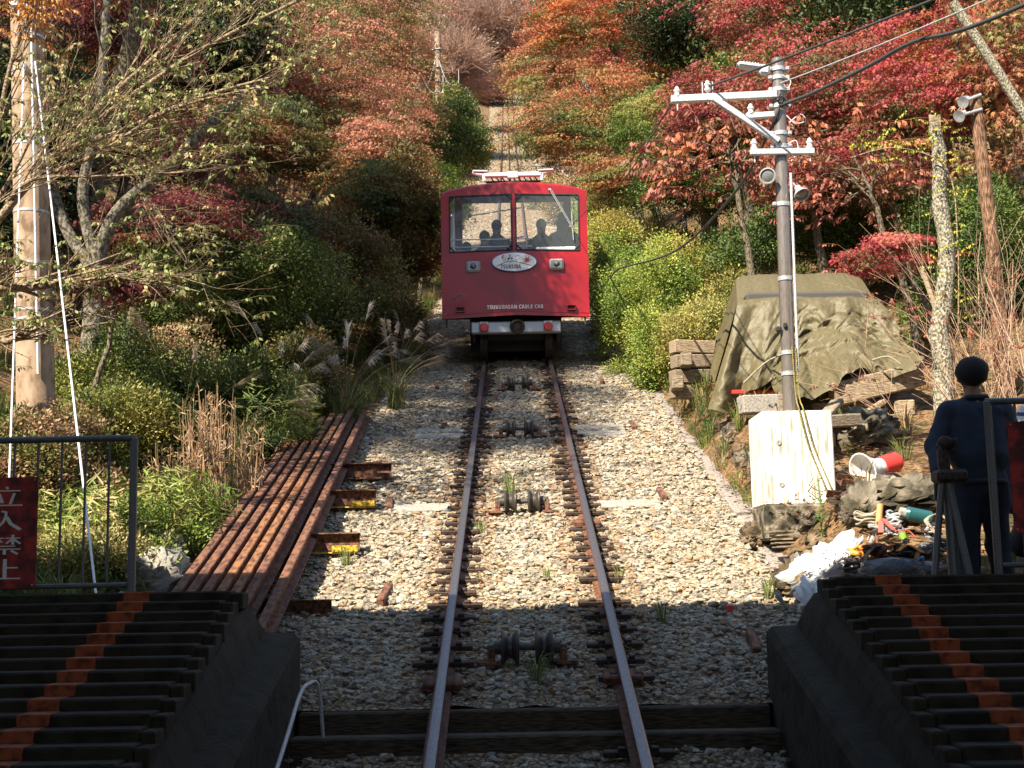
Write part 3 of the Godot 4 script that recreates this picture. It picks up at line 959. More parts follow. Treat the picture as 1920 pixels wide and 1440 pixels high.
func build_station() -> void:
	# roof and walls behind and above the photographer: they throw the shade
	var o := thing("station_hall", "dark station hall that shades the platforms and the track end", "building")
	var mb := MB.new()
	mb.box(P(0, 6.95, 1.2), Vector3(16.4, 0.3, 11.5), Basis(), 0.0)
	obj("roof", mb, M.hall, o)
	for s in [-1, 1]:
		mb = MB.new()
		mb.box(P(s * 8.0, 3.0, 1.2), Vector3(0.3, 8.0, 11.48), Basis(), 0.0)
		obj("side_wall", mb, M.hall, o)
	mb = MB.new()
	mb.box(P(0, 0.1, -4.4), Vector3(16.3, 6.4, 0.3), Basis(), 0.0)
	obj("back_wall", mb, M.hall, o)
	# stepped platforms on either side
	for s in [-1, 1]:
		var inner := 1.68 if s < 0 else 1.66
		var top := 3.085 if s < 0 else 3.10
		var dend := 8.3 if s < 0 else 8.25
		var pl := thing("stepped_platform", "low stepped concrete platform with an orange stripe, %s" % ("under the fence beside the stacked rails" if s < 0 else "in front of the worker"), "platform")
		pl.set_meta("kind", "structure")
		var stripe := -2.32 if s < 0 else 2.07
		rng.seed = 60 + s
		for i in 38:
			var y := top - 0.0545 * i
			var d1 := dend - 0.17 * i + rf(-0.008, 0.008)
			var dlen := 0.17 if i < 37 else 3.4
			mb = MB.new()
			var face_d := d1 - dlen
			var w0 := inner + 0.015 + rf(0.0, 0.04)
			# a worn step: the inner end is knocked off, the nosing rounded
			var cut := [w0, w0 + 0.07, 8.0]
			for k in 2:
				var dip: float = [0.012, 0.0][k]
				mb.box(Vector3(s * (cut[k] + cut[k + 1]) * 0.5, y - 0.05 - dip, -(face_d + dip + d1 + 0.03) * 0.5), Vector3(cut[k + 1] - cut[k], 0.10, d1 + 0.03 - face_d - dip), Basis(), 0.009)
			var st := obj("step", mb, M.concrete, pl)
			if i < 26:
				var pb := MB.new()
				var jit := rf(-0.012, 0.012)
				pb.box(P(stripe + jit, y - 0.028 + 0.0035, face_d + dlen * 0.5 - 0.0122), Vector3(0.15, 0.056, dlen + 0.004), Basis(), 0.004)
				obj("paint_mark", pb, M.orange, st)
		# the inner wall with its sloping ledge
		mb = MB.new()
		var wall := []
		for k in 31:
			var d := -3.0 + (dend + 3.0) * k / 30.0
			var yt := top - 0.0545 * (dend - d) / 0.17 - 0.035
			var e1 := smoothstep(0.8, 1.0, k / 30.0)
			var lg := T(d + 0.3 * e1) + 0.36 - 0.04 * (d + 0.3 * e1 - 6.4)
			var j1 := 0.012 * land.get_noise_2d(d * 30, s * 50)
			if k == 30:
				yt -= 0.03
			wall.append(PackedVector3Array([P(s * (inner + 0.09), yt - 0.01, d), P(s * (inner + 0.02 + j1), yt - 0.03, d), P(s * (inner - 0.02 + j1), yt - 0.10, d + 0.06 * e1), P(s * (inner - 0.05 + j1), lg + 0.01, d + 0.2 * e1), P(s * 1.47, lg, d + 0.3 * e1), P(s * 1.44, lg - 0.04, d + 0.32 * e1), P(s * 1.43, T(d) - 0.5, d + 0.32 * e1)]))
		if s < 0:
			for k in 31:
				pass
		for k in 30:
			for q in 6:
				var a: Vector3 = wall[k][q]; var b: Vector3 = wall[k][q + 1]; var c: Vector3 = wall[k + 1][q + 1]; var e: Vector3 = wall[k + 1][q]
				mb.face(a, b, c, e, Vector3(-s, 0.7, 0))
		var endp: PackedVector3Array = wall[30]
		for q in 6:
			mb.face(endp[q], endp[q + 1], Vector3(s * 8.0, endp[q + 1].y, endp[q + 1].z), Vector3(s * 8.0, endp[q].y, endp[q].z), Vector3(0, 0, -1))
		obj("inner_wall", mb, M.concrete, pl)
	# the kerb that ends the higher ballast: two heavy timbers across the track
	for k in 2:
		mb = MB.new()
		var d := 8.44 if k == 0 else 8.12
		mb.box(P(0, T(d) - 0.245 - 0.02 * k, d), Vector3(2.82, 0.2, 0.17), Basis(), 0.012)
		tag(obj("cross_timber", mb, M.timber_dark), "dark timber laid across the track in the shade, %s" % ("upper one at the ballast edge" if k == 0 else "lower one nearer the station"), "timber", "timbers across the track")
	# white conduit on the left ledge
	one("conduit", spline([P(-1.26, T(4.6) + 0.10, 4.6), P(-1.27, T(6.8) + 0.21, 6.8), P(-1.30, T(7.7) + 0.22, 7.7), P(-1.28, T(7.88) + 0.22, 7.9), P(-1.24, T(8.0) + 0.16, 8.02), P(-1.22, T(8.1) - 0.2, 8.1)]), 0.012, M.white_metal, "white plastic conduit running down beside the ledge into the ballast", "pipe")

func build_track() -> void:
	var o := thing("railway_track", "rusty single track with two rails climbing the hill", "railway track")
	for s in [-1, 1]:
		var ds := [-3.0]
		var d := -3.0
		while d < 225.0:
			d += 1.5 if d < 60 else 4.0
			ds.append(d)
		# flat-bottom rail section, running surface as its own part
		var sec := [Vector2(-0.031, -0.004), Vector2(-0.033, -0.03), Vector2(-0.009, -0.042), Vector2(-0.009, -0.108), Vector2(-0.06, -0.122), Vector2(-0.06, -0.134), Vector2(0.06, -0.134), Vector2(0.06, -0.122), Vector2(0.009, -0.108), Vector2(0.009, -0.042), Vector2(0.033, -0.03), Vector2(0.031, -0.004)]
		var mb := MB.new()
		var top := MB.new()
		for i in ds.size() - 1:
			var a: float = ds[i]
			var b: float = ds[i + 1]
			for k in sec.size() - 1:
				var p: Vector2 = sec[k]
				var q: Vector2 = sec[k + 1]
				mb.face(P(s * 0.565 + p.x, T(a) + p.y, a), P(s * 0.565 + q.x, T(a) + q.y, a), P(s * 0.565 + q.x, T(b) + q.y, b), P(s * 0.565 + p.x, T(b) + p.y, b), Vector3(q.y - p.y, p.x - q.x, 0) * -1.0)
			var arc := [Vector2(-0.031, -0.004), Vector2(-0.022, -0.001), Vector2(0, 0), Vector2(0.022, -0.001), Vector2(0.031, -0.004)]
			for k in 4:
				var p: Vector2 = arc[k]
				var q: Vector2 = arc[k + 1]
				top.face(P(s * 0.565 + p.x, T(a) + p.y, a), P(s * 0.565 + q.x, T(a) + q.y, a), P(s * 0.565 + q.x, T(b) + q.y, b), P(s * 0.565 + p.x, T(b) + p.y, b), Vector3.UP)
		var r := obj("rail", mb, M.rail_side, o)
		obj("running_surface", top, M.rail_top, r)
	# steel plates under the rails, one by one where they can be told apart
	rng.seed = 9
	var plate := MB.new()
	plate.box(Vector3.ZERO, Vector3(0.37, 0.034, 0.055), Basis(), 0.006)
	for s in [-1, 1]:
		plate.box(Vector3(s * 0.085, 0.024, 0), Vector3(0.045, 0.03, 0.04), Basis(), 0.006)
	var pm := plate.mesh()
	var slope := Basis(Vector3.RIGHT, atan(0.296))
	var d := 5.2
	while d < 23.5:
		for s in [-1, 1]:
			if rng.randf() < 0.93 and absf(d - 8.27) > 0.3:
				var low := 0.09 if d < 8.1 else 0.0
				var q := obj("tie_plate", pm, M.dark_steel, o)
				q.transform = Transform3D(slope.scaled_local(Vector3(rf(0.85, 1.12), 1, 1)), P(s * (0.565 + rf(-0.025, 0.025)), T(d) - 0.108 - low, d + rf(-0.02, 0.02)))
		d += 0.3
	for e in [[8.72, -1], [8.78, 1], [16.6, 1], [16.6, -1], [12.6, 1]]:
		var jb := MB.new()
		jb.box(P(e[1] * 0.565, T(e[0]) - 0.10, e[0]), Vector3(0.25, 0.06, 0.14), slope, 0.01)
		obj("rail_chair", jb, M.rust, o)
	for e in [17.5, 17.1, 13.4]:
		for s in [-1, 1]:
			var sb := MB.new()
			sb.box(P(s * 1.02, T(e) - 0.158, e), Vector3(0.62, 0.1, 0.24), slope, 0.015)
			obj("sleeper_end", sb, M.sleeper, o)
	for e in [[-1.0, 17.7], [1.45, 17.5], [-1.32, 13.5], [1.38, 13.7], [1.5, 9.4], [-1.28, 21.2], [1.32, 21.4], [-1.1, 10.6]]:
		var b := MB.new()
		b.box(P(e[0], T(e[1]) - 0.11, e[1]), Vector3(0.06, 0.07, 0.42), slope * Basis(Vector3.UP, rf(-0.12, 0.12)), 0.008)
		tag(obj("iron_bar", b, M.rust), "rusty iron bar in the ballast %s" % ["left of the left rail beside the tall plate", "right of the track near the low bank", "left of the left rail by the third roller", "right of the right rail by the third roller", "in the shade right of the rail", "just below the car on the left", "just below the car on the right", "close to the left rail above the shade line"][[-1.0, 1.45, -1.32, 1.38, 1.5, -1.28, 1.32, -1.1].find(e[0])], "iron bar", "short iron bars in the ballast")
	# far cable between the rails above the car
	var pts := PackedVector3Array()
	for i in 60:
		var dd := 29.0 + i * 3.0
		pts.append(P(0.0, T(dd) - 0.02, dd))
	one("haulage_cable", pts, 0.028, M.dark_steel, "dark haulage cable between the rails above the car", "cable")
	# cable rollers
	var where := ["lowest pair, in the shade of the station", "second pair up from the station, beside small weeds", "third pair up, above the weeds", "topmost pair, just below the car"]
	var dist := [9.1, 13.1, 16.9, 20.7]
	var first: Node3D
	for i in 4:
		var at := P(-0.03 + 0.01 * i, T(dist[i]) - 0.01, dist[i])
		var lab: String = "twin grooved cable roller between the rails, %s" % where[i]
		if i:
			copy(first, at, lab).rotation.x = 0.0
			continue
		first = thing("cable_roller", lab, "cable roller", at, "cable rollers between the rails")
		for s in [-1, 1]:
			var w := MB.new()
			w.lathe([Vector2(0.03, -0.062), Vector2(0.105, -0.058), Vector2(0.112, -0.05), Vector2(0.108, -0.04), Vector2(0.07, -0.012), Vector2(0.07, 0.012), Vector2(0.108, 0.04), Vector2(0.112, 0.05), Vector2(0.105, 0.058), Vector2(0.03, 0.062)], Transform3D(Basis(Vector3.BACK, -PI / 2), Vector3(s * 0.112, 0, 0)), 28)
			obj("wheel", w, M.roller, first)
			var b := MB.new()
			b.box(Vector3(s * 0.235, -0.05, 0), Vector3(0.05, 0.09, 0.09))
			b.box(Vector3(s * 0.26, -0.10, 0.0), Vector3(0.14, 0.025, 0.14))
			obj("bracket", b, M.rust, first)
		var ax := MB.new()
		ax.rod(Vector3(-0.26, 0, 0), Vector3(0.26, 0, 0), 0.022, 12)
		ax.rod(Vector3(-0.215, 0, 0), Vector3(-0.17, 0, 0), 0.045, 12)
		ax.rod(Vector3(0.17, 0, 0), Vector3(0.215, 0, 0), 0.045, 12)
		obj("axle", ax, M.roller, first)

func rail_bar(mb: MB, a: Vector3, b: Vector3, flip := false) -> void:
	var z := (b - a).normalized()
	var x := Vector3.UP.cross(z).normalized()
	var y := z.cross(x)
	var sec := [Vector2(-0.06, 0), Vector2(-0.06, 0.012), Vector2(-0.009, 0.026), Vector2(-0.009, 0.092), Vector2(-0.033, 0.104), Vector2(-0.033, 0.13), Vector2(-0.026, 0.136), Vector2(0.026, 0.136), Vector2(0.033, 0.13), Vector2(0.033, 0.104), Vector2(0.009, 0.092), Vector2(0.009, 0.026), Vector2(0.06, 0.012), Vector2(0.06, 0)]
	for k in sec.size():
		var p: Vector2 = sec[k]
		var q: Vector2 = sec[(k + 1) % sec.size()]
		var o := x * (p.y - q.y) + y * (q.x - p.x)
		mb.face(a + x * p.x + y * p.y, a + x * q.x + y * q.y, b + x * q.x + y * q.y, b + x * p.x + y * p.y, o)
	for e in [[a, -1.0], [b, 1.0]]:
		for k in [[0, 1, 12, 13], [1, 2, 11, 12], [2, 3, 10, 11], [3, 4, 9, 10], [4, 5, 8, 9], [5, 6, 7, 8]]:
			var c := []
			for i in 4:
				var p: Vector2 = sec[k[i]]
				c.append(e[0] + x * p.x + y * p.y)
			mb.face(c[0], c[1], c[2], c[3], z * e[1])

func build_rail_stack() -> void:
	rng.seed = 31
	var lab := ["innermost, set a little lower beside the ballast", "second from the ballast", "third from the ballast, orange with rust", "fourth from the ballast, orange with rust", "third from the bank", "second from the bank", "outermost, next to the bank"]
	for i in 7:
		var mb := MB.new()
		var x := -1.78 - 0.105 * i - (0.03 if i else -0.03)
		var y := 0.10 if i else 0.05
		var d0 := 8.68 + rf(0, 0.08)
		var d1 := 17.2 + rf(-0.35, 0.5)
		rail_bar(mb, P(x, T(d0) + y, d0), P(x - 0.25 + rf(-0.02, 0.02), T(d1) + y - 0.06, d1))
		tag(obj("spare_rail", mb, [M.rust, M.rust, M.rust_orange, M.rust_orange, M.rust, M.rust, M.rust][i]), "long rusty spare rail stored beside the track, %s" % lab[i], "rail", "spare rails stacked beside the track")
	# bearers under the stack: short beams with yellow ends
	var n := 0
	var bl := ["nearest one, at the foot of the stack", "with bright yellow end, second up the stack", "with yellow flange, third up the stack", "rusty top with block under it, farthest up the stack"]
	for e in [[10.25, -1.46], [11.75, -1.42], [13.35, -1.44], [14.6, -1.40]]:
		var o := thing("bearer_beam", "short steel beam under the stacked rails, %s" % bl[n], "steel beam", P(-2.0, T(e[0]) - (0.01 if n else 0.11), e[0]), "beams carrying the stacked rails")
		var l: float = e[1] + 2.75
		var mb := MB.new()
		mb.box(Vector3(l * 0.5 - 0.75, 0.075, 0), Vector3(l, 0.012, 0.13), Basis(), 0.002)
		mb.box(Vector3(l * 0.5 - 0.75, 0.0, 0), Vector3(l, 0.138, 0.01), Basis(), 0.002)
		obj("beam", mb, M.rust, o)
		mb = MB.new()
		mb.box(Vector3(l - 0.87, -0.055, 0.055), Vector3(0.22, 0.052, 0.03), Basis(), 0.002)
		mb.box(Vector3(l * 0.5 - 0.75, -0.088, 0), Vector3(l - 0.05, 0.012, 0.12), Basis(), 0.002)
		obj("yellow_flange", mb, M.yellow if n in [1, 2] else M.rust, o)
		if n == 3:
			mb = MB.new()
			mb.box(Vector3(0.42, -0.02, 0.22), Vector3(0.1, 0.14, 0.02), Basis(), 0.004)
			mb.box(Vector3(0.42, 0.06, 0.22), Vector3(0.2, 0.02, 0.12), Basis(), 0.004)
			mb.box(Vector3(0.42, -0.1, 0.22), Vector3(0.2, 0.02, 0.12), Basis(), 0.004)
			obj("steel_block", mb, M.rust, o)
		n += 1
	var rb := MB.new()
	rb.box(P(1.44, T(10.0) - 0.07, 10.0), Vector3(0.045, 0.05, 0.045))
	tag(obj("marker_block", rb, M.plastic_red), "tiny red block standing on the ballast at the shade line", "block")

# ---------------------------------------------------------------- the car
func build_car() -> void:
	var d0 := 22.7
	var L := 6.2
	var o := thing("cable_car", "red funicular car with two front windows climbing the track", "funicular car", P(-0.01, T(d0), d0))
	var sl := Vector3(0, 0.296 * L, -L)       # the body leans with the slope, its ends stand upright
	var hw := 1.245
	var bow := 0.12                            # the front is a shallow wedge in plan
	var zf := func(x: float) -> float: return bow * (1.0 - absf(x) / hw)
	var top := func(x: float) -> float: return 3.05 + 0.115 * (1.0 - pow(x / hw, 2)) - 0.05 * pow(absf(x) / hw, 16)
	var FP := func(x: float, y: float, out := 0.0) -> Vector3: return Vector3(x, y, zf.call(x) + out)
	# front panels with two window openings
	var wl := [-1.10, -0.045]
	var wr := [0.03, 1.10]
	var w0 := 1.95
	var w1 := 2.92
	var sh := MB.new()
	var xs := [-hw, -1.19, wl[0], -0.8, -0.4, wl[1], 0.0, wr[0], 0.4, 0.8, wr[1], 1.19, hw]
	for i in xs.size() - 1:
		var a: float = xs[i]
		var b: float = xs[i + 1]
		var open: bool = (a >= wl[0] and b <= wl[1]) or (a >= wr[0] and b <= wr[1])
		var bot := func(x: float) -> float: return 0.80 + 0.03 * (1.0 - absf(x) / hw)
		sh.face(FP.call(a, bot.call(a)), FP.call(b, bot.call(b)), FP.call(b, w0), FP.call(a, w0), Vector3(0, 0, 1))
		if not open:
			sh.face(FP.call(a, w0), FP.call(b, w0), FP.call(b, w1), FP.call(a, w1), Vector3(0, 0, 1))
		sh.face(FP.call(a, w1), FP.call(b, w1), FP.call(b, top.call(b) - 0.05), FP.call(a, top.call(a) - 0.05), Vector3(0, 0, 1))
		# rounded brow then roof running up the slope
		var A1: Vector3 = FP.call(a, top.call(a) - 0.05); var B1: Vector3 = FP.call(b, top.call(b) - 0.05)
		var A2: Vector3 = FP.call(a, top.call(a) - 0.012, -0.03); var B2: Vector3 = FP.call(b, top.call(b) - 0.012, -0.03)
		var A3: Vector3 = FP.call(a, top.call(a) + 0.01, -0.10); var B3: Vector3 = FP.call(b, top.call(b) + 0.01, -0.10)
		sh.face(A1, B1, B2, A2, Vector3(0, 0.5, 1))
		sh.face(A2, B2, B3, A3, Vector3(0, 1, 0.5))
		sh.face(A3, B3, Vector3(b, top.call(b) + 0.02, 0) + sl, Vector3(a, top.call(a) + 0.02, 0) + sl, Vector3(0, 1, 0))
		# rear end: a sill and a header round a wide rear window
		var bz := sl
		if a < -1.12 or b > 1.12:
			sh.face(Vector3(a, 0.8, 0) + bz, Vector3(b, 0.8, 0) + bz, Vector3(b, 3.05, 0) + bz, Vector3(a, 3.05, 0) + bz, Vector3(0, 0, -1))
		else:
			sh.face(Vector3(a, 0.8, 0) + bz, Vector3(b, 0.8, 0) + bz, Vector3(b, 1.55, 0) + bz, Vector3(a, 1.55, 0) + bz, Vector3(0, 0, -1))
			sh.face(Vector3(a, 2.72, 0) + bz, Vector3(b, 2.72, 0) + bz, Vector3(b, top.call(b), 0) + bz, Vector3(a, top.call(a), 0) + bz, Vector3(0, 0, -1))
	# sides with three openings each
	for s in [-1, 1]:
		var zs := [0.0, 0.18, 0.75, 0.85, 1.7, 1.8, 2.75, 2.9, 4.3, 4.45, 5.8, L]
		for i in zs.size() - 1:
			var a: float = zs[i]
			var b: float = zs[i + 1]
			var ua := 0.296 * a
			var ub := 0.296 * b
			var gap: bool = i in [1, 3, 5, 7, 9]
			for band in [[0.8, 1.9, false], [1.9, 2.85, gap], [2.85, top.call(hw) + 0.01, false]]:
				if not band[2]:
					sh.face(Vector3(s * hw, band[0] + ua, -a), Vector3(s * hw, band[0] + ub, -b), Vector3(s * hw, band[1] + ub, -b), Vector3(s * hw, band[1] + ua, -a), Vector3(s, 0, 0))
	obj("body_shell", sh, M.red_paint, o)
	# interior: lining, floor, ceiling
	var inn := MB.new()
	var up := Vector3(0, 0.296 * (L - 0.1), -(L - 0.1))
	for s in [-1, 1]:
		inn.face(Vector3(s * 1.2, 0.85, -0.02), Vector3(s * 1.2, 0.85, -0.02) + up, Vector3(s * 1.2, 1.86, -0.02) + up, Vector3(s * 1.2, 1.86, -0.02), Vector3(-s, 0, 0))
	inn.face(Vector3(-1.2, 0.9, 0), Vector3(1.2, 0.9, 0), Vector3(1.2, 0.9, 0) + up, Vector3(-1.2, 0.9, 0) + up, Vector3.UP)
	inn.face(Vector3(-1.2, 2.97, 0), Vector3(1.2, 2.97, 0), Vector3(1.2, 2.97, 0) + up, Vector3(-1.2, 2.97, 0) + up, Vector3.DOWN)
	inn.face(Vector3(-1.2, 0.85, -0.015), Vector3(1.2, 0.85, -0.015), Vector3(1.2, 1.93, -0.015), Vector3(-1.2, 1.93, -0.015), Vector3(0, 0, -1))
	obj("interior_lining", inn, M.dark_inside, o)
	# underside
	var ub := MB.new()
	ub.face(Vector3(-hw, 0.79, 0), Vector3(hw, 0.79, 0), Vector3(hw, 0.79, 0) + sl, Vector3(-hw, 0.79, 0) + sl, Vector3.DOWN)
	obj("underside", ub, M.black, o)
	# windows: frame rubber and pane
	for w in [wl, wr]:
		var fr := MB.new()
		var e := 0.022
		var c := [FP.call(w[0], w0), FP.call(w[1], w0), FP.call(w[1], w1), FP.call(w[0], w1)]
		for k in 4:
			fr.bar(c[k] + Vector3(0, 0, 0.005), c[(k + 1) % 4] + Vector3(0, 0, 0.005), e, e, Vector3(0, 0, 1))
		for k in 4:
			var p: Vector3 = c[k]
			var q := Vector3((w[0] + w[1]) * 0.5, (w0 + w1) * 0.5, p.z)
			var din := (q - p) * Vector3(1, 1, 0)
			fr.bar(p + Vector3(signf(din.x) * 0.09, 0, 0.005), p + Vector3(0, signf(din.y) * 0.09, 0.005), e, e * 1.6, Vector3(0, 0, 1))
		var f := obj("window_frame", fr, M.rubber, o)
		var pn := MB.new()
		pn.face(c[0], c[1], c[2], c[3], Vector3(0, 0, 1))
		obj("pane", pn, M.glass, f)
	var rp := MB.new()
	rp.face(Vector3(-1.12, 1.55, 0.01) + sl, Vector3(1.12, 1.55, 0.01) + sl, Vector3(1.12, 2.72, 0.01) + sl, Vector3(-1.12, 2.72, 0.01) + sl, Vector3(0, 0, 1))
	obj("rear_pane", rp, M.glass, o)
	# handrails inside the front windows, white seat backs, sunlit posts on the left
	for h in [2.07, 2.20]:
		for w in [wl, wr]:
			var hb := MB.new()
			hb.rod(Vector3(w[0] + 0.02, h, -0.12), Vector3(w[1] - 0.02 if w == wl else -0.02 + 0.33, h, -0.12), 0.011, 8)
			obj("handrail", hb, M.galv, o)
	for e in [[-1.06, -0.28, 2.06], [0.36, 1.06, 2.10]]:
		var sb := MB.new()
		sb.box(Vector3((e[0] + e[1]) * 0.5, e[2] - 0.13 - 0.25, -0.34), Vector3(e[1] - e[0], 0.76, 0.06), Basis(), 0.02)
		obj("seat_back", sb, M.panel_white, o)
	for e in [[-1.13, 0.15, 2.25, 2.75], [-1.06, 0.6, 2.2, 2.8], [-1.12, 1.3, 2.4, 3.0]]:
		var sb := MB.new()
		sb.rod(Vector3(e[0], e[2] - 0.3, -e[1]), Vector3(e[0], e[3], -e[1]), 0.026, 10)
		obj("stanchion", sb, M.panel_white, o)
	# headlights
	for s in [-1, 1]:
		var at: Vector3 = FP.call(s * 0.705, 1.68 if s < 0 else 1.695, 0.0)
		var turn := Basis(Vector3.UP, -s * 0.0)
		var hb := MB.new()
		hb.box(at + Vector3(0, 0, 0.02), Vector3(0.24, 0.19, 0.07), turn, 0.025)
		var h := obj("headlight", hb, M.galv, o)
		var lb := MB.new()
		lb.box(at + Vector3(0, 0, 0.055), Vector3(0.19, 0.14, 0.012), turn, 0.005)
		lb.blob(at + Vector3(0, 0, 0.058), Vector3(0.06, 0.055, 0.012), 3, 0.0, 14, 8, false)
		obj("lens", lb, M.lens, h)
		# low marker lamp in a hooded box
		at = FP.call(s * 0.935, 0.955, 0.0)
		var mb := MB.new()
		mb.box(at + Vector3(0, 0.035, 0.03), Vector3(0.15, 0.02, 0.08), turn, 0.004)
		mb.box(at + Vector3(0, -0.04, 0.02), Vector3(0.15, 0.02, 0.06), turn, 0.004)
		mb.box(at + Vector3(0.068, 0, 0.02), Vector3(0.014, 0.08, 0.06), turn, 0.003)
		mb.box(at + Vector3(-0.068, 0, 0.02), Vector3(0.014, 0.08, 0.06), turn, 0.003)
		var ml := obj("marker_lamp", mb, M.red_paint, o)
		mb = MB.new()
		mb.box(at + Vector3(0, 0, 0.008), Vector3(0.12, 0.06, 0.02), turn, 0.003)
		obj("lens", mb, M.black, ml)
		# front corner foot under the body
		mb = MB.new()
		mb.box(Vector3(s * 1.17, 0.74, -0.05), Vector3(0.03, 0.14, 0.03), Basis(), 0.004)
		obj("corner_bracket", mb, M.black, o)
	# beam, buffers, coupler
	var bm := MB.new()
	bm.box(Vector3(0, 0.655, -0.12), Vector3(1.52, 0.20, 0.16), Basis(), 0.02)
	obj("front_beam", bm, M.galv, o)
	for s in [-1, 1]:
		var bb := MB.new()
		bb.box(Vector3(s * 0.54, 0.665, -0.02), Vector3(0.16, 0.17, 0.05), Basis(), 0.01)
		var bf := obj("buffer", bb, M.galv, o)
		bb = MB.new()
		bb.lathe([Vector2(0.0, 0.0), Vector2(0.075, 0.0), Vector2(0.078, 0.03), Vector2(0.06, 0.05), Vector2(0.0, 0.055)], Transform3D(Basis(Vector3.RIGHT, PI / 2), Vector3(s * 0.54, 0.64, 0.0)), 20)
		obj("buffer_head", bb, M.lamp_red, bf)
	var cb := MB.new()
	cb.lathe([Vector2(0.02, 0.0), Vector2(0.10, 0.0), Vector2(0.13, 0.02), Vector2(0.13, 0.06), Vector2(0.09, 0.075), Vector2(0.07, 0.04), Vector2(0.0, 0.035)], Transform3D(Basis(Vector3.RIGHT, PI / 2), Vector3(0.02, 0.65, -0.02)), 24)
	for k in 5:
		var a := TAU * k / 5.0
		cb.rod(Vector3(0.02 + 0.045 * cos(a), 0.65 + 0.045 * sin(a), 0.02), Vector3(0.02 + 0.045 * cos(a), 0.65 + 0.045 * sin(a), 0.035), 0.012, 8)
	obj("coupler_wheel", cb, M.dark_steel, o)
	var uf := MB.new()
	uf.bar(Vector3(0, 0.44 + 0.296 * 0.9, -0.9), Vector3(0, 0.44, 0) + sl * 0.97, 1.6, 0.66, Vector3.UP)
	obj("underframe", uf, M.black, o)
	# bogie frame and wheels in the dark underneath
	for k in 2:
		var z := -1.2 - 3.6 * k
		var dy := -0.296 * z
		var fb := MB.new()
		fb.box(Vector3(0, 0.45 + dy, z), Vector3(1.0, 0.2, 1.5), Basis(Vector3.RIGHT, atan(0.296)), 0.02)
		for s in [-1, 1]:
			fb.box(Vector3(s * 0.72, 0.45 + dy, z), Vector3(0.08, 0.25, 1.6), Basis(Vector3.RIGHT, atan(0.296)), 0.02)
		obj("bogie", fb, M.black, o)
		for zz in [-0.5, 0.5]:
			for s in [-1, 1]:
				var wb := MB.new()
				wb.lathe([Vector2(0.0, -0.06), Vector2(0.30, -0.06), Vector2(0.30, 0.03), Vector2(0.33, 0.035), Vector2(0.33, 0.06), Vector2(0.0, 0.06)], Transform3D(Basis(Vector3.BACK, PI / 2 * s), Vector3(s * 0.56, 0.30 + dy - 0.296 * zz, z + zz)), 20)
				obj("wheel", wb, M.dark_steel, o)
	var sm := MB.new()
	sm.box(Vector3(0.0, 1.2, bow + 0.002), Vector3(0.05, 0.68, 0.008), Basis(), 0.002)
	sm.box(Vector3(0.0, 2.43, bow + 0.002), Vector3(0.045, 0.95, 0.012), Basis(), 0.002)
	obj("centre_strip", sm, M.red_paint, o)
	sm = MB.new()
	for s in [-1, 1]:
		sm.bar(Vector3(s * hw * 0.99, 0.868, 0.004), Vector3(0, 0.898, bow + 0.004), 0.012, 0.012)
	obj("lower_trim", sm, M.red_paint, o)
	# wiper on the right window
	var wp := MB.new()
	wp.rod(Vector3(0.62, 2.99, 0.09), Vector3(0.97, 2.34, 0.07), 0.007, 6)
	wp.rod(Vector3(0.645, 2.99, 0.09), Vector3(0.985, 2.36, 0.07), 0.006, 6)
	wp.rod(Vector3(0.98, 2.60, 0.06), Vector3(1.0, 2.12, 0.06), 0.008, 6)
	wp.box(Vector3(0.62, 3.0, 0.07), Vector3(0.05, 0.035, 0.06))
	wp.rod(Vector3(0.93, 2.35, 0.07), Vector3(0.99, 2.35, 0.07), 0.008, 6)
	obj("wiper", wp, M.galv, o)
	# oval sign
	var ov := PackedVector2Array()
	var ov2 := PackedVector2Array()
	for k in 48:
		var a := TAU * k / 48.0
		ov.append(Vector2(0.385 * cos(a), 0.172 * sin(a)))
		ov2.append(Vector2(0.37 * cos(a), 0.158 * sin(a)))
	var sx := Transform3D(Basis(), Vector3(-0.01, 1.735, bow + 0.03))
	var sg := MB.new()
	sg.prism(ov, 0.02, sx)
	var sign := obj("oval_sign", sg, M.ink_blue, o)
	sg = MB.new()
	sg.prism(ov2, 0.003, sx.translated_local(Vector3(0, 0, 0.004)))
	obj("sign_face", sg, M.panel_white, sign)
	stroke_marks(sign, "mountain_outline", [[0.011, [[-0.30, -0.072], [-0.13, 0.006], [-0.105, 0.018], [-0.078, -0.006], [-0.045, 0.006], [-0.02, 0.018], [0.02, 0.008], [0.29, -0.072]]]], sx.translated_local(Vector3(0, 0, 0.007)), M.ink_dark)
	var K := sx.translated_local(Vector3(-0.235, 0.020, 0.007))
	var kana := [
		[[0.1, [[0.48, 0.97], [0.42, 0.6], [0.4, 0.3], [0.47, 0.1], [0.65, 0.06], [0.82, 0.16], [0.86, 0.34], [0.8, 0.46]]], [0.1, [[0.18, 0.72], [0.72, 0.76]]], [0.1, [[0.14, 0.45], [0.68, 0.49]]]],
		[[0.1, [[0.25, 0.85], [0.52, 0.89], [0.42, 0.6], [0.28, 0.25], [0.16, 0.15], [0.07, 0.25], [0.13, 0.41], [0.4, 0.45], [0.7, 0.36], [0.95, 0.26]]], [0.1, [[0.8, 0.64], [0.76, 0.35], [0.6, 0.06]]]],
		[[0.1, [[0.3, 0.92], [0.28, 0.5], [0.3, 0.2], [0.45, 0.08], [0.65, 0.13], [0.82, 0.35]]], [0.09, [[0.56, 0.88], [0.65, 0.74]]], [0.09, [[0.74, 0.93], [0.83, 0.79]]]]]
	for k in 3:
		stroke_marks(sign, "letter", kana[k], K * Transform3D(Basis().scaled(Vector3(0.10, 0.11, 1)), Vector3(0.118 * k, 0, 0)), M.ink_dark)
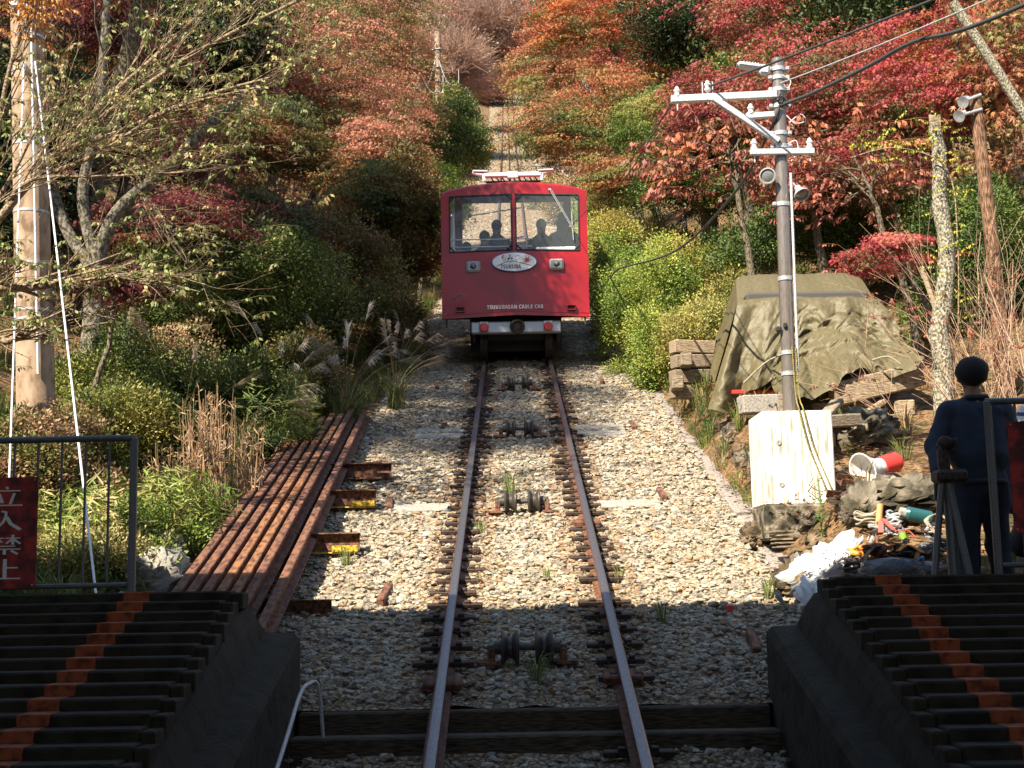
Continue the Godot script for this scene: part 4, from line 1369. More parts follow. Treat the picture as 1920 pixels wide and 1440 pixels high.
	words(sign, "lettering", "TSUKUBA", 0.070, sx.translated_local(Vector3(-0.06, -0.083, 0.006)), M.ink_dark, 0.80)
	var lf := PackedVector2Array()
	for k in 14:     # seven-pointed maple leaf
		var a := PI * 0.5 + 0.35 + TAU * k / 14.0
		var r: float = [0.085, 0.03][k % 2] * (0.75 if k in [6, 8] else 1.0)
		lf.append(Vector2(cos(a), sin(a)) * r)
	sg = MB.new()
	sg.prism(lf, 0.0, sx.translated_local(Vector3(0.215, 0.028, 0.007)))
	obj("maple_leaf_emblem", sg, M.lamp_red, sign)
	for s in [0, 1]:
		pass
	words(o, "lettering", "TSUKUBASAN CABLE CAR", 0.064, Transform3D(Basis(), Vector3(-0.01, 0.965, bow + 0.012)), M.ink_white, 0.90)
	# pale roof rack with its pantograph pan
	var off := Vector3(0, 0.296 * 1.5, -1.5)
	var pb := MB.new()
	pb.tube(spline([Vector3(-0.74, 3.37, 0) + off, Vector3(-0.62, 3.33, 0) + off, Vector3(-0.45, 3.32, 0) + off, Vector3(0, 3.325, 0) + off, Vector3(0.45, 3.33, 0) + off, Vector3(0.62, 3.345, 0) + off, Vector3(0.74, 3.39, 0) + off]), PackedFloat32Array([0.035]), 8)
	pb.box(Vector3(0, 3.30, 0.03) + off, Vector3(0.19, 0.13, 0.06))
	pb.box(Vector3(0, 3.305, 0) + off, Vector3(1.05, 0.07, 0.10))
	for s in [-1, 1]:
		pb.bar(Vector3(s * 0.73, 3.385, 0.0) + off, Vector3(s * 0.46, 3.375, 0) + off, 0.12, 0.028)
		pb.bar(Vector3(s * 0.54, 3.32, 0) + off, Vector3(s * 0.52, 3.18, 0.05) + off, 0.05, 0.04)
	var pan := obj("pantograph", pb, M.white_metal, o)
	pb = MB.new()
	for k in 9:
		pb.rod(Vector3(-0.4 + 0.1 * k, 3.28, -0.05) + off, Vector3(-0.4 + 0.1 * k + 0.06, 3.2, -0.1) + off, 0.012, 6)
	pb.rod(Vector3(-0.5, 3.21, -0.1) + off, Vector3(0.5, 3.21, -0.1) + off, 0.02, 6)
	obj("linkage", pb, M.dark_steel, pan)
	# passengers, seated with their backs to us
	var seats := [[-0.86, 2.02, -0.55, 0.92, lin(0.05, 0.05, 0.06), "in a dark coat by the left wall"], [-0.55, 2.15, -0.75, 1.0, lin(0.03, 0.04, 0.08), "in dark blue beside the white seat back"], [-0.34, 2.33, -1.2, 1.0, lin(0.03, 0.03, 0.03), "in black next to the aisle on the left"], [0.46, 2.33, -1.2, 1.0, lin(0.04, 0.04, 0.04), "with grey hair right of the aisle"], [0.84, 2.42, -0.7, 1.05, lin(0.03, 0.03, 0.035), "with long dark hair by the right window"]]
	for e in seats:
		var at: Vector3 = P(0.02, T(d0), d0) + Vector3(e[0], e[1] - 0.58 - 0.296 * e[2], e[2])
		passenger(at, e[3], e[4], "seated passenger seen from behind %s" % e[5], lin(0.20, 0.19, 0.18) if e[0] > 0.4 and e[0] < 0.5 else lin(0.015, 0.012, 0.01), e[0] > 0.8)

func passenger(at: Vector3, k: float, coat: Color, label: String, hair: Color, long_hair: bool) -> void:
	var o := thing("person", label, "person", at, "passengers inside the car")
	var skin := lin(0.30, 0.18, 0.12)
	var trousers := lin(0.03, 0.03, 0.04)
	var mb := MB.new()
	var b := [[Vector3(0, -0.12, 0), Vector3(0, 0.12, 0), 0.15, 0.15, coat], [Vector3(0, 0.12, 0), Vector3(0, 0.34, -0.01), 0.15, 0.13, coat]]
	for s in [-1, 1]:
		b.append([Vector3(s * 0.07, 0.33, 0), Vector3(s * 0.17, 0.31, 0), 0.08, 0.065, coat])
		b.append([Vector3(s * 0.19, 0.29, 0), Vector3(s * 0.23, 0.03, -0.03), 0.06, 0.05, coat])
		b.append([Vector3(s * 0.23, 0.03, -0.03), Vector3(s * 0.14, -0.05, -0.24), 0.045, 0.036, coat])
		b.append([Vector3(s * 0.14, -0.05, -0.24), Vector3(s * 0.11, -0.06, -0.33), 0.036, 0.03, skin])
		b.append([Vector3(s * 0.09, -0.15, -0.02), Vector3(s * 0.11, -0.13, -0.42), 0.095, 0.07, trousers])
		b.append([Vector3(s * 0.11, -0.13, -0.42), Vector3(s * 0.11, -0.52, -0.40), 0.062, 0.045, trousers])
	b.append([Vector3(0, 0.36, -0.01), Vector3(0, 0.48, -0.02), 0.055, 0.052, skin])
	b.append([Vector3(0, 0.54, -0.05), Vector3(0, 0.62, -0.02), 0.075, 0.09, skin])
	body_mesh(b, 0.024, mb, Transform3D(Basis().scaled(Vector3.ONE * k), Vector3.ZERO))
	obj("body", mb, M.skin, o)
	var hb := MB.new()
	hb.col = hair
	hb.blob(Vector3(0, 0.625, 0.0) * k, Vector3(0.096, 0.102, 0.108) * k, 5, 0.05, 16, 10, false)
	if long_hair:
		hb.blob(Vector3(0, 0.45, 0.05) * k, Vector3(0.12, 0.22, 0.07) * k, 6, 0.1, 14, 10, false)
	obj("hair", hb, M.skin, o)

# ---------------------------------------------------------------- signs, fences, poles
const SIGN_MARKS := [
	[[0.09, [[0.5, 0.98], [0.53, 0.86]]], [0.06, [[0.1, 0.78], [0.92, 0.78]]], [0.11, [[0.28, 0.62], [0.38, 0.2]]], [0.09, [[0.74, 0.66], [0.62, 0.14]]], [0.06, [[0.0, 0.08], [1.0, 0.08]]]],
	[[0.09, [[0.36, 0.95], [0.5, 0.92], [0.5, 0.7], [0.42, 0.42], [0.25, 0.18], [0.02, 0.02]]], [0.13, [[0.52, 0.68], [0.66, 0.34], [0.95, 0.06]]]],
	[[0.05, [[0.02, 0.82], [0.46, 0.82]]], [0.09, [[0.25, 0.98], [0.25, 0.5]]], [0.07, [[0.23, 0.78], [0.04, 0.55]]], [0.07, [[0.28, 0.76], [0.42, 0.62]]], [0.05, [[0.52, 0.82], [0.97, 0.82]]], [0.09, [[0.74, 0.98], [0.74, 0.5]]], [0.07, [[0.72, 0.78], [0.54, 0.56]]], [0.08, [[0.77, 0.76], [0.97, 0.54]]], [0.05, [[0.2, 0.43], [0.82, 0.43]]], [0.05, [[0.02, 0.29], [0.98, 0.29]]], [0.1, [[0.5, 0.29], [0.5, 0.03]]], [0.08, [[0.27, 0.22], [0.1, 0.03]]], [0.09, [[0.7, 0.22], [0.9, 0.05]]]],
	[[0.12, [[0.52, 0.98], [0.52, 0.06]]], [0.06, [[0.52, 0.56], [0.92, 0.56]]], [0.12, [[0.2, 0.62], [0.2, 0.06]]], [0.06, [[0.0, 0.05], [1.0, 0.05]]]]]

func warning_sign(at: Vector3, w: float, h: float, label: String, shift := 0.0) -> void:
	var o := thing("warning_sign", label, "sign", at, "red warning signs on the fences")
	var mb := MB.new()
	mb.box(Vector3.ZERO, Vector3(w, h, 0.006), Basis(), 0.001)
	obj("board", mb, M.sign_red, o)
	for k in 4:
		stroke_marks(o, "letter", SIGN_MARKS[k], Transform3D(Basis().scaled(Vector3(0.20, 0.125, 1)), Vector3(-0.10 + shift, h * 0.5 - 0.045 - 0.145 * (k + 1) + 0.01, 0.0045)), M.ink_white)
	for c in [Vector2(-1, 1), Vector2(1, 1), Vector2(-1, -1), Vector2(1, -1)]:
		var b := MB.new()
		b.blob(Vector3(c.x * (w * 0.5 - 0.02), c.y * (h * 0.5 - 0.02), 0.004), Vector3(0.006, 0.006, 0.004), 1, 0, 8, 5, false)
		obj("bolt", b, M.galv, o)

func fence(called: String, label: String, x_near: float, x_far: float, y0: float, y1: float, d: float, gap: float) -> Node3D:
	var o := thing(called, label, "fence", P(x_near, y0, d))
	var s := signf(x_far - x_near)
	var w := absf(x_far - x_near)
	var h := y1 - y0
	var mb := MB.new()
	mb.rod(Vector3(-s * 0.018, h, 0), Vector3(s * w, h, 0), 0.021, 10)
	obj("top_rail", mb, M.fence, o)
	mb = MB.new()
	mb.rod(Vector3(s * 0.02, 0.03, 0), Vector3(s * w, 0.03, 0), 0.016, 8)
	obj("bottom_rail", mb, M.fence, o)
	for x in [0.0, 0.045] if s < 0 else [0.0, 0.05]:
		mb = MB.new()
		mb.box(Vector3(s * x * -0.4, h * 0.5 - 0.1, x * 0.6), Vector3(0.034, h + 0.2, 0.034), Basis(), 0.006)
		obj("post", mb, M.fence, o)
	var x := gap
	while x < w:
		mb = MB.new()
		mb.rod(Vector3(s * x, 0.03, 0), Vector3(s * x, h, 0), 0.008, 8)
		obj("baluster", mb, M.fence, o)
		x += gap
	return o

func insulator(mb: MB, at: Vector3, k := 1.0) -> void:
	mb.lathe([Vector2(0.012, -0.02), Vector2(0.03, 0.0), Vector2(0.034, 0.015), Vector2(0.02, 0.024), Vector2(0.022, 0.04), Vector2(0.032, 0.05), Vector2(0.032, 0.062), Vector2(0.018, 0.07), Vector2(0.02, 0.085), Vector2(0.0, 0.1)], Transform3D(Basis().scaled(Vector3.ONE * k), at), 14)

func build_right_pole() -> void:
	var bx := thing("concrete_block", "white painted concrete block carrying the brown pole", "concrete block", P(2.29, 3.62, 11.75))
	var mb := MB.new()
	mb.box(Vector3(0, 0.475, 0), Vector3(0.60, 0.79, 0.62), Basis(), 0.012)
	obj("painted_body", mb, M.white_paint, bx)
	mb = MB.new()
	mb.box(Vector3(0.004, -0.06, 0.006), Vector3(0.605, 0.30, 0.64), Basis(), 0.02)
	obj("bare_foot", mb, M.rock, bx)
	for e in [[-0.16, 0.60], [-0.15, 0.25]]:
		mb = MB.new()
		mb.lathe([Vector2(0.022, 0), Vector2(0.022, 0.006), Vector2(0.012, 0.007), Vector2(0.0, 0.002)], Transform3D(Basis(Vector3.RIGHT, PI / 2), Vector3(e[0], e[1], 0.31)), 14)
		obj("tie_hole", mb, M.sleeper, bx)
	var o := thing("utility_pole", "brown steel pole with white crossarms standing on the white block", "utility pole", P(2.27, 4.488, 11.6))
	mb = MB.new()
	mb.tube(PackedVector3Array([Vector3.ZERO, Vector3(0.012, 1.0, 0), Vector3(0.04, 3.16, 0)]), PackedFloat32Array([0.060, 0.059, 0.056]), 20)
	obj("shaft", mb, M.pole_brown, o)
	var ctr := func(y: float) -> float: return 0.0125 * y
	for y in [0.34, 0.52, 1.17, 1.83, 2.35, 2.47, 2.72, 2.87, 2.98, 3.06]:
		mb = MB.new()
		var r := 0.066
		mb.lathe([Vector2(0.05, -0.018), Vector2(r, -0.018), Vector2(r, 0.018), Vector2(0.05, 0.018)], Transform3D(Basis(), Vector3(ctr.call(y), y, 0)), 20)
		if y > 1.5:
			mb.box(Vector3(ctr.call(y) - 0.078, y, 0.02), Vector3(0.035, 0.036, 0.05))
			mb.box(Vector3(ctr.call(y) + 0.078, y, 0.02), Vector3(0.035, 0.036, 0.05))
		obj("clamp", mb, M.galv, o)
	# arms
	var arm := MB.new()
	arm.box(Vector3(-0.46, 2.80, 0.055), Vector3(0.93, 0.062, 0.055), Basis(Vector3.BACK, 0.03), 0.004)
	var a1 := obj("crossarm", arm, M.white_metal, o)
	arm = MB.new()
	arm.bar(Vector3(-0.56, 2.78, 0.085), Vector3(0.0, 2.38, 0.07), 0.05, 0.055, Vector3(0, 0, 1), 0.004)
	obj("brace", arm, M.white_metal, o)
	arm = MB.new()
	arm.box(Vector3(-0.15, 2.625, 0.055), Vector3(0.25, 0.05, 0.05), Basis(Vector3.BACK, 0.05), 0.004)
	obj("short_arm", arm, M.white_metal, o)
	arm = MB.new()
	arm.box(Vector3(0.025, 2.285, 0.075), Vector3(0.56, 0.05, 0.045), Basis(Vector3.BACK, -0.005), 0.004)
	obj("lower_crossarm", arm, M.white_metal, o)
	for e in [[-0.87, 2.81], [-0.60, 2.86], [-0.23, 2.64], [-0.215, 2.32], [0.27, 2.32]]:
		mb = MB.new()
		insulator(mb, Vector3(e[0], e[1], 0.06), 0.95)
		mb.rod(Vector3(e[0], e[1] - 0.12, 0.06), Vector3(e[0], e[1], 0.06), 0.006, 6)
		obj("insulator", mb, M.panel_white, o)
	mb = MB.new()
	for s in [-1, 1]:
		mb.rod(Vector3(-0.60 + s * 0.045, 2.82, 0.06), Vector3(-0.60 + s * 0.045, 2.94, 0.06), 0.006, 6)
	obj("insulator_cage", mb, M.galv, o)
	# street lamp head
	mb = MB.new()
	mb.box(Vector3(-0.22, 3.085, 0.03), Vector3(0.22, 0.05, 0.10), Basis(Vector3.BACK, -0.16), 0.02)
	mb.box(Vector3(-0.09, 3.05, 0.03), Vector3(0.10, 0.095, 0.07), Basis(Vector3.BACK, -0.12), 0.02)
	for k in 6:
		mb.box(Vector3(-0.27 + 0.025 * k, 3.118 - 0.004 * k, 0.03), Vector3(0.01, 0.012, 0.08), Basis(), 0.001)
	obj("street_lamp_head", mb, M.white_metal, o)
	# floodlights
	for e in [[Vector3(-0.115, 2.065, 0.09), Vector3(-0.25, -0.25, 1.0)], [Vector3(0.17, 1.90, 0.09), Vector3(0.25, -0.85, 0.6)]]:
		var dir: Vector3 = e[1].normalized()
		var xx := dir.cross(Vector3.UP).normalized()
		var xf := Transform3D(Basis(xx, dir, xx.cross(dir)), e[0])
		mb = MB.new()
		mb.lathe([Vector2(0.0, -0.09), Vector2(0.03, -0.09), Vector2(0.035, -0.05), Vector2(0.068, 0.0), Vector2(0.072, 0.02), Vector2(0.062, 0.022), Vector2(0.056, 0.005), Vector2(0.0, 0.0)], xf, 22)
		var fl := obj("floodlight", mb, M.galv, o)
		mb = MB.new()
		mb.lathe([Vector2(0.058, 0.006), Vector2(0.03, 0.016), Vector2(0.0, 0.02)], xf, 22)
		obj("lens", mb, M.lens, fl)
		mb = MB.new()
		mb.bar(e[0] - dir * 0.06, Vector3(ctr.call(2.06) + signf(e[0].x) * 0.07, 2.06, 0.02), 0.03, 0.008)
		obj("bracket", mb, M.galv, fl)
	mb = MB.new()
	mb.tube(PackedVector3Array([Vector3(0.095, 2.1, 0.05), Vector3(0.085, 1.2, 0.05), Vector3(0.075, 0.35, 0.05)]), PackedFloat32Array([0.012]), 8)
	obj("conduit", mb, M.white_metal, o)
	# cables tied loosely round the pole, in loops
	mb = MB.new()
	mb.tube(spline([Vector3(0.06, 2.99, 0.06), Vector3(0.13, 2.93, 0.07), Vector3(0.10, 2.86, 0.07), Vector3(0.07, 2.9, 0.07)]), PackedFloat32Array([0.005]), 5)
	mb.tube(spline([Vector3(0.08, 2.62, 0.06), Vector3(0.15, 2.54, 0.08), Vector3(0.24, 2.56, 0.08), Vector3(0.2, 2.62, 0.08), Vector3(0.1, 2.55, 0.07)]), PackedFloat32Array([0.005]), 5)
	mb.tube(spline([Vector3(0.08, 2.36, 0.06), Vector3(0.15, 2.38, 0.08), Vector3(0.16, 2.28, 0.08), Vector3(0.1, 2.2, 0.07)]), PackedFloat32Array([0.005]), 5)
	obj("cable_loop", mb, M.white_metal, o)
	mb = MB.new()
	mb.tube(spline([Vector3(0.0, 2.75, 0.085), Vector3(0.05, 2.78, 0.09), Vector3(0.09, 2.72, 0.08), Vector3(0.02, 2.70, 0.09)]), PackedFloat32Array([0.011]), 6)
	mb.blob(Vector3(0.03, 2.78, 0.08), Vector3(0.035, 0.06, 0.03), 4, 0.3, 8, 6)
	obj("cable_splice", mb, M.wire, o)
	mb = MB.new()
	mb.box(Vector3(-0.02, 0.75, 0.067), Vector3(0.03, 0.045, 0.03), Basis(), 0.008)
	mb.box(Vector3(-0.075, 0.72, 0.05), Vector3(0.05, 0.05, 0.04), Basis(), 0.012)
	obj("cable_grip", mb, M.black, o)
	# wires
	one("overhead_wire", curved(P(1.67, 7.38, 11.54), P(4.4, 7.22, 7.4), 0.05), 0.010, M.wire, "upper black overhead wire running past the lamp to the upper right", "wire")
	one("overhead_wire", curved(P(2.31, 7.40, 11.53), P(4.4, 7.14, 7.4), 0.06), 0.006, M.galv, "thin twisted wire between the two black cables", "wire")
	one("overhead_cable", spline([P(2.33, 7.20, 11.51), P(2.55, 7.20, 11.2), P(2.85, 7.19, 10.6), P(3.0, 7.10, 9.9), P(3.35, 6.98, 9.2), P(4.4, 6.94, 7.2)]), 0.016, M.wire, "thick black cable bundle running from the brown pole to the upper right", "cable")
	one("overhead_cable", spline([P(2.29, 7.19, 11.51), P(2.22, 7.0, 11.7), P(2.12, 6.84, 13.0), P(1.9, 7.0, 16.0), P(1.5, 7.6, 19.5), P(1.9, 9.2, 27.0), P(3.0, 13.5, 40.0)]), 0.013, M.wire, "black cable drooping from the brown pole down behind the green bushes", "cable")
	one("overhead_wire", curved(P(1.40, 7.33, 11.54), P(2.6, 15.6, 45.0), 0.35), 0.006, M.wire, "thin dark wire leaving the outer insulator up the hill", "wire")
	one("overhead_wire", curved(P(1.42, 7.32, 11.6), P(-0.6, 20.0, 60.0), 1.6), 0.005, M.wire, "thin dark wire sagging from the crossarm towards the track", "wire")
	# rope tied to the pole, hanging down the block
	for k in 2:
		one("rope", spline([P(2.30 + 0.03 * k, 5.05, 11.53), P(2.31 + 0.03 * k, 4.62, 11.52), P(2.31 + 0.035 * k, 4.5, 11.42), P(2.36 + 0.04 * k, 4.2, 11.38), P(2.45 + 0.045 * k, 3.9, 11.32), P(2.55 + 0.05 * k, 3.5, 11.2), P(2.60 + 0.06 * k, 3.38, 11.1)]), 0.0065, M.rope, "yellow and black rope hanging over the front of the white block, %s" % ("left strand" if k == 0 else "right strand"), "rope", "ropes on the white block")

func build_left_pole() -> void:
	var g := ground(-4.62, 13.0)
	var o := thing("concrete_pole", "tall pale concrete pole with steel bands behind the left fence", "utility pole", P(-4.62, g - 0.2, 13.0))
	var lean := Vector3(-0.235 / 4.3, 1, 0)
	var mb := MB.new()
	mb.tube(PackedVector3Array([Vector3.ZERO, lean * 2.5, lean * 6.6]), PackedFloat32Array([0.185, 0.17, 0.145]), 24)
	obj("shaft", mb, M.pole_concrete, o)
	for y in [1.55, 1.64, 2.1, 2.62, 3.3, 3.36, 4.05, 4.42, 4.71, 5.2, 5.6]:
		mb = MB.new()
		var r: float = lerpf(0.186, 0.147, y / 6.6) + 0.004
		mb.lathe([Vector2(r - 0.01, -0.012), Vector2(r, -0.012), Vector2(r, 0.012), Vector2(r - 0.01, 0.012)], Transform3D(Basis(), lean * y), 24)
		obj("steel_band", mb, M.galv, o)
	for e in [[4.72, -0.06], [4.66, 0.1], [4.05, 0.02]]:
		mb = MB.new()
		mb.box(lean * e[0] + Vector3(e[1], 0, 0.175), Vector3(0.10 if e[0] > 4.5 else 0.04, 0.10, 0.05), Basis(), 0.015)
		obj("clamp", mb, M.white_metal, o)
	for k in 3:
		mb = MB.new()
		if k:
			mb.tube(PackedVector3Array([lean * 1.0 + Vector3(0.02 + 0.035 * k, 0, 0.185), lean * 5.9 + Vector3(0.03 + 0.035 * k, 0, 0.16)]), PackedFloat32Array([0.012]), 6)
		else:
			mb.tube(PackedVector3Array([lean * 4.5 + Vector3(-0.02, 0, 0.175), lean * 5.6 + Vector3(-0.02, 0, 0.165)]), PackedFloat32Array([0.010]), 6)
		if k != 1:
			obj("cable_run", mb, M.guy, o)
	one("guy_wire", PackedVector3Array([P(-4.83, 8.2, 12.84), P(-3.62, 3.2, 9.55)]), 0.008, M.guy, "shiny guy wire on the left side of the concrete pole", "guy wire", "", 8)
	one("guy_wire", PackedVector3Array([P(-4.72, 8.25, 12.84), P(-2.83, 3.05, 9.02)]), 0.009, M.guy, "shiny guy wire slanting down to the right of the concrete pole", "guy wire", "", 8)

func far_poles() -> void:
	for e in [[-3.22, 60.0, 8.7, "slim tan utility pole with hanging cables above the left bushes", 0.14], [-3.40, 49.0, 8.3, "tan utility pole half hidden in the pink maples", 0.15]]:
		var g := ground(e[0], e[1])
		var o := thing("utility_pole", e[3], "utility pole", P(e[0], g, e[1]))
		var mb := MB.new()
		mb.tube(PackedVector3Array([Vector3.ZERO, Vector3(0, e[2], 0)]), PackedFloat32Array([e[4] * 1.2, e[4]]), 14)
		obj("shaft", mb, M.pole_concrete, o)
		for y in [0.66, 0.72, 0.8, 0.9]:
			mb = MB.new()
			mb.box(Vector3(0, e[2] * y, 0), Vector3(0.42, 0.05, 0.34), Basis(Vector3.UP, 0.3 * y * 10.0))
			obj("clamp", mb, M.galv, o)
		mb = MB.new()
		mb.tube(spline([Vector3(0, e[2] * 0.9, 0.1), Vector3(-0.3, e[2] * 0.75, 0.2), Vector3(-0.7, e[2] * 0.66, 0.2), Vector3(-1.0, e[2] * 0.72, 0.2)]), PackedFloat32Array([0.018]), 6)
		mb.tube(spline([Vector3(0, e[2] * 0.86, 0.1), Vector3(0.4, e[2] * 0.72, 0.2), Vector3(0.9, e[2] * 0.7, 0.2), Vector3(0.95, e[2] * 0.78, 0.2)]), PackedFloat32Array([0.018]), 6)
		obj("cable_run", mb, M.galv, o)
	for e in [[2.0, 58.0, 1.2, "white pole arm poking out of the bushes right of the track"], [5.1, 52.0, 2.6, "white pole arm among the orange maples on the right"]]:
		var g := ground(e[0], e[1])
		var o := thing("bracket_pole", e[3], "pole", P(e[0], g, e[1]))
		var mb := MB.new()
		mb.rod(Vector3.ZERO, Vector3(0, e[2] + 1.6, 0), 0.06, 10)
		obj("shaft", mb, M.pole_brown, o)
		mb = MB.new()
		mb.box(Vector3(-0.35, e[2] + 1.5, 0), Vector3(1.3, 0.1, 0.1))
		mb.bar(Vector3(-0.1, e[2] + 1.5, 0.1), Vector3(0.55, e[2] + 0.9, 0.1), 0.1, 0.1)
		obj("arm", mb, M.white_metal, o)
	# pole with floodlights in the trees at the upper right
	var g2 := ground(5.27, 14.8)
	var o2 := thing("floodlight_pole", "straight reddish trunk used as a pole, with two floodlights near its top", "light pole", P(5.27, g2, 14.8))
	var mb2 := MB.new()
	var ht := 8.42 - g2
	mb2.tube(PackedVector3Array([Vector3.ZERO, Vector3(-0.02, ht * 0.5, 0), Vector3(-0.1, ht, 0)]), PackedFloat32Array([0.085, 0.078, 0.066]), 12)
	obj("shaft", mb2, M.bark_red, o2)
	for e in [Vector3(-0.27, ht - 0.10, 0.12), Vector3(-0.33, ht - 0.27, 0.14)]:
		mb2 = MB.new()
		var dir := Vector3(-0.7, -0.5, 0.5).normalized()
		var xx := dir.cross(Vector3.UP).normalized()
		mb2.lathe([Vector2(0.0, -0.10), Vector2(0.032, -0.10), Vector2(0.036, -0.04), Vector2(0.066, 0.0), Vector2(0.07, 0.02), Vector2(0.0, 0.01)], Transform3D(Basis(xx, dir, xx.cross(dir)), e), 18)
		mb2.rod(e, Vector3(-0.05, e.y + 0.1, 0.05), 0.02, 6)
		obj("floodlight", mb2, M.galv, o2)

# ---------------------------------------------------------------- tarpaulin heap and timbers
func build_tarp() -> void:
	var o := thing("tarpaulin_cover", "olive tarpaulin draped over machinery behind the brown pole", "tarpaulin", P(3.4, T(16.5) + 0.4, 16.5))
	var fn := FastNoiseLite.new()
	fn.seed = 4
	fn.frequency = 1.1
	var base := Vector3(3.4, T(16.5) + 0.4, -16.5)
	# sheet one: flat sloping top, front apron falling in folds
	var g := []
	for j in 31:
		var row := PackedVector3Array()
		for i in 121:
			var u := i / 120.0
			var x: float
			var y: float
			var d: float
			if j <= 10:
				var t := j / 10.0
				d = lerpf(15.85, 17.6, t)
				x = lerpf(lerpf(2.58, 2.86, t), lerpf(4.27, 4.32, t), u)
				y = lerpf(6.37, 6.92, smoothstep(0.0, 0.7, t)) + 0.025 * fn.get_noise_2d(u * 4, t * 3) - 0.05 * pow(2 * u - 1, 6)
				row.append(Vector3(x, y, -d) - base)
			else:
				var t := (j - 10) / 20.0
				var drop := lerpf(1.28, 0.62, smoothstep(0.20, 0.36, u)) + 0.12 * sin(u * 23.0)
				var fold := (0.13 * sin(u * 27.0 + 1.7 * sin(u * 9.0)) * (1.0 - 0.5 * u) + 0.08 * fn.get_noise_2d(u * 9.0, t * 4.0)) * t
				x = lerpf(2.58, 4.27, u) + (u - 0.5) * 0.62 * t * (1.3 if u < 0.5 else 0.6) + 0.03 * sin(t * 5.0 + u * 30.0) * t
				y = 6.37 - drop * t - 0.02 * sin(t * 9.0 + u * 14.0) - 0.05 * pow(2 * u - 1, 6)
				d = 15.85 - 0.08 * sin(t * PI * 0.5) - fold - 0.16 * t
				var cr := absf(fn.get_noise_3d(u * 6.0 + t * 2.0, t * 2.5, 7.0)) * 0.16 + absf(fn.get_noise_3d(u * 9.0 - t * 3.0, t * 3.0, 3.0)) * 0.03
				row.append(Vector3(x, y + 0.02 * sin(u * 41.0) * t, -d - cr * t) - base)
		g.append(row)
	# order rows: apron bottom first, then up and over
	var rows := []
	for j in range(30, 10, -1):
		rows.append(g[j])
	for j in range(0, 11):
		rows.append(g[j])
	var last: PackedVector3Array = g[10]
	for k in 5:
		var r2 := PackedVector3Array()
		for p in last:
			r2.append(p + Vector3(0, -0.25 * (k + 1), -0.03 * (k + 1)))
		rows.append(r2)
	var mb := MB.new()
	mb.grid(rows)
	obj("main_sheet", mb, M.tarp, o)
	# side skirts
	for s in [0, 120]:
		mb = MB.new()
		var sk := []
		for k in 9:
			var row := PackedVector3Array()
			for j in 11:
				var p: Vector3 = g[j][s]
				var t := k / 8.0
				row.append(p + Vector3((-0.30 if s == 0 else 0.12) * t, -1.15 * t * (0.8 + 0.2 * sin(j * 1.7)), 0) + Vector3(0.06 * sin(j * 2.2) * t, 0, 0))
			sk.append(row)
		if s == 120:
			sk.reverse()
		mb.grid(sk)
		obj("side_skirt", mb, M.tarp, o)
	# sheet two: a second piece thrown over the front right
	rows = []
	for j in 41:
		var t := j / 40.0
		var row := PackedVector3Array()
		for i in 97:
			var u := i / 96.0
			var ridge := 6.16 - 0.50 * pow(absf(u - 0.56) * 1.9, 1.3)
			var foot := lerpf(4.94, 5.27, smoothstep(0.12, 0.55, u)) + 0.05 * sin(u * 13.0) + 0.04 * absf(sin(u * 24.0)) + 0.12 * smoothstep(0.8, 1.0, u)
			var fold := 0.075 * sin(u * 21.0 + 2.2 * sin(u * 5.0)) + 0.05 * fn.get_noise_2d(u * 4.0, t * 1.5 + 40.0)
			var y := lerpf(foot, ridge, pow(t, 0.85))
			var x := lerpf(2.95 - 0.20 * (1.0 - t), 4.52 - 0.10 * (1.0 - t), u) + 0.02 * sin(t * 8.0 + u * 22.0)
			var cr := absf(fn.get_noise_3d(u * 2.2 + t * 1.2, t * 0.9, 17.0)) * 0.24 + absf(fn.get_noise_3d(u * 7.0 - t * 2.0, t * 2.6, 13.0)) * 0.06
			var d := 14.72 + 0.88 * t + 0.1 * sin(t * PI) + fold * (1.0 - 0.6 * t) + cr
			row.append(Vector3(x, y, -d) - base)
		rows.append(row)
	mb = MB.new()
	mb.grid(rows)
	obj("front_sheet", mb, M.tarp, o)
	# what it covers: a dark machine body on red trestle legs
	var mc := thing("covered_machine", "dark machine with red trestle legs under the tarpaulin", "machine", P(3.3, T(16.5) + 0.4, 16.6))
	mb = MB.new()
	mb.box(Vector3(0.12, 0.72, 0.1), Vector3(1.45, 0.9, 1.2), Basis(), 0.03)
	obj("body", mb, M.dark_inside, mc)
	for e in [[-0.95, -0.62], [-0.62, -0.80], [-0.3, -0.5]]:
		mb = MB.new()
		mb.bar(Vector3(e[0], -0.1, 0.85), Vector3(e[1], 0.55, 0.7), 0.05, 0.05)
		obj("trestle_leg", mb, M.plastic_red, mc)
	mb = MB.new()
	mb.bar(Vector3(-1.05, -0.05, 0.9), Vector3(-0.2, -0.05, 0.9), 0.05, 0.05)
	obj("trestle_foot", mb, M.plastic_red, mc)
	for e in [[P(2.5, 5.27, 15.2), P(2.92, 5.56, 14.98), "pale rope end hanging from the left edge of the tarpaulin"], [P(3.85, 5.44, 14.8), P(4.14, 5.38, 14.75), "pale rope tied along the lower hem of the tarpaulin"], [P(3.5, 5.0, 14.85), P(3.62, 5.2, 14.8), "short rope knot over the light beam"]]:
		one("rope", spline([e[0], (e[0] + e[1]) * 0.5 + Vector3(0.02, 0.06, 0), e[1]]), 0.010, M.strap, e[2], "rope")
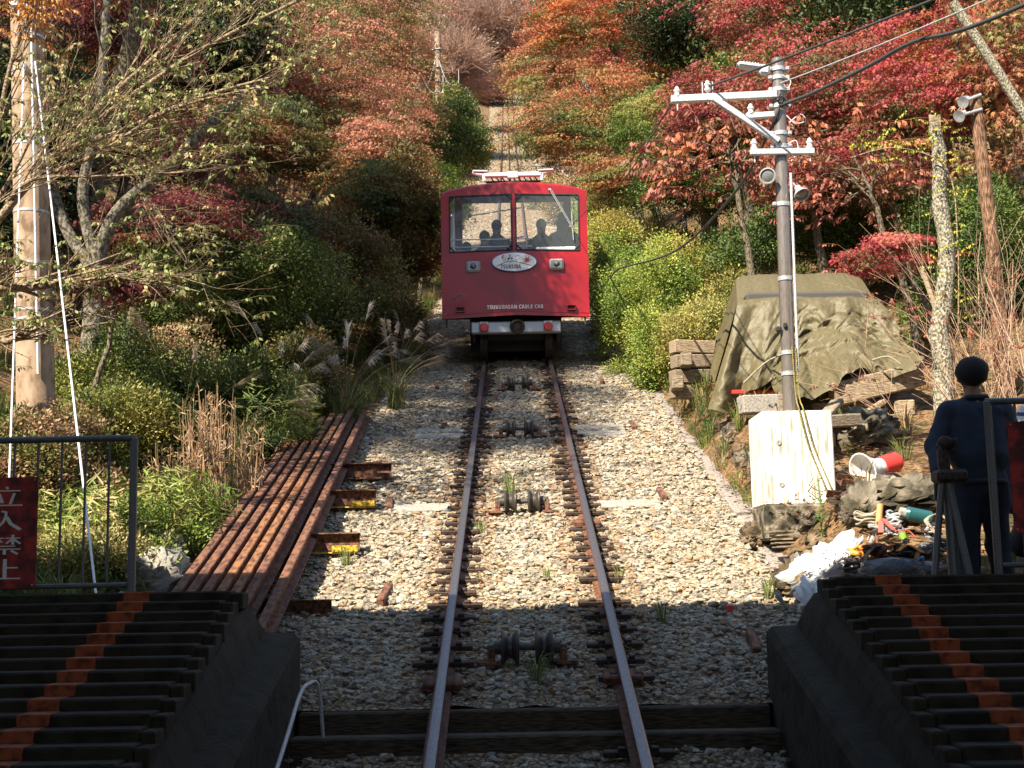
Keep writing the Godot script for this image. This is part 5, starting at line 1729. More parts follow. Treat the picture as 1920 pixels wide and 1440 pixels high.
	# timbers
	var t := [
		[P(3.40, 5.06, 14.85), P(4.42, 5.30, 15.0), 0.20, 0.26, "timber", "broad pale beam under the lower hem of the tarpaulin"],
		[P(4.20, 4.92, 14.9), P(4.36, 4.94, 15.6), 0.22, 0.17, "timber", "square beam end with growth rings below the pale beam"],
		[P(3.62, 4.74, 14.9), P(4.38, 4.79, 15.0), 0.16, 0.16, "timber_grey", "weathered sleeper lowest under the tarpaulin heap"],
		[P(3.2, 4.93, 15.1), P(4.1, 5.0, 15.3), 0.18, 0.15, "timber_grey", "shaded sleeper between the pale beam and the ground"],
		[P(2.92, 4.62, 13.3), P(3.16, 4.84, 13.6), 0.14, 0.05, "timber_grey", "broken plank leaning beside the white block"],
		[P(2.78, 4.55, 12.9), P(3.25, 4.60, 13.2), 0.12, 0.12, "timber_grey", "short square timber end right of the white block"],
		[P(2.82, 4.40, 12.8), P(3.0, 4.42, 13.4), 0.14, 0.14, "timber_grey", "low timber block beside the white block"],
		[P(2.40, 4.98, 14.9), P(2.95, 5.0, 15.0), 0.22, 0.20, "sleeper", "grey concrete sleeper under the left end of the tarpaulin"],
		[P(2.85, 4.93, 14.5), P(2.98, 4.94, 15.2), 0.20, 0.24, "timber_grey", "mossy beam end between the concrete sleeper and the brown pole"],
		[P(3.75, 4.86, 14.75), P(3.95, 4.98, 14.8), 0.10, 0.06, "timber", "small wedge of wood under the pale beam"],
	]
	for e in t:
		mb = MB.new()
		mb.bar(e[0], e[1], e[2], e[3])
		tag(obj("timber_beam", mb, M[e[4]]), e[5], "timber")
	# sleeper stack left of the heap
	rng.seed = 15
	var nm := ["top course of the stack left of the tarpaulin, under the bushes", "upper middle of the stack left of the tarpaulin", "lower middle of the stack left of the tarpaulin", "bottom of the stack left of the tarpaulin", "short end sticking out of the left stack", "upright post end of the left stack"]
	for k in 4:
		mb = MB.new()
		mb.bar(P(1.98 + rf(0, 0.06), 6.12 - 0.20 * k, 17.7), P(2.62, 6.14 - 0.20 * k + rf(-0.02, 0.02), 17.9), 0.2, 0.17 + rf(-0.01, 0.01))
		tag(obj("stacked_sleeper", mb, M.timber_grey if k else M.timber), "weathered sleeper, %s" % nm[k], "timber", "sleepers stacked left of the tarpaulin")
	for k in 2:
		mb = MB.new()
		mb.bar(P(2.04 + 0.12 * k, 5.62 + 0.3 * k, 17.45), P(2.06 + 0.12 * k, 5.60 + 0.3 * k, 17.9), 0.15, 0.17)
		tag(obj("stacked_sleeper", mb, M.timber_grey), "weathered sleeper, %s" % nm[4 + k], "timber", "sleepers stacked left of the tarpaulin")

# ---------------------------------------------------------------- stones and clutter on the right bank
func build_right_bank() -> void:
	rng.seed = 210
	var o := thing("stone_edging", "row of flat kerb stones along the right edge of the ballast", "kerb")
	o.set_meta("kind", "structure")
	var d := 8.5
	while d < 21.5:
		var l := rf(0.3, 0.55)
		var mb := MB.new()
		mb.box(P(2.12 + rf(-0.03, 0.03), T(d) - 0.13 + rf(-0.02, 0.03), d + l * 0.5), Vector3(rf(0.20, 0.3), 0.16, l - 0.02), Basis(Vector3.RIGHT, atan(0.296)) * Basis(Vector3.UP, rf(-0.06, 0.06)), 0.02)
		obj("kerb_stone", mb, M.kerb, o)
		d += l
	# rubble wall behind the edging
	var w := thing("rubble_wall", "low rubble retaining wall between the ballast and the right bank", "wall")
	w.set_meta("kind", "structure")
	d = 8.8
	while d < 19.0:
		var l := rf(0.28, 0.62)
		for lay in 2:
			var mb := MB.new()
			mb.blob(P(2.32 + rf(-0.04, 0.05) + 0.06 * lay, T(d) - 0.05 + 0.22 * lay + rf(-0.04, 0.04), d + l * 0.5 + 0.12 * lay), Vector3(0.13, rf(0.11, 0.16), l * 0.58), rng.randi(), 0.3, 12, 8, true)
			obj("stone", mb, M.rock_brown if rng.randf() < 0.6 else M.rock, w)
		d += l
	var rocks := [
		[3.0, 10.9, Vector3(0.46, 0.19, 0.36), "large mossy boulder behind the scattered tools", "rock"],
		[2.14, 10.55, Vector3(0.24, 0.2, 0.3), "brown rock at the foot of the white block", "rock_brown"],
		[2.62, 10.7, Vector3(0.16, 0.2, 0.2), "upright pale rock beside the curved dark plate", "rock"],
		[2.12, 9.75, Vector3(0.2, 0.14, 0.3), "flat brown rock at the ballast edge near the white bags", "rock_brown"],
		[3.38, 13.6, Vector3(0.36, 0.2, 0.3), "rounded grey boulder on the leaf-covered slope", "rock"],
		[2.35, 9.2, Vector3(0.22, 0.16, 0.2), "brown rock under the white bags", "rock_brown"],
		[2.0, 12.0, Vector3(0.12, 0.13, 0.3), "weathered rock left of the white block", "rock_brown"],
		[-2.76, 10.3, Vector3(0.22, 0.22, 0.4), "pale grey boulder beside the stacked rails", "rock"],
		[-2.72, 9.5, Vector3(0.2, 0.16, 0.24), "smaller pale boulder below the stacked rails", "rock"],
		[-2.9, 11.0, Vector3(0.16, 0.18, 0.24), "upper pale boulder in the dry grass by the rails", "rock"],
	]
	for e in rocks:
		var mb := MB.new()
		mb.blob(P(e[0], ground(e[0], e[1]) + e[2].y * 0.45, e[1]), e[2], hash(e[3]), 0.34, 40, 26, false, Basis(), 2.2)
		tag(obj("boulder", mb, M[e[4]] if e[0] > 0 else M.sleeper), e[3], "boulder")
	var sl := MB.new()
	sl.box(P(2.27, T(12.9) + 0.22, 12.9), Vector3(0.12, 0.26, 1.3), Basis(Vector3.RIGHT, 0.29), 0.02)
	tag(obj("concrete_slab", sl, M.rock), "grey concrete slab set on edge left of the white block", "slab")
	sl = MB.new()
	for k in 5:
		sl.box(P(2.06 + rf(-0.03, 0.03), T(11.1) + 0.06 + 0.03 * k, 11.1), Vector3(0.16, 0.014, 0.2), Basis(Vector3.UP, rf(-0.3, 0.3)), 0.002)
	tag(obj("slate_pieces", sl, M.timber_grey), "thin broken slates stacked at the corner of the white block", "slate")
	# rusty channel offcuts
	rng.seed = 33
	for k in 5:
		var c: Array = [[2.66, 0.30, 11.1, 0.5, 0.35, "longest, nearest the white block"], [2.82, 0.26, 11.0, 0.45, -0.1, "lying in front of the others"], [2.95, 0.34, 11.25, 0.3, 0.9, "tilted up under the loudhailer"], [2.74, 0.40, 11.3, 0.35, 0.2, "on top of the others"], [3.05, 0.25, 10.95, 0.25, -0.5, "short one at the right end"]][k]
		var mb := MB.new()
		var b := Basis(Vector3.UP, c[4]) * Basis(Vector3.BACK, -0.12)
		var at := P(c[0], T(c[2]) + c[1] + 0.1, c[2])
		mb.box(at, Vector3(c[3], 0.008, 0.11), b * Basis(Vector3.RIGHT, 0.5), 0.001)
		for s in [-1, 1]:
			mb.box(at + (b * Basis(Vector3.RIGHT, 0.5)) * Vector3(0, 0.03, s * 0.055), Vector3(c[3], 0.06, 0.008), b * Basis(Vector3.RIGHT, 0.5), 0.001)
		tag(obj("steel_channel", mb, M.rust), "rusty steel channel offcut, %s" % c[5], "scrap steel", "rusty offcuts beside the white block")
	# curved dark plate
	var pl := []
	for j in 13:
		var t := j / 12.0
		var row := PackedVector3Array()
		for i in 2:
			row.append(P(2.62 + 0.13 * t * 0.7 + 0.10 * i, T(10.5) + 0.02 + 0.36 * sin(t * 1.5), 10.35 + 0.35 * t))
		pl.append(row)
	var pb := MB.new()
	pb.grid(pl)
	for j in 12:
		pb.face(pl[j][0] - Vector3(0.012, 0.012, 0), pl[j][1] - Vector3(-0.012, 0.012, 0), pl[j + 1][1] - Vector3(-0.012, 0.012, 0), pl[j + 1][0] - Vector3(0.012, 0.012, 0), Vector3(0, -1, 1))
	tag(obj("curved_plate", pb, M.black), "curved black plate leaning against the boulder", "steel plate")
	# loudhailer
	var lh := thing("loudhailer", "white and red loudhailer lying on the slope", "loudhailer", P(2.90, T(11.3) + 0.64, 11.3), "", 0.45)
	lh.scale = Vector3.ONE * 1.35
	var ax := Transform3D(Basis(Vector3.BACK, PI / 2 + 0.25), Vector3.ZERO)
	var mb := MB.new()
	mb.lathe([Vector2(0.052, -0.037), Vector2(0.056, 0.0), Vector2(0.08, 0.055), Vector2(0.112, 0.10), Vector2(0.12, 0.112), Vector2(0.112, 0.113), Vector2(0.072, 0.06), Vector2(0.03, 0.045), Vector2(0.0, 0.044)], ax, 28)
	obj("bell", mb, M.panel_white, lh)
	mb = MB.new()
	mb.lathe([Vector2(0.0, -0.17), Vector2(0.056, -0.17), Vector2(0.06, -0.16), Vector2(0.06, -0.04), Vector2(0.05, -0.035)], ax, 24)
	obj("body", mb, M.plastic_red, lh)
	mb = MB.new()
	mb.bar(Vector3(0.10, -0.05, 0.03), Vector3(0.22, -0.16, 0.06), 0.03, 0.035)
	obj("handle", mb, M.plastic_red, lh)
	mb = MB.new()
	mb.bar(Vector3(0.22, -0.15, 0.06), Vector3(0.31, -0.22, 0.07), 0.045, 0.03)
	obj("tail", mb, M.panel_white, lh)
	mb = MB.new()
	for k in 4:
		mb.tube(spline([Vector3(-0.06, -0.07 - 0.006 * k, 0.06), Vector3(0.04, -0.04 - 0.012 * k, 0.10), Vector3(0.16, -0.11 - 0.012 * k, 0.10), Vector3(0.2, -0.15, 0.08)]), PackedFloat32Array([0.006]), 6)
	obj("coiled_lead", mb, M.black, lh)
	# white bags with twisted wire bundles poking out
	for e in [[2.28, 10.30, Vector3(0.31, 0.17, 0.2), 0.17, "big white plastic bag of wire lying on the bank"], [2.09, 10.10, Vector3(0.11, 0.17, 0.13), 0.12, "white plastic bag slumped over the ballast edge"], [2.14, 9.65, Vector3(0.07, 0.05, 0.07), 0.12, "small white bag tip at the corner of the right platform"]]:
		var at := P(e[0], ground(e[0], e[1]) + e[3] - 0.05, e[1])
		var bg := thing("plastic_bag", e[4], "plastic bag", at)
		mb = MB.new()
		mb.blob(Vector3.ZERO, e[2], hash(e[4]), 0.36, 60, 40, false, Basis(Vector3.BACK, 0.35), 1.9)
		obj("bag", mb, M.plastic_white, bg)
		if e[2].x > 0.1:
			for s in [-1, 1]:
				mb = MB.new()
				var q := Vector3(s * 0.19, 0.03 + 0.06 * s, 0.02)
				for k in 14:
					var a := TAU * k / 14.0
					mb.tube(PackedVector3Array([q, q + Vector3(s * 0.05, 0.05, 0) + Vector3(0, cos(a), sin(a)) * 0.012, q + Vector3(s * 0.10, 0.12, 0) + Vector3(rf(-0.02, 0.02), cos(a) * 0.03, sin(a) * 0.03)]), PackedFloat32Array([0.004]), 4)
				obj("wire_bundle", mb, M.galv, bg)
	# tools
	var gy := func(x: float, dd: float) -> float: return ground(x, dd)
	var reel := thing("cord_reel", "orange cord reel lying among the tools", "cord reel", P(2.45, gy.call(2.33, 10.20) + 0.17, 10.20))
	mb = MB.new()
	mb.lathe([Vector2(0.0, 0.035), Vector2(0.035, 0.045), Vector2(0.04, 0.03), Vector2(0.10, 0.03), Vector2(0.112, 0.02), Vector2(0.112, 0.005), Vector2(0.0, 0.0)].map(func(p): return p) , Transform3D(Basis(Vector3.RIGHT, 0.35), Vector3.ZERO), 26)
	obj("flange", mb, M.plastic_orange, reel)
	mb = MB.new()
	mb.lathe([Vector2(0.0, -0.07), Vector2(0.108, -0.07), Vector2(0.11, -0.05), Vector2(0.09, -0.04), Vector2(0.09, -0.005), Vector2(0.0, 0.0)], Transform3D(Basis(Vector3.RIGHT, 0.35), Vector3.ZERO), 26)
	obj("drum", mb, M.black, reel)
	one("bent_iron", spline([P(2.31, gy.call(2.2, 10.05) + 0.06, 10.00), P(2.31, gy.call(2.2, 10.05) + 0.24, 10.00), P(2.36, gy.call(2.2, 10.05) + 0.28, 10.03), P(2.45, gy.call(2.3, 10.05) + 0.27, 10.05), P(2.46, gy.call(2.3, 10.05) + 0.22, 10.05)]), 0.011, M.rust, "rusty hooked iron bar standing in front of the cord reel", "iron hook")
	one("bent_iron", spline([P(2.52, gy.call(2.4, 10.00) + 0.06, 9.97), P(2.53, gy.call(2.4, 10.00) + 0.18, 10.00), P(2.54, gy.call(2.4, 10.00) + 0.24, 10.05)]), 0.012, M.rust, "short rusty iron bar right of the cord reel", "iron bar")
	var fl := thing("flask", "teal metal flask lying on the tools near the tripod", "flask", P(2.94, gy.call(2.8, 10.35) + 0.17, 10.35))
	mb = MB.new()
	mb.lathe([Vector2(0.0, -0.10), Vector2(0.05, -0.10), Vector2(0.056, -0.09), Vector2(0.056, 0.08), Vector2(0.045, 0.10), Vector2(0.0, 0.10)], Transform3D(Basis(Vector3.BACK, 1.35), Vector3.ZERO), 22)
	obj("body", mb, M.teal, fl)
	mb = MB.new()
	mb.lathe([Vector2(0.0, 0.10), Vector2(0.04, 0.10), Vector2(0.04, 0.14), Vector2(0.0, 0.15)], Transform3D(Basis(Vector3.BACK, 1.35), Vector3.ZERO), 18)
	obj("cap", mb, M.sleeper, fl)
	var bt := thing("bottle", "small clear bottle with green label among the tools", "bottle", P(2.73, gy.call(2.6, 10.05) + 0.12, 10.05))
	mb = MB.new()
	mb.lathe([Vector2(0.0, -0.06), Vector2(0.028, -0.06), Vector2(0.028, 0.04), Vector2(0.012, 0.06), Vector2(0.012, 0.08), Vector2(0.0, 0.08)], Transform3D(Basis(Vector3.BACK, 0.2), Vector3.ZERO), 16)
	obj("body", mb, M.slate, bt)
	mb = MB.new()
	mb.lathe([Vector2(0.027, -0.03), Vector2(0.029, -0.03), Vector2(0.029, 0.02), Vector2(0.027, 0.02)], Transform3D(Basis(Vector3.BACK, 0.2), Vector3.ZERO), 16)
	obj("label_band", mb, mat(lin(0.25, 0.42, 0.05), 0.5), bt)
	var dr := thing("orange_handle_tool", "tool with pale orange handle standing in the pile", "tool", P(2.62, gy.call(2.5, 10.25) + 0.18, 10.25))
	mb = MB.new()
	mb.tube(spline([Vector3(-0.01, -0.08, 0), Vector3(0, 0, 0), Vector3(0.015, 0.10, 0)]), PackedFloat32Array([0.024]), 10)
	obj("handle", mb, mat(lin(0.72, 0.34, 0.14), 0.5), dr)
	mb = MB.new()
	mb.box(Vector3(-0.02, -0.1, 0), Vector3(0.08, 0.05, 0.05), Basis(Vector3.BACK, 0.4), 0.012)
	obj("head", mb, M.black, dr)
	var bgm := thing("grey_hose_bag", "smooth slate grey rubber bag in front of the tools", "bag", P(2.54, gy.call(2.4, 9.60) + 0.11, 9.60))
	mb = MB.new()
	mb.blob(Vector3(-0.02, 0.02, 0), Vector3(0.25, 0.075, 0.16), 8, 0.12, 26, 16, false)
	mb.blob(Vector3(0.18, 0.0, 0.02), Vector3(0.22, 0.06, 0.14), 9, 0.2, 24, 14, false)
	obj("body", mb, M.slate, bgm)
	mb = MB.new()
	mb.tube(spline([Vector3(0.17, 0.085, 0.10), Vector3(0.19, 0.09, 0.0), Vector3(0.18, 0.06, -0.1)]), PackedFloat32Array([0.012]), 6)
	obj("blue_tie", mb, mat(lin(0.1, 0.3, 0.6), 0.5), bgm)
	var straps := [
		[[Vector3(2.56, 0.16, 10.00), Vector3(2.59, 0.24, 10.05), Vector3(2.65, 0.20, 9.95), Vector3(2.75, 0.19, 9.97), Vector3(2.81, 0.14, 9.95)], mat(lin(0.50, 0.10, 0.08), 0.8), "dull red strap looped over the tools"],
		[[Vector3(2.75, 0.16, 9.85), Vector3(2.86, 0.17, 9.80), Vector3(2.96, 0.13, 9.75), Vector3(3.04, 0.16, 9.85)], M.strap, "wide beige webbing strap across the tools"],
		[[Vector3(2.73, 0.06, 9.75), Vector3(2.81, 0.14, 9.80), Vector3(2.94, 0.1, 9.70), Vector3(2.89, 0.02, 9.55)], M.leather, "brown leather tool belt at the front of the pile"],
		[[Vector3(2.62, 0.10, 9.80), Vector3(2.71, 0.13, 9.85), Vector3(2.79, 0.11, 9.75)], mat(lin(0.7, 0.25, 0.05), 0.7), "orange strap end in front of the bottle"],
		[[Vector3(3.00, 0.14, 10.05), Vector3(2.94, 0.22, 10.15), Vector3(3.04, 0.27, 10.15), Vector3(3.13, 0.2, 10.05)], M.strap, "beige strap curling beside the teal flask"],
		[[Vector3(2.42, 0.10, 9.65), Vector3(2.31, 0.09, 9.75), Vector3(2.42, 0.13, 9.85), Vector3(2.56, 0.11, 9.90)], M.timber_grey, "grey strap lying behind the slate grey bag"],
	]
	for e in straps:
		mb = MB.new()
		var pts := []
		for p in e[0]:
			pts.append(P(p.x, gy.call(p.x, p.z) + p.y, p.z))
		var sp := spline(pts, 8)
		for k in sp.size() - 1:
			mb.bar(sp[k], sp[k + 1], 0.038, 0.006, Vector3.UP, 0.0)
		tag(obj("strap", mb, e[1]), e[2], "strap")
	for e in [[2.57, 10.40, 0.07, "rope", "coil of tan rope behind the orange handle tool", "strap"], [2.79, 10.40, 0.05, "chain", "heap of grey chain beside the teal flask", "galv"], [2.37, 9.77, 0.11, "hose", "loops of dark hose left of the slate grey bag", "wire"], [3.02, 9.90, 0.08, "cable", "loops of black cable near the tripod leg", "black"], [2.70, 10.20, 0.06, "cable", "thin grey cable tangle behind the bottle", "galv"]]:
		mb = MB.new()
		rng.seed = hash(e[4])
		var pts := []
		for k in 40:
			var a := k * 0.72
			var r: float = e[2] * rf(0.75, 1.1)
			pts.append(P(e[0] + cos(a) * r * 1.3, gy.call(e[0], e[1]) + 0.08 + 0.0022 * k + rf(0, 0.03), e[1] + sin(a) * r))
		mb.tube(spline(pts, 4), PackedFloat32Array([0.009 if e[3] != "chain" else 0.012]), 6)
		tag(obj(e[3] + "_coil", mb, M[e[5]]), e[4], e[3])
	for e in [[2.81, 10.47, Vector3(0.10, 0.07, 0.08), "black", "crumpled black bag at the back of the pile", "bag"], [2.69, 9.90, Vector3(0.11, 0.05, 0.09), "black", "black pouch under the red strap", "pouch"], [2.92, 10.00, Vector3(0.10, 0.05, 0.07), "slate", "blue grey cloth under the beige strap", "cloth"], [2.50, 9.95, Vector3(0.10, 0.05, 0.08), "rust", "lump of rusty iron below the cord reel", "scrap steel"], [3.04, 10.40, Vector3(0.08, 0.05, 0.06), "galv", "bundle of bright metal clips beside the teal flask", "metal clips"], [3.13, 10.05, Vector3(0.08, 0.09, 0.07), "black", "black tool case behind the tripod leg", "tool case"], [2.18, 9.85, Vector3(0.06, 0.05, 0.05), "galv", "shiny can on the rock between the white bags", "can"]]:
		mb = MB.new()
		mb.blob(P(e[0], gy.call(e[0], e[1]) + e[2].y * 1.2, e[1]), e[2], hash(e[4]), 0.4, 16, 10, true, Basis(Vector3.UP, e[0] * 9.55), 2.0)
		tag(obj(String(e[5]).replace(" ", "_"), mb, M[e[3]]), e[4], e[5])
	# small tools scattered about
	rng.seed = 72
	var tl := ["spanner near the red strap", "chisel beside the bottle", "steel pin behind the cord reel", "pry bar near the tripod leg", "wooden stick across the straps", "steel rod beside the teal flask", "flat bar in front of the bottle"]
	for k in 7:
		mb = MB.new()
		var x := 2.58 + 0.08 * k
		var dd := 9.85 + rf(0, 0.35)
		var a := rf(0, TAU)
		var l := rf(0.06, 0.14)
		var c := P(x, gy.call(x, dd) + 0.14 + rf(0, 0.04), dd)
		mb.bar(c - Vector3(cos(a), 0.2, sin(a)) * l, c + Vector3(cos(a), 0.2, sin(a)) * l, 0.02, 0.014)
		mb.box(c + Vector3(cos(a), 0.2, sin(a)) * l, Vector3(0.035, 0.025, 0.035))
		tag(obj("hand_tool", mb, [M.galv, M.rust, M.timber, M.dark_steel][k % 4]), tl[k], "hand tool")

# ---------------------------------------------------------------- the workers
func build_workers() -> void:
	var jac := lin(0.022, 0.032, 0.055)
	var trs := lin(0.018, 0.025, 0.045)
	var glove := lin(0.05, 0.05, 0.05)
	var skin := lin(0.32, 0.19, 0.12)
	var foot := ground(2.83, 8.6)
	var o := thing("person", "worker in dark blue work clothes and dark cap leaning on the tripod, seen from behind", "person", P(2.83, foot, 8.6))
	var k := (4.44 - foot) / 1.74
	var b := []
	var sh := 1.43
	b.append([Vector3(0, 0.92, 0), Vector3(0, 1.12, 0), 0.155, 0.15, jac])
	b.append([Vector3(-0.05, 1.10, 0), Vector3(-0.07, 1.36, -0.02), 0.15, 0.125, jac])
	b.append([Vector3(0.05, 1.10, 0), Vector3(0.07, 1.36, -0.02), 0.15, 0.125, jac])
	b.append([Vector3(-0.17, sh - 0.03, -0.02), Vector3(0.17, sh - 0.03, -0.02), 0.075, 0.075, jac])
	b.append([Vector3(0, sh, -0.02), Vector3(0, sh + 0.10, -0.03), 0.062, 0.058, skin])
	for s in [-1, 1]:
		b.append([Vector3(s * 0.085, 0.90, 0), Vector3(s * 0.10, 0.50, -0.02), 0.105, 0.075, trs])
		b.append([Vector3(s * 0.10, 0.50, -0.02), Vector3(s * 0.12, 0.10, 0.02), 0.075, 0.062, trs])
		b.append([Vector3(s * 0.12, 0.05, 0.03), Vector3(s * 0.14, 0.035, -0.14), 0.048, 0.038, lin(0.02, 0.02, 0.02)])
	# left arm reaches down to the vise; right arm is bent forwards
	b.append([Vector3(-0.19, sh - 0.04, -0.02), Vector3(-0.30, 1.16, 0.02), 0.072, 0.06, jac])
	b.append([Vector3(-0.30, 1.16, 0.02), Vector3(-0.325, 0.99, 0.16), 0.058, 0.05, jac])
	b.append([Vector3(-0.325, 0.99, 0.16), Vector3(-0.335, 0.90, 0.20), 0.034, 0.032, glove])
	b.append([Vector3(0.19, sh - 0.04, -0.02), Vector3(0.29, 1.16, -0.04), 0.072, 0.06, jac])
	b.append([Vector3(0.29, 1.16, -0.04), Vector3(0.20, 1.08, -0.24), 0.056, 0.045, jac])
	b.append([Vector3(0.20, 1.08, -0.24), Vector3(0.16, 1.06, -0.34), 0.035, 0.035, glove])
	var mb := MB.new()
	var xf := Transform3D(Basis().scaled(Vector3.ONE * k), Vector3.ZERO)
	body_mesh(b, 0.017, mb, xf)
	# the left hand hangs beside the vise, fingers slightly curled
	for side in [[Vector3(-0.335, 0.92, 0.20), Vector3(-0.02, -1, 0.12)], [Vector3(0.17, 1.06, -0.32), Vector3(-0.3, -0.5, -0.8)]]:
		var h := []
		var r: Vector3 = side[0]
		var f: Vector3 = side[1].normalized()
		var wv := f.cross(Vector3(0, 0.2, 1) if f.y < -0.9 else Vector3.UP).normalized()
		var pn := wv.cross(f)
		h.append([r, r + f * 0.05, 0.028, 0.03, glove])
		for q in 2:
			h.append([r + f * 0.03 + wv * (0.02 * (2 * q - 1)), r + f * 0.085 + wv * (0.024 * (2 * q - 1)), 0.02, 0.017, glove])
		for q in 4:
			var root := r + f * 0.085 + wv * (-0.031 + 0.0205 * q)
			var l: float = [0.034, 0.040, 0.038, 0.030][q]
			var p1 := root + (f + pn * 0.15 + wv * (q - 1.5) * 0.07).normalized() * l
			var p2 := p1 + (f + pn * 0.65).normalized() * l * 0.7
			var p3 := p2 + (f + pn * 1.3).normalized() * l * 0.55
			h.append([root, p1, 0.0105, 0.0095, glove])
			h.append([p1, p2, 0.0095, 0.009, glove])
			h.append([p2, p3, 0.009, 0.008, glove])
		var tb := r + f * 0.025 - wv * 0.03
		h.append([r + f * 0.01 - wv * 0.012, tb + f * 0.02, 0.018, 0.013, glove])
		h.append([tb + f * 0.02, tb + f * 0.05 - wv * 0.014 + pn * 0.012, 0.012, 0.011, glove])
		h.append([tb + f * 0.05 - wv * 0.014 + pn * 0.012, tb + f * 0.075 - wv * 0.010 + pn * 0.022, 0.010, 0.009, glove])
		body_mesh(h, 0.0045, mb, xf)
	# head, turned away and bent down over the work
	var hd := []
	var hc := Vector3(0.0, sh + 0.205, -0.035)
	hd.append([hc + Vector3(0, 0.02, 0.01), hc + Vector3(0, 0.03, -0.02), 0.088, 0.085, skin])
	hd.append([hc + Vector3(0, -0.04, -0.03), hc + Vector3(0, -0.075, -0.065), 0.066, 0.04, skin])
	hd.append([hc + Vector3(0, 0.0, -0.10), hc + Vector3(0, -0.025, -0.12), 0.012, 0.016, skin])
	for s in [-1, 1]:
		hd.append([hc + Vector3(s * 0.088, 0.015, 0.0), hc + Vector3(s * 0.092, -0.025, 0.0), 0.014, 0.01, skin])
		hd.append([hc + Vector3(s * 0.03, 0.02, -0.088), hc + Vector3(s * 0.035, 0.02, -0.088), 0.011, 0.011, lin(0.1, 0.08, 0.07)])
	hd.append([hc + Vector3(-0.02, -0.055, -0.098), hc + Vector3(0.02, -0.055, -0.098), 0.008, 0.008, lin(0.3, 0.12, 0.1)])
	body_mesh(hd, 0.007, mb, xf)
	obj("body", mb, M.skin, o)
	mb = MB.new()
	mb.col = lin(0.018, 0.016, 0.016)
	mb.blob((hc + Vector3(0, 0.035, 0.012)) * k, Vector3(0.112, 0.105, 0.115) * k, 3, 0.04, 22, 14, false)
	obj("knit_cap", mb, M.skin, o)
	mb = MB.new()
	mb.col = jac * 0.8
	mb.tube(PackedVector3Array([Vector3(-0.11, sh + 0.03, -0.08), Vector3(-0.06, sh + 0.055, 0.05), Vector3(0.06, sh + 0.055, 0.05), Vector3(0.11, sh + 0.03, -0.08)]), PackedFloat32Array([0.02]), 8)
	obj("collar", mb, M.skin, o).scale = Vector3.ONE * k
	mb = MB.new()
	mb.col = jac * 0.8
	mb.tube(spline([Vector3(-0.165, 0.91, 0.0), Vector3(-0.11, 0.91, 0.115), Vector3(0.0, 0.91, 0.155), Vector3(0.11, 0.91, 0.115), Vector3(0.165, 0.91, 0.0)]), PackedFloat32Array([0.022]), 8)
	obj("jacket_hem", mb, M.skin, o).scale = Vector3.ONE * k
	# tripod vise
	var g0 := ground(2.52, 8.3)
	var t := thing("tripod_vise", "dark pipe vise on a three-legged stand in front of the worker", "tripod vise", P(2.52, g0, 8.32))
	var top := 3.66 - g0
	for e in [Vector3(-0.17, 0, 0.06), Vector3(0.12, 0, 0.16), Vector3(0.22, 0, -0.12)]:
		mb = MB.new()
		mb.tube(PackedVector3Array([Vector3(e.x * 0.12, top, e.z * 0.12), Vector3(e.x, 0, e.z)]), PackedFloat32Array([0.02, 0.021]), 10)
		obj("leg", mb, M.fence, t)
	mb = MB.new()
	mb.tube(PackedVector3Array([Vector3(0.02, top, 0), Vector3(0.02, 0.1, 0)]), PackedFloat32Array([0.034]), 12)
	obj("post", mb, M.fence, t)
	mb = MB.new()
	mb.box(Vector3(0.03, top + 0.03, 0), Vector3(0.19, 0.08, 0.16), Basis(), 0.02)
	mb.box(Vector3(0.0, top + 0.13, 0), Vector3(0.07, 0.16, 0.07), Basis(), 0.02)
	mb.blob(Vector3(0.02, top + 0.235, 0), Vector3(0.055, 0.04, 0.05), 4, 0.15, 14, 9, false)
	mb.box(Vector3(0.065, top + 0.22, 0.02), Vector3(0.03, 0.09, 0.03), Basis(Vector3.BACK, -0.2), 0.01)
	obj("vise_head", mb, M.dark_steel, t)
	# second worker, crouching behind the sign
	var f2 := ground(3.42, 9.2)
	var w := thing("person", "worker with white safety helmet crouching behind the right fence", "person", P(3.42, f2, 9.2))
	b = []
	b.append([Vector3(0, 0.34, -0.08), Vector3(0, 0.58, -0.06), 0.15, 0.15, jac])
	b.append([Vector3(0, 0.58, -0.06), Vector3(0.0, 0.82, 0.0), 0.155, 0.13, jac])
	b.append([Vector3(-0.16, 0.84, 0.0), Vector3(0.16, 0.84, 0.0), 0.07, 0.07, jac])
	b.append([Vector3(0, 0.86, 0.0), Vector3(0, 0.98, 0.03), 0.055, 0.055, skin])
	b.append([Vector3(0, 1.06, 0.04), Vector3(0, 1.10, 0.03), 0.085, 0.09, skin])
	b.append([Vector3(0, 1.03, 0.11), Vector3(0, 1.0, 0.12), 0.05, 0.035, skin])
	b.append([Vector3(0, 1.06, 0.13), Vector3(0, 1.04, 0.15), 0.012, 0.016, skin])
	for s in [-1, 1]:
		b.append([Vector3(s * 0.09, 0.30, -0.08), Vector3(s * 0.14, 0.46, 0.28), 0.10, 0.078, trs])
		b.append([Vector3(s * 0.14, 0.46, 0.28), Vector3(s * 0.12, 0.08, 0.12), 0.07, 0.055, trs])
		b.append([Vector3(s * 0.12, 0.05, 0.08), Vector3(s * 0.13, 0.04, 0.24), 0.045, 0.036, lin(0.02, 0.02, 0.02)])
		b.append([Vector3(s * 0.2, 0.82, 0.0), Vector3(s * 0.26, 0.56, 0.10), 0.065, 0.055, jac])
		b.append([Vector3(s * 0.26, 0.56, 0.10), Vector3(s * 0.17, 0.46, 0.30), 0.05, 0.042, jac])
		b.append([Vector3(s * 0.17, 0.46, 0.30), Vector3(s * 0.14, 0.44, 0.38), 0.033, 0.03, glove])
	mb = MB.new()
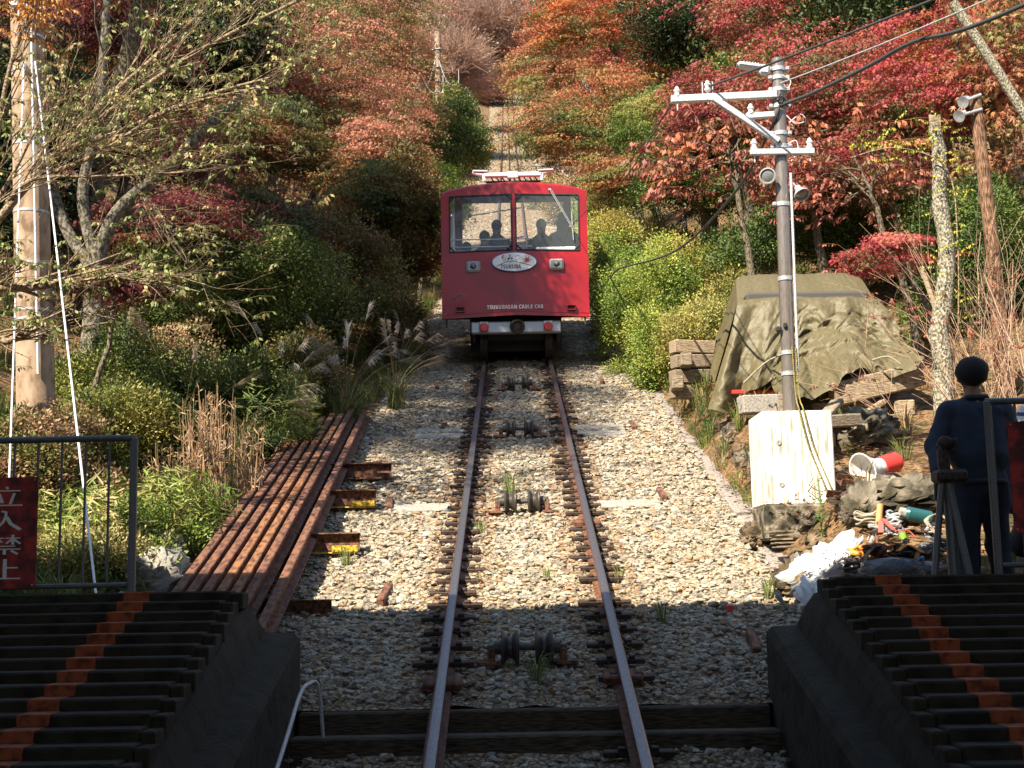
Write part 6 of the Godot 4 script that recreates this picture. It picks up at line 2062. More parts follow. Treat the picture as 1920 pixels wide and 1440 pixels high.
	body_mesh(b, 0.02, mb)
	obj("body", mb, M.skin, w)
	mb = MB.new()
	mb.lathe([Vector2(0.145, -0.01), Vector2(0.13, 0.0), Vector2(0.118, 0.03), Vector2(0.095, 0.085), Vector2(0.05, 0.115), Vector2(0.0, 0.122)], Transform3D(Basis(Vector3.RIGHT, 0.15), Vector3(0, 1.125, 0.035)), 26)
	var hm := obj("safety_helmet", mb, M.panel_white, w)
	mb = MB.new()
	mb.lathe([Vector2(0.119, 0.02), Vector2(0.122, 0.02), Vector2(0.118, 0.045), Vector2(0.113, 0.045)], Transform3D(Basis(Vector3.RIGHT, 0.15), Vector3(0, 1.125, 0.035)), 26)
	obj("helmet_band", mb, M.ink_blue, hm)

func specific_plants() -> void:
	tree("maple_tree", "salmon pink maple spreading left of the track above the cable car", "tree", Vector2(-5.67, 28.2), P(-4.07, 13.50, 28), Vector3(2.51, 1.91, 2.0), 330, "maple", PAL.pink, 1.0, 0.12, M.bark, "", -0.16, 9)
	tree("maple_tree", "smaller pink maple bough reaching towards the track left of the car", "tree", Vector2(-4.89, 24.7), P(-2.69, 11.15, 24.5), Vector3(1.14, 0.67, 1.0), 95, "maple", PAL.pink, 0.9, 0.08, M.bark, "", -0.16, 9)
	tree("maple_tree", "pink and olive maple at the top left of the track", "tree", Vector2(-5.75, 33.2), P(-4.25, 17.39, 33), Vector3(2.44, 1.41, 1.8), 170, "maple", PAL.pinkolive, 1.15, 0.12, M.bark, "", -0.16, 9)
	tree("maple_tree", "dark crimson maple in the shade behind the concrete pole", "tree", Vector2(-5.52, 18.7), P(-4.72, 8.12, 18.5), Vector3(1.08, 0.50, 1.0), 120, "maple", PAL.darkred, 0.85, 0.07, M.bark, "", -0.16, 9)
	tree("maple_tree", "dark red maple boughs above the grey limb on the left", "tree", Vector2(-6.51, 19.7), P(-5.31, 9.45, 19.5), Vector3(1.29, 0.46, 1.0), 110, "maple", PAL.darkred, 0.9, 0.08, M.bark, "", -0.16, 9)
	tree("maple_tree", "small crimson maple spray over the olive bush by the left pole", "tree", Vector2(-4.56, 14.2), P(-4.06, 6.31, 14), Vector3(0.38, 0.21, 0.5), 34, "maple", PAL.crimsondark, 0.75, 0.03, M.bark, "", -0.16, 9)
	tree("maple_tree", "olive and brown maple turning colour beside the cable car", "tree", Vector2(-4.64, 25.2), P(-3.64, 9.73, 25), Vector3(1.65, 1.46, 1.5), 260, "maple", PAL.olive, 1.0, 0.1, M.bark, "", -0.16, 9)
	tree("maple_tree", "orange tipped maple low beside the left bushes", "tree", Vector2(-3.69, 31.2), P(-2.69, 12.57, 31), Vector3(1.09, 0.72, 1.0), 90, "maple", PAL.orangeolive, 1.0, 0.07, M.bark, "", -0.16, 9)
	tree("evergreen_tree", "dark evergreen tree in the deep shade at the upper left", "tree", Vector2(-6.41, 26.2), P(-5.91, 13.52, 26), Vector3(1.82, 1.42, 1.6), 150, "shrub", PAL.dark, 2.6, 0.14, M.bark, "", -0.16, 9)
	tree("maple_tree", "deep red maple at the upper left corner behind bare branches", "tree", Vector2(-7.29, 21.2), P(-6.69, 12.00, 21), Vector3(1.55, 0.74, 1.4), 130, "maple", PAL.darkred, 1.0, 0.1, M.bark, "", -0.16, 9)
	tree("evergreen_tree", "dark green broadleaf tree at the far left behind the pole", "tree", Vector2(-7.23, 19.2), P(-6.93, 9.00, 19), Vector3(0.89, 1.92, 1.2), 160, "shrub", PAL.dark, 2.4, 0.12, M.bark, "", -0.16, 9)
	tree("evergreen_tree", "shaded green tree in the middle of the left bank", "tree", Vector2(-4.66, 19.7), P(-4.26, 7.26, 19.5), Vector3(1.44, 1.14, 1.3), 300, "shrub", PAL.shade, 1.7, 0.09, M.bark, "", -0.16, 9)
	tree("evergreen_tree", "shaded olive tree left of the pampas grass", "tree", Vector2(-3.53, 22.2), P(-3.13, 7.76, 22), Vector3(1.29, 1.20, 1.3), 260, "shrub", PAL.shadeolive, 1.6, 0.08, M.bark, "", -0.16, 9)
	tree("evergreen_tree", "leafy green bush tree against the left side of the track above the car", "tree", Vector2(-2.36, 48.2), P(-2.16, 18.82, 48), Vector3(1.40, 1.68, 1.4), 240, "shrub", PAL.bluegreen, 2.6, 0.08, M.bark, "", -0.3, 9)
	tree("bush_tree", "yellow green bush tree left of the car roof", "tree", Vector2(-2.52, 36.2), P(-2.32, 13.18, 36), Vector3(0.98, 1.12, 1.2), 200, "shrub", PAL.lightgreen, 2.0, 0.06, M.bark, "", -0.3, 9)
	tree("bush_tree", "brown and olive thicket between the car and the maples", "tree", Vector2(-2.44, 29.2), P(-2.24, 10.28, 29), Vector3(0.68, 1.02, 1.0), 170, "shrub", PAL.brownolive, 1.8, 0.05, M.bark, "", -0.3, 9)
	tree("maple_tree", "large orange and green maple arching over the right of the track", "tree", Vector2(4.03, 37.2), P(2.43, 15.84, 37), Vector3(2.74, 1.73, 2.2), 330, "maple", PAL.orangegreen, 1.25, 0.14, M.bark, "", -0.16, 12)
	tree("maple_tree", "salmon layered maple boughs reaching left over the far rails", "tree", Vector2(4.65, 58.2), P(2.45, 22.73, 58), Vector3(1.92, 1.69, 2.0), 170, "maple", PAL.salmon, 1.7, 0.1, M.bark, "", -0.16, 9)
	tree("maple_tree", "bright red and orange maple at the top right of the track", "tree", Vector2(4.53, 46.2), P(3.33, 22.45, 46), Vector3(3.40, 1.79, 2.4), 240, "maple", PAL.redorange, 1.5, 0.14, M.bark, "", -0.16, 9)
	tree("maple_tree", "olive and salmon maple right of the far rails", "tree", Vector2(4.67, 75.2), P(2.07, 32.31, 75), Vector3(2.48, 2.34, 2.5), 170, "maple", PAL.salmon, 2.2, 0.14, M.bark, "", -0.16, 9)
	tree("maple_tree", "dark red maple behind the crossarm of the brown pole", "tree", Vector2(4.91, 26.2), P(4.11, 12.22, 26), Vector3(1.32, 0.91, 1.3), 170, "maple", PAL.darkcrimson, 1.0, 0.1, M.bark, "", -0.16, 9)
	tree("maple_tree", "crimson maple filling the upper right above the wires", "tree", Vector2(7.04, 24.2), P(6.24, 11.88, 24), Vector3(2.34, 1.21, 1.6), 330, "maple", PAL.crimson, 1.0, 0.14, M.bark, "", -0.16, 12)
	tree("maple_tree", "rose red maple with orange tips at the upper right edge", "tree", Vector2(7.99, 20.7), P(6.99, 10.83, 20.5), Vector3(1.60, 1.20, 1.4), 210, "maple", PAL.roseorange, 0.95, 0.12, M.bark, "", -0.16, 9)
	tree("maple_tree", "red and brown maple at the top behind the pole head", "tree", Vector2(7.02, 29.2), P(6.22, 15.34, 29), Vector3(2.60, 0.90, 1.8), 190, "maple", PAL.crimson, 1.15, 0.12, M.bark, "", -0.16, 9)
	tree("maple_tree", "low crimson maple bough over the tarpaulin", "tree", Vector2(5.62, 17.7), P(4.82, 7.31, 17.5), Vector3(0.58, 0.24, 0.7), 55, "maple", PAL.crimson, 0.75, 0.05, M.bark, "", -0.16, 9)
	tree("maple_tree", "crimson maple between the brown pole and the lichen trunk", "tree", Vector2(6.78, 22.2), P(5.98, 9.67, 22), Vector3(1.63, 0.77, 1.3), 150, "maple", PAL.crimsonolive, 0.95, 0.1, M.bark, "", -0.16, 9)
	tree("cherry_tree", "cherry tree with hanging reddish brown leaves behind the pole", "tree", Vector2(3.69, 20.2), P(3.19, 9.36, 20), Vector3(1.01, 0.78, 1.0), 120, "cherry", PAL.cherry, 1.1, 0.06, M.bark, "", -0.3, 9)
	tree("cherry_tree", "cherry boughs with wine red leaves right of the floodlights", "tree", Vector2(5.49, 18.2), P(4.59, 8.48, 18), Vector3(0.77, 0.77, 0.9), 80, "cherry", PAL.cherry, 1.0, 0.05, M.bark, "", -0.3, 9)
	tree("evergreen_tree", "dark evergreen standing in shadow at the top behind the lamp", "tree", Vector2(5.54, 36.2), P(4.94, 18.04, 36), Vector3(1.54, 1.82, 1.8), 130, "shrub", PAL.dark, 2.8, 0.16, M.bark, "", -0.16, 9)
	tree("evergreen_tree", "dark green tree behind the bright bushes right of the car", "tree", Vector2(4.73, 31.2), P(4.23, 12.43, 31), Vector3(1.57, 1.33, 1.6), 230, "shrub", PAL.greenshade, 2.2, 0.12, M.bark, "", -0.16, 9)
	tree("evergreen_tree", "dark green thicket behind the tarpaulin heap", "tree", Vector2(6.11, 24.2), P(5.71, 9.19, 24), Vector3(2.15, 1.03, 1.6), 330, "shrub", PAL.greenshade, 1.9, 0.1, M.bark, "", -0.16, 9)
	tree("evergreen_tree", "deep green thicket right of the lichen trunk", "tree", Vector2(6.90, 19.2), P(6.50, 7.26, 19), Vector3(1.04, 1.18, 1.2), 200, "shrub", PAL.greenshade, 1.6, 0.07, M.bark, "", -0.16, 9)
	tree("bare_tree", "grey pink leafless tree at the head of the track", "tree", Vector2(-3.95, 120.2), P(-2.45, 52.26, 120), Vector3(5.14, 4.21, 3.5), 240, "twigs", PAL.twigpink, 4.2, 0.2, M.bark, "", -0.4, 9)
	tree("bare_tree", "brownish leafless tree left of the track head", "tree", Vector2(-5.12, 95.2), P(-4.32, 39.63, 95), Vector3(2.59, 2.59, 2.5), 130, "twigs", PAL.twigpink, 3.2, 0.14, M.bark, "", -0.4, 9)
	tree("maple_tree", "dull red maple closing the far end of the track", "tree", Vector2(-4.32, 150.2), P(-2.82, 58.79, 150), Vector3(4.38, 2.22, 3.0), 110, "maple", PAL.dullred, 3.6, 0.2, M.bark, "", -0.5, 9)
	tree("evergreen_tree", "dark shaded tree at the vanishing end of the track", "tree", Vector2(-0.23, 175.2), P(-0.23, 67.42, 175), Vector3(4.09, 1.91, 4.0), 90, "shrub", PAL.dark, 8, 0.2, M.bark, "", -0.6, 9)
	tree("maple_tree", "tall salmon maple leaning over the left edge of the far rails", "tree", Vector2(-5.43, 45.2), P(-3.83, 20.63, 45), Vector3(1.23, 1.93, 1.6), 170, "maple", PAL.pinkolive, 1.2, 0.1, M.bark, "", -0.16, 9)
	tree("maple_tree", "olive and pink maple close beside the roof of the car on the left", "tree", Vector2(-4.53, 38.2), P(-3.03, 16.37, 38), Vector3(1.11, 1.04, 1.2), 150, "maple", PAL.olive, 1.0, 0.08, M.bark, "", -0.16, 9)
	tree("maple_tree", "brown green maple filling the gap left of the cable car", "tree", Vector2(-3.63, 27.2), P(-2.63, 10.23, 27), Vector3(0.89, 0.95, 1.0), 200, "maple", PAL.olive, 0.9, 0.07, M.bark, "", -0.16, 9)
	tree("maple_tree", "green maple with salmon tips low over the bushes right of the car", "tree", Vector2(4.12, 33.2), P(2.92, 13.07, 33), Vector3(1.29, 0.77, 1.2), 190, "maple", PAL.orangegreen, 1.0, 0.08, M.bark, "", -0.16, 9)
	tree("maple_tree", "light green maple boughs behind the orange maple", "tree", Vector2(5.27, 34.2), P(3.87, 14.49, 34), Vector3(1.19, 1.06, 1.3), 190, "maple", PAL.greenmaple, 1.0, 0.09, M.bark, "", -0.16, 9)
	tree("maple_tree", "olive maple with reddish tips above the tarpaulin", "tree", Vector2(5.37, 22.2), P(4.57, 9.69, 22), Vector3(1.03, 0.60, 1.1), 190, "maple", PAL.crimsonolive, 0.9, 0.08, M.bark, "", -0.16, 9)
	tree("maple_tree", "olive green maple behind the twiggy boughs on the left", "tree", Vector2(-5.87, 24.2), P(-4.67, 11.08, 24), Vector3(1.21, 0.84, 1.2), 220, "maple", PAL.olive, 0.95, 0.08, M.bark, "", -0.16, 9)
	tree("maple_tree", "green maple with red outer leaves above the shaded bushes on the left", "tree", Vector2(-5.09, 21.2), P(-4.09, 8.77, 21), Vector3(1.06, 0.57, 1.0), 200, "maple", PAL.shadered, 0.85, 0.07, M.bark, "", -0.16, 9)
	shrub("tangled brown and green bush hiding the foot of the concrete pole", Vector2(-4.08, 11.3), Vector3(0.35, 0.42, 0.45), 330, PAL.browngreen, 0.85, "shrub", "shrub", "", 0.45)
	shrub("yellow green bush with small leaves just behind the concrete pole", Vector2(-4.71, 14.6), Vector3(0.51, 0.40, 0.6), 260, PAL.olivegreen, 0.9, "shrub", "shrub", "", 0.45)
	shrub("green bush in front of the grey cherry trunk", Vector2(-4.39, 14.9), Vector3(0.41, 0.64, 0.5), 260, PAL.shade, 0.9, "shrub", "shrub", "", 0.45)
	shrub("leafy mixed bush between the cherry trunk and the dark thicket", Vector2(-4.07, 16), Vector3(0.50, 0.56, 0.6), 260, PAL.browngreen, 0.95, "shrub", "shrub", "", 0.45)
	tree("evergreen_tree", "tall shaded thicket crowding the left side of the car", "tree", Vector2(-2.22, 24.2), P(-1.92, 9.53, 24), Vector3(0.47, 1.40, 0.9), 260, "shrub", PAL.shadeolive, 1.5, 0.06, M.bark, "", -0.16, 9)
	tree("maple_tree", "feathery olive maple with salmon outer leaves over the thicket left of the car", "tree", Vector2(-3.48, 23.7), P(-2.68, 9.90, 23.5), Vector3(0.87, 0.73, 0.9), 190, "maple", PAL.olive, 0.85, 0.06, M.bark, "", -0.16, 9)
	shrub("bright green clipped bush right of the car front", Vector2(1.82, 23.5), Vector3(0.48, 0.96, 0.9), 260, PAL.lightgreen, 1.0, "shrub", "shrub", "", 0.45)
	shrub("tall light green bush behind the right side of the car", Vector2(2.23, 28), Vector3(0.65, 1.04, 1.1), 260, PAL.lightgreen, 1.2, "shrub", "shrub", "", 0.45)
	shrub("light green bush above the right side of the car", Vector2(2.58, 36), Vector3(0.77, 0.91, 1.2), 200, PAL.yellowgreen, 1.6, "shrub", "shrub", "", 0.45)
	shrub("green and yellow bush between the car and the timber stack", Vector2(2.18, 20.5), Vector3(0.49, 0.68, 0.8), 260, PAL.lightgreen, 1.0, "shrub", "shrub", "", 0.45)
	shrub("low olive bush above the stacked sleepers", Vector2(2.70, 19.5), Vector3(0.61, 0.42, 0.8), 240, PAL.olivegreen, 1.0, "shrub", "shrub", "", 0.45)
	shrub("bright bush in the second row right of the car", Vector2(2.74, 26), Vector3(0.76, 0.76, 1.0), 240, PAL.lightgreen, 1.2, "shrub", "shrub", "", 0.45)
	shrub("olive green bush behind the left edge of the tarpaulin", Vector2(3.53, 21.5), Vector3(0.80, 0.50, 1.0), 260, PAL.olivegreen, 1.05, "shrub", "shrub", "", 0.45)
	shrub("yellowish bush higher up behind the bright bushes", Vector2(3.79, 29), Vector3(0.96, 0.68, 1.1), 220, PAL.yellowgreen, 1.4, "shrub", "shrub", "", 0.45)
	shrub("dry tan bush beside the far rails on the right", Vector2(2.30, 58), Vector3(0.79, 0.90, 1.4), 120, PAL.tan, 2.4, "shrub", "shrub", "", 0.45)
	shrub("green bush behind the dry tan bush on the right", Vector2(3.21, 52), Vector3(0.81, 0.81, 1.4), 140, PAL.lightgreen, 2.2, "shrub", "shrub", "", 0.45)
	shrub("small weed with broad green leaves at the edge of the shadow right of the car", Vector2(1.66, 22.2), Vector3(0.19, 0.10, 0.2), 14, PAL.lightgreen, 0.8, "shrub", "shrub", "", 0.45)
	shrub("round green bush on the right slope above the car roof", Vector2(2.24, 44), Vector3(0.69, 0.60, 1.2), 140, PAL.lightgreen, 1.8, "shrub", "shrub", "", 0.45)
	shrub("olive bush below the orange maple on the right slope", Vector2(3.15, 41), Vector3(0.88, 0.56, 1.2), 170, PAL.olivegreen, 1.8, "shrub", "shrub", "", 0.45)
	shrub("brown olive bush under the orange maple right of the far rails", Vector2(3.66, 38), Vector3(0.89, 0.67, 1.3), 190, PAL.brownolive, 1.8, "shrub", "shrub", "", 0.45)
	shrub("low green bush beside the far rails on the right", Vector2(1.78, 64), Vector3(0.70, 0.75, 1.4), 120, PAL.yellowgreen, 2.4, "shrub", "shrub", "", 0.45)
	shrub("shaded bush below the dark evergreen on the right slope", Vector2(4.35, 33), Vector3(0.90, 0.71, 1.2), 200, PAL.greenshade, 1.6, "shrub", "shrub", "", 0.45)
	shrub("sunlit olive bush with a yellow top beside the concrete pole", Vector2(-3.92, 13.2), Vector3(0.59, 0.39, 0.6), 330, PAL.olivegreen, 0.9, "shrub", "shrub", "", 0.45)
	shrub("brown and green thicket at the foot of the concrete pole", Vector2(-4.18, 12.2), Vector3(0.48, 0.33, 0.5), 260, PAL.browngreen, 0.9, "shrub", "shrub", "", 0.45)
	shrub("dry brown leafed bush behind the left fence", Vector2(-3.60, 11.6), Vector3(0.34, 0.20, 0.4), 170, PAL.drybrown, 0.9, "shrub", "shrub", "", 0.45)
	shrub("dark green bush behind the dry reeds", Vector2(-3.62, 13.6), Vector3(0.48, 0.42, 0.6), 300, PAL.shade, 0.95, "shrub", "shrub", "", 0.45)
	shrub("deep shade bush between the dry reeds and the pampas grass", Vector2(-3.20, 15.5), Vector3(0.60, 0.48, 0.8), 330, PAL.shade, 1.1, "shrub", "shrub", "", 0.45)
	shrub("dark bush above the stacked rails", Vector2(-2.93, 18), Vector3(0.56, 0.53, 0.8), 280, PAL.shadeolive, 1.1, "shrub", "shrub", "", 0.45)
	shrub("green leafed weeds behind the balusters of the left fence", Vector2(-3.32, 10.2), Vector3(0.48, 0.20, 0.35), 170, PAL.weed, 0.8, "shrub", "shrub", "", 0.45)
	shrub("trailing weeds right of the left fence", Vector2(-2.99, 11.2), Vector3(0.26, 0.20, 0.35), 110, PAL.weed, 0.8, "shrub", "shrub", "", 0.45)
	shrub("shaded bush on the left side of the car", Vector2(-2.08, 23.5), Vector3(0.41, 0.64, 0.7), 200, PAL.brownolive, 1.2, "shrub", "shrub", "", 0.45)
	shrub("leafy bush at the left edge of the frame behind the fence", Vector2(-4.42, 11.6), Vector3(0.32, 0.36, 0.5), 170, PAL.browngreen, 0.9, "shrub", "shrub", "", 0.45)

# ---------------------------------------------------------------- planting
var PAL := {}

func make_palettes() -> void:
	PAL = {
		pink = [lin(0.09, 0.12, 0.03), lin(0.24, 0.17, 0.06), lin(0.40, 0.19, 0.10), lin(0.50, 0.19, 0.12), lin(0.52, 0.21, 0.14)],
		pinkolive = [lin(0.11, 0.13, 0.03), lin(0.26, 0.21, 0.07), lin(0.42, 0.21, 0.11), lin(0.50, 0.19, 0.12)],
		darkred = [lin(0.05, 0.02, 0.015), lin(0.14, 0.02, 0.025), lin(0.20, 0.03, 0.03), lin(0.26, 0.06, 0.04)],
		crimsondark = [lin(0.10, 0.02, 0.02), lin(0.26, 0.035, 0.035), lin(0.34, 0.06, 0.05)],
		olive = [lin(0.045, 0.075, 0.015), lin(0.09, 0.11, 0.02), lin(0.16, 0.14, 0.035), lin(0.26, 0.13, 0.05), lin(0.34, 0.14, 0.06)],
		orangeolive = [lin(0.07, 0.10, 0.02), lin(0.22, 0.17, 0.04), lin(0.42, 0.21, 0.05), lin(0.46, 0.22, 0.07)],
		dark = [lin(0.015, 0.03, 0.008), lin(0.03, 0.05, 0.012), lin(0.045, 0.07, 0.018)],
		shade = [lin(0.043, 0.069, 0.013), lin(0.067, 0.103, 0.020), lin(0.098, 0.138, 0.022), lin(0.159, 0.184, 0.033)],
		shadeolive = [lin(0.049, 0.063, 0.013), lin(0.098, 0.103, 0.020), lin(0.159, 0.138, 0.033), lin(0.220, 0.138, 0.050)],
		bluegreen = [lin(0.06, 0.10, 0.035), lin(0.10, 0.15, 0.045), lin(0.17, 0.22, 0.05), lin(0.25, 0.27, 0.06)],
		lightgreen = [lin(0.098, 0.161, 0.020), lin(0.171, 0.253, 0.033), lin(0.244, 0.322, 0.050), lin(0.342, 0.368, 0.066)],
		yellowgreen = [lin(0.134, 0.184, 0.028), lin(0.256, 0.276, 0.050), lin(0.354, 0.333, 0.066), lin(0.439, 0.345, 0.099)],
		olivegreen = [lin(0.098, 0.127, 0.022), lin(0.183, 0.207, 0.039), lin(0.268, 0.265, 0.055), lin(0.366, 0.322, 0.088)],
		brownolive = [lin(0.06, 0.07, 0.018), lin(0.14, 0.11, 0.035), lin(0.24, 0.15, 0.06), lin(0.22, 0.20, 0.05)],
		browngreen = [lin(0.08, 0.11, 0.02), lin(0.16, 0.17, 0.04), lin(0.30, 0.18, 0.09), lin(0.38, 0.24, 0.13)],
		drybrown = [lin(0.20, 0.11, 0.05), lin(0.34, 0.20, 0.10), lin(0.42, 0.28, 0.16), lin(0.12, 0.14, 0.03)],
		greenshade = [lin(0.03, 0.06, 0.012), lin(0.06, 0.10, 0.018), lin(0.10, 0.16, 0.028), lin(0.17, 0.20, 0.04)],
		weed = [lin(0.098, 0.161, 0.022), lin(0.183, 0.265, 0.044), lin(0.293, 0.333, 0.077), lin(0.390, 0.322, 0.132)],
		tan = [lin(0.22, 0.17, 0.07), lin(0.36, 0.25, 0.12), lin(0.42, 0.29, 0.16)],
		orangegreen = [lin(0.07, 0.12, 0.02), lin(0.16, 0.18, 0.035), lin(0.30, 0.20, 0.055), lin(0.44, 0.16, 0.06), lin(0.46, 0.12, 0.06)],
		salmon = [lin(0.17, 0.18, 0.05), lin(0.32, 0.21, 0.08), lin(0.46, 0.19, 0.09), lin(0.48, 0.15, 0.09)],
		redorange = [lin(0.09, 0.12, 0.02), lin(0.28, 0.15, 0.04), lin(0.46, 0.13, 0.045), lin(0.48, 0.06, 0.035), lin(0.55, 0.18, 0.04)],
		darkcrimson = [lin(0.10, 0.10, 0.03), lin(0.22, 0.05, 0.04), lin(0.28, 0.05, 0.045), lin(0.36, 0.08, 0.06)],
		crimson = [lin(0.09, 0.11, 0.03), lin(0.20, 0.11, 0.04), lin(0.34, 0.06, 0.05), lin(0.44, 0.05, 0.065), lin(0.50, 0.09, 0.10), lin(0.48, 0.16, 0.10)],
		crimsonolive = [lin(0.08, 0.10, 0.02), lin(0.15, 0.13, 0.03), lin(0.30, 0.06, 0.05), lin(0.42, 0.05, 0.06)],
		roseorange = [lin(0.12, 0.12, 0.03), lin(0.40, 0.06, 0.06), lin(0.46, 0.07, 0.08), lin(0.48, 0.18, 0.05)],
		greenmaple = [lin(0.073, 0.138, 0.020), lin(0.134, 0.207, 0.033), lin(0.220, 0.276, 0.050), lin(0.342, 0.299, 0.077)],
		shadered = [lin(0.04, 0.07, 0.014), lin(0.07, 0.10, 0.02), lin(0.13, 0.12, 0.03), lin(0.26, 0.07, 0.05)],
		cherry = [lin(0.20, 0.10, 0.06), lin(0.30, 0.09, 0.06), lin(0.36, 0.13, 0.08), lin(0.44, 0.16, 0.07)],
		twigpink = [lin(0.52, 0.38, 0.33), lin(0.60, 0.41, 0.36), lin(0.64, 0.43, 0.32)],
		dullred = [lin(0.14, 0.06, 0.04), lin(0.26, 0.09, 0.06), lin(0.36, 0.15, 0.10)],
		vine = [lin(0.36, 0.42, 0.06), lin(0.46, 0.48, 0.08), lin(0.55, 0.45, 0.04)],
		orangeleaf = [lin(0.60, 0.22, 0.04), lin(0.55, 0.28, 0.07), lin(0.62, 0.30, 0.09)],
		paleleaf = [lin(0.22, 0.27, 0.08), lin(0.30, 0.32, 0.12), lin(0.40, 0.34, 0.14)],
	}

func forest() -> void:
	# the woods behind and beyond, tree by tree
	var kinds := ["pink", "crimson", "orangegreen", "olive", "dark", "redorange", "greenshade", "salmon", "dullred", "pinkolive", "dark"]
	var looks := {pink = "pink maple", crimson = "crimson maple", orangegreen = "orange and green maple", olive = "olive brown maple", dark = "dark evergreen", redorange = "red orange maple", greenshade = "green broadleaf tree", salmon = "salmon maple", dullred = "dull red maple", pinkolive = "pink and olive maple"}
	var r := RandomNumberGenerator.new()
	r.seed = 4242
	var spots := []
	var nth := ["first", "second", "third", "fourth", "fifth", "sixth", "seventh", "eighth", "ninth"]
	var rown := -1
	for row in [[32.0, 6.2, 13.0, 4], [42.0, 6.0, 15.0, 4], [54.0, 6.4, 18.0, 5], [68.0, 6.0, 20.0, 5], [84.0, 5.8, 23.0, 6], [102.0, 5.4, 26.0, 7], [122.0, 5.4, 30.0, 8]]:
		rown += 1
		for s in [-1, 1]:
			for k in row[3]:
				spots.append([s * (row[1] + (row[2] - row[1]) * (k + r.randf_range(0.0, 0.8)) / row[3]), row[0] + r.randf_range(-5, 5), 1.0, "%s tree out in the %s row %s the track" % [nth[k], nth[rown], "left of" if s < 0 else "right of"]])
	for e in [[8.6, 19.0], [10.5, 23.0], [8.2, 25.0], [12.5, 18.0], [11.5, 28.0], [-10.5, 21.0], [-9.5, 26.0], [-12.5, 25.0]]:
		spots.append([e[0], e[1], 0.9, "on the near slope %s, %s" % ["right of the workers" if e[0] > 0 else "left of the concrete pole", "outermost" if absf(e[0]) > 12 else "lower" if e[1] < 22 else "upper" if e[1] < 26 else "highest"]])
	for k in 34:
		spots.append([-36.0 + 72.0 * (k + r.randf()) / 34.0, 186.0 + r.randf_range(-10, 14), 1.6, "in the woods far beyond the end of the track"])
	for k in 9:
		spots.append([-17.0 + 34.0 * (k + r.randf()) / 9.0, 165.0 + r.randf_range(-5, 8), 1.2, "closing off the far end of the track"])
	for sp in spots:
		var pal: String = kinds[r.randi() % kinds.size()]
		var h: float = r.randf_range(4.6, 6.8) * sp[2] * (1.0 + sp[1] / 300.0)
		var rad: Vector3 = Vector3(r.randf_range(2.0, 2.9), h * 0.40, r.randf_range(1.9, 2.6)) * sp[2]
		rad.y = h * 0.42
		var evergreen := pal in ["dark", "greenshade"]
		tree("evergreen_tree" if evergreen else "maple_tree", "%s, %s" % [looks[pal], sp[3]], "tree", Vector2(sp[0], sp[1]), P(sp[0], ground(sp[0], sp[1]) + h * 0.62, sp[1]), rad, int(110 * sp[2]), "shrub" if evergreen else "maple", PAL[pal], (3.4 if evergreen else 1.9) * (1.0 + sp[1] / 260.0) * sqrt(sp[2]), 0.16, M.bark, "trees of the woods on the hillside", -0.35, 6)

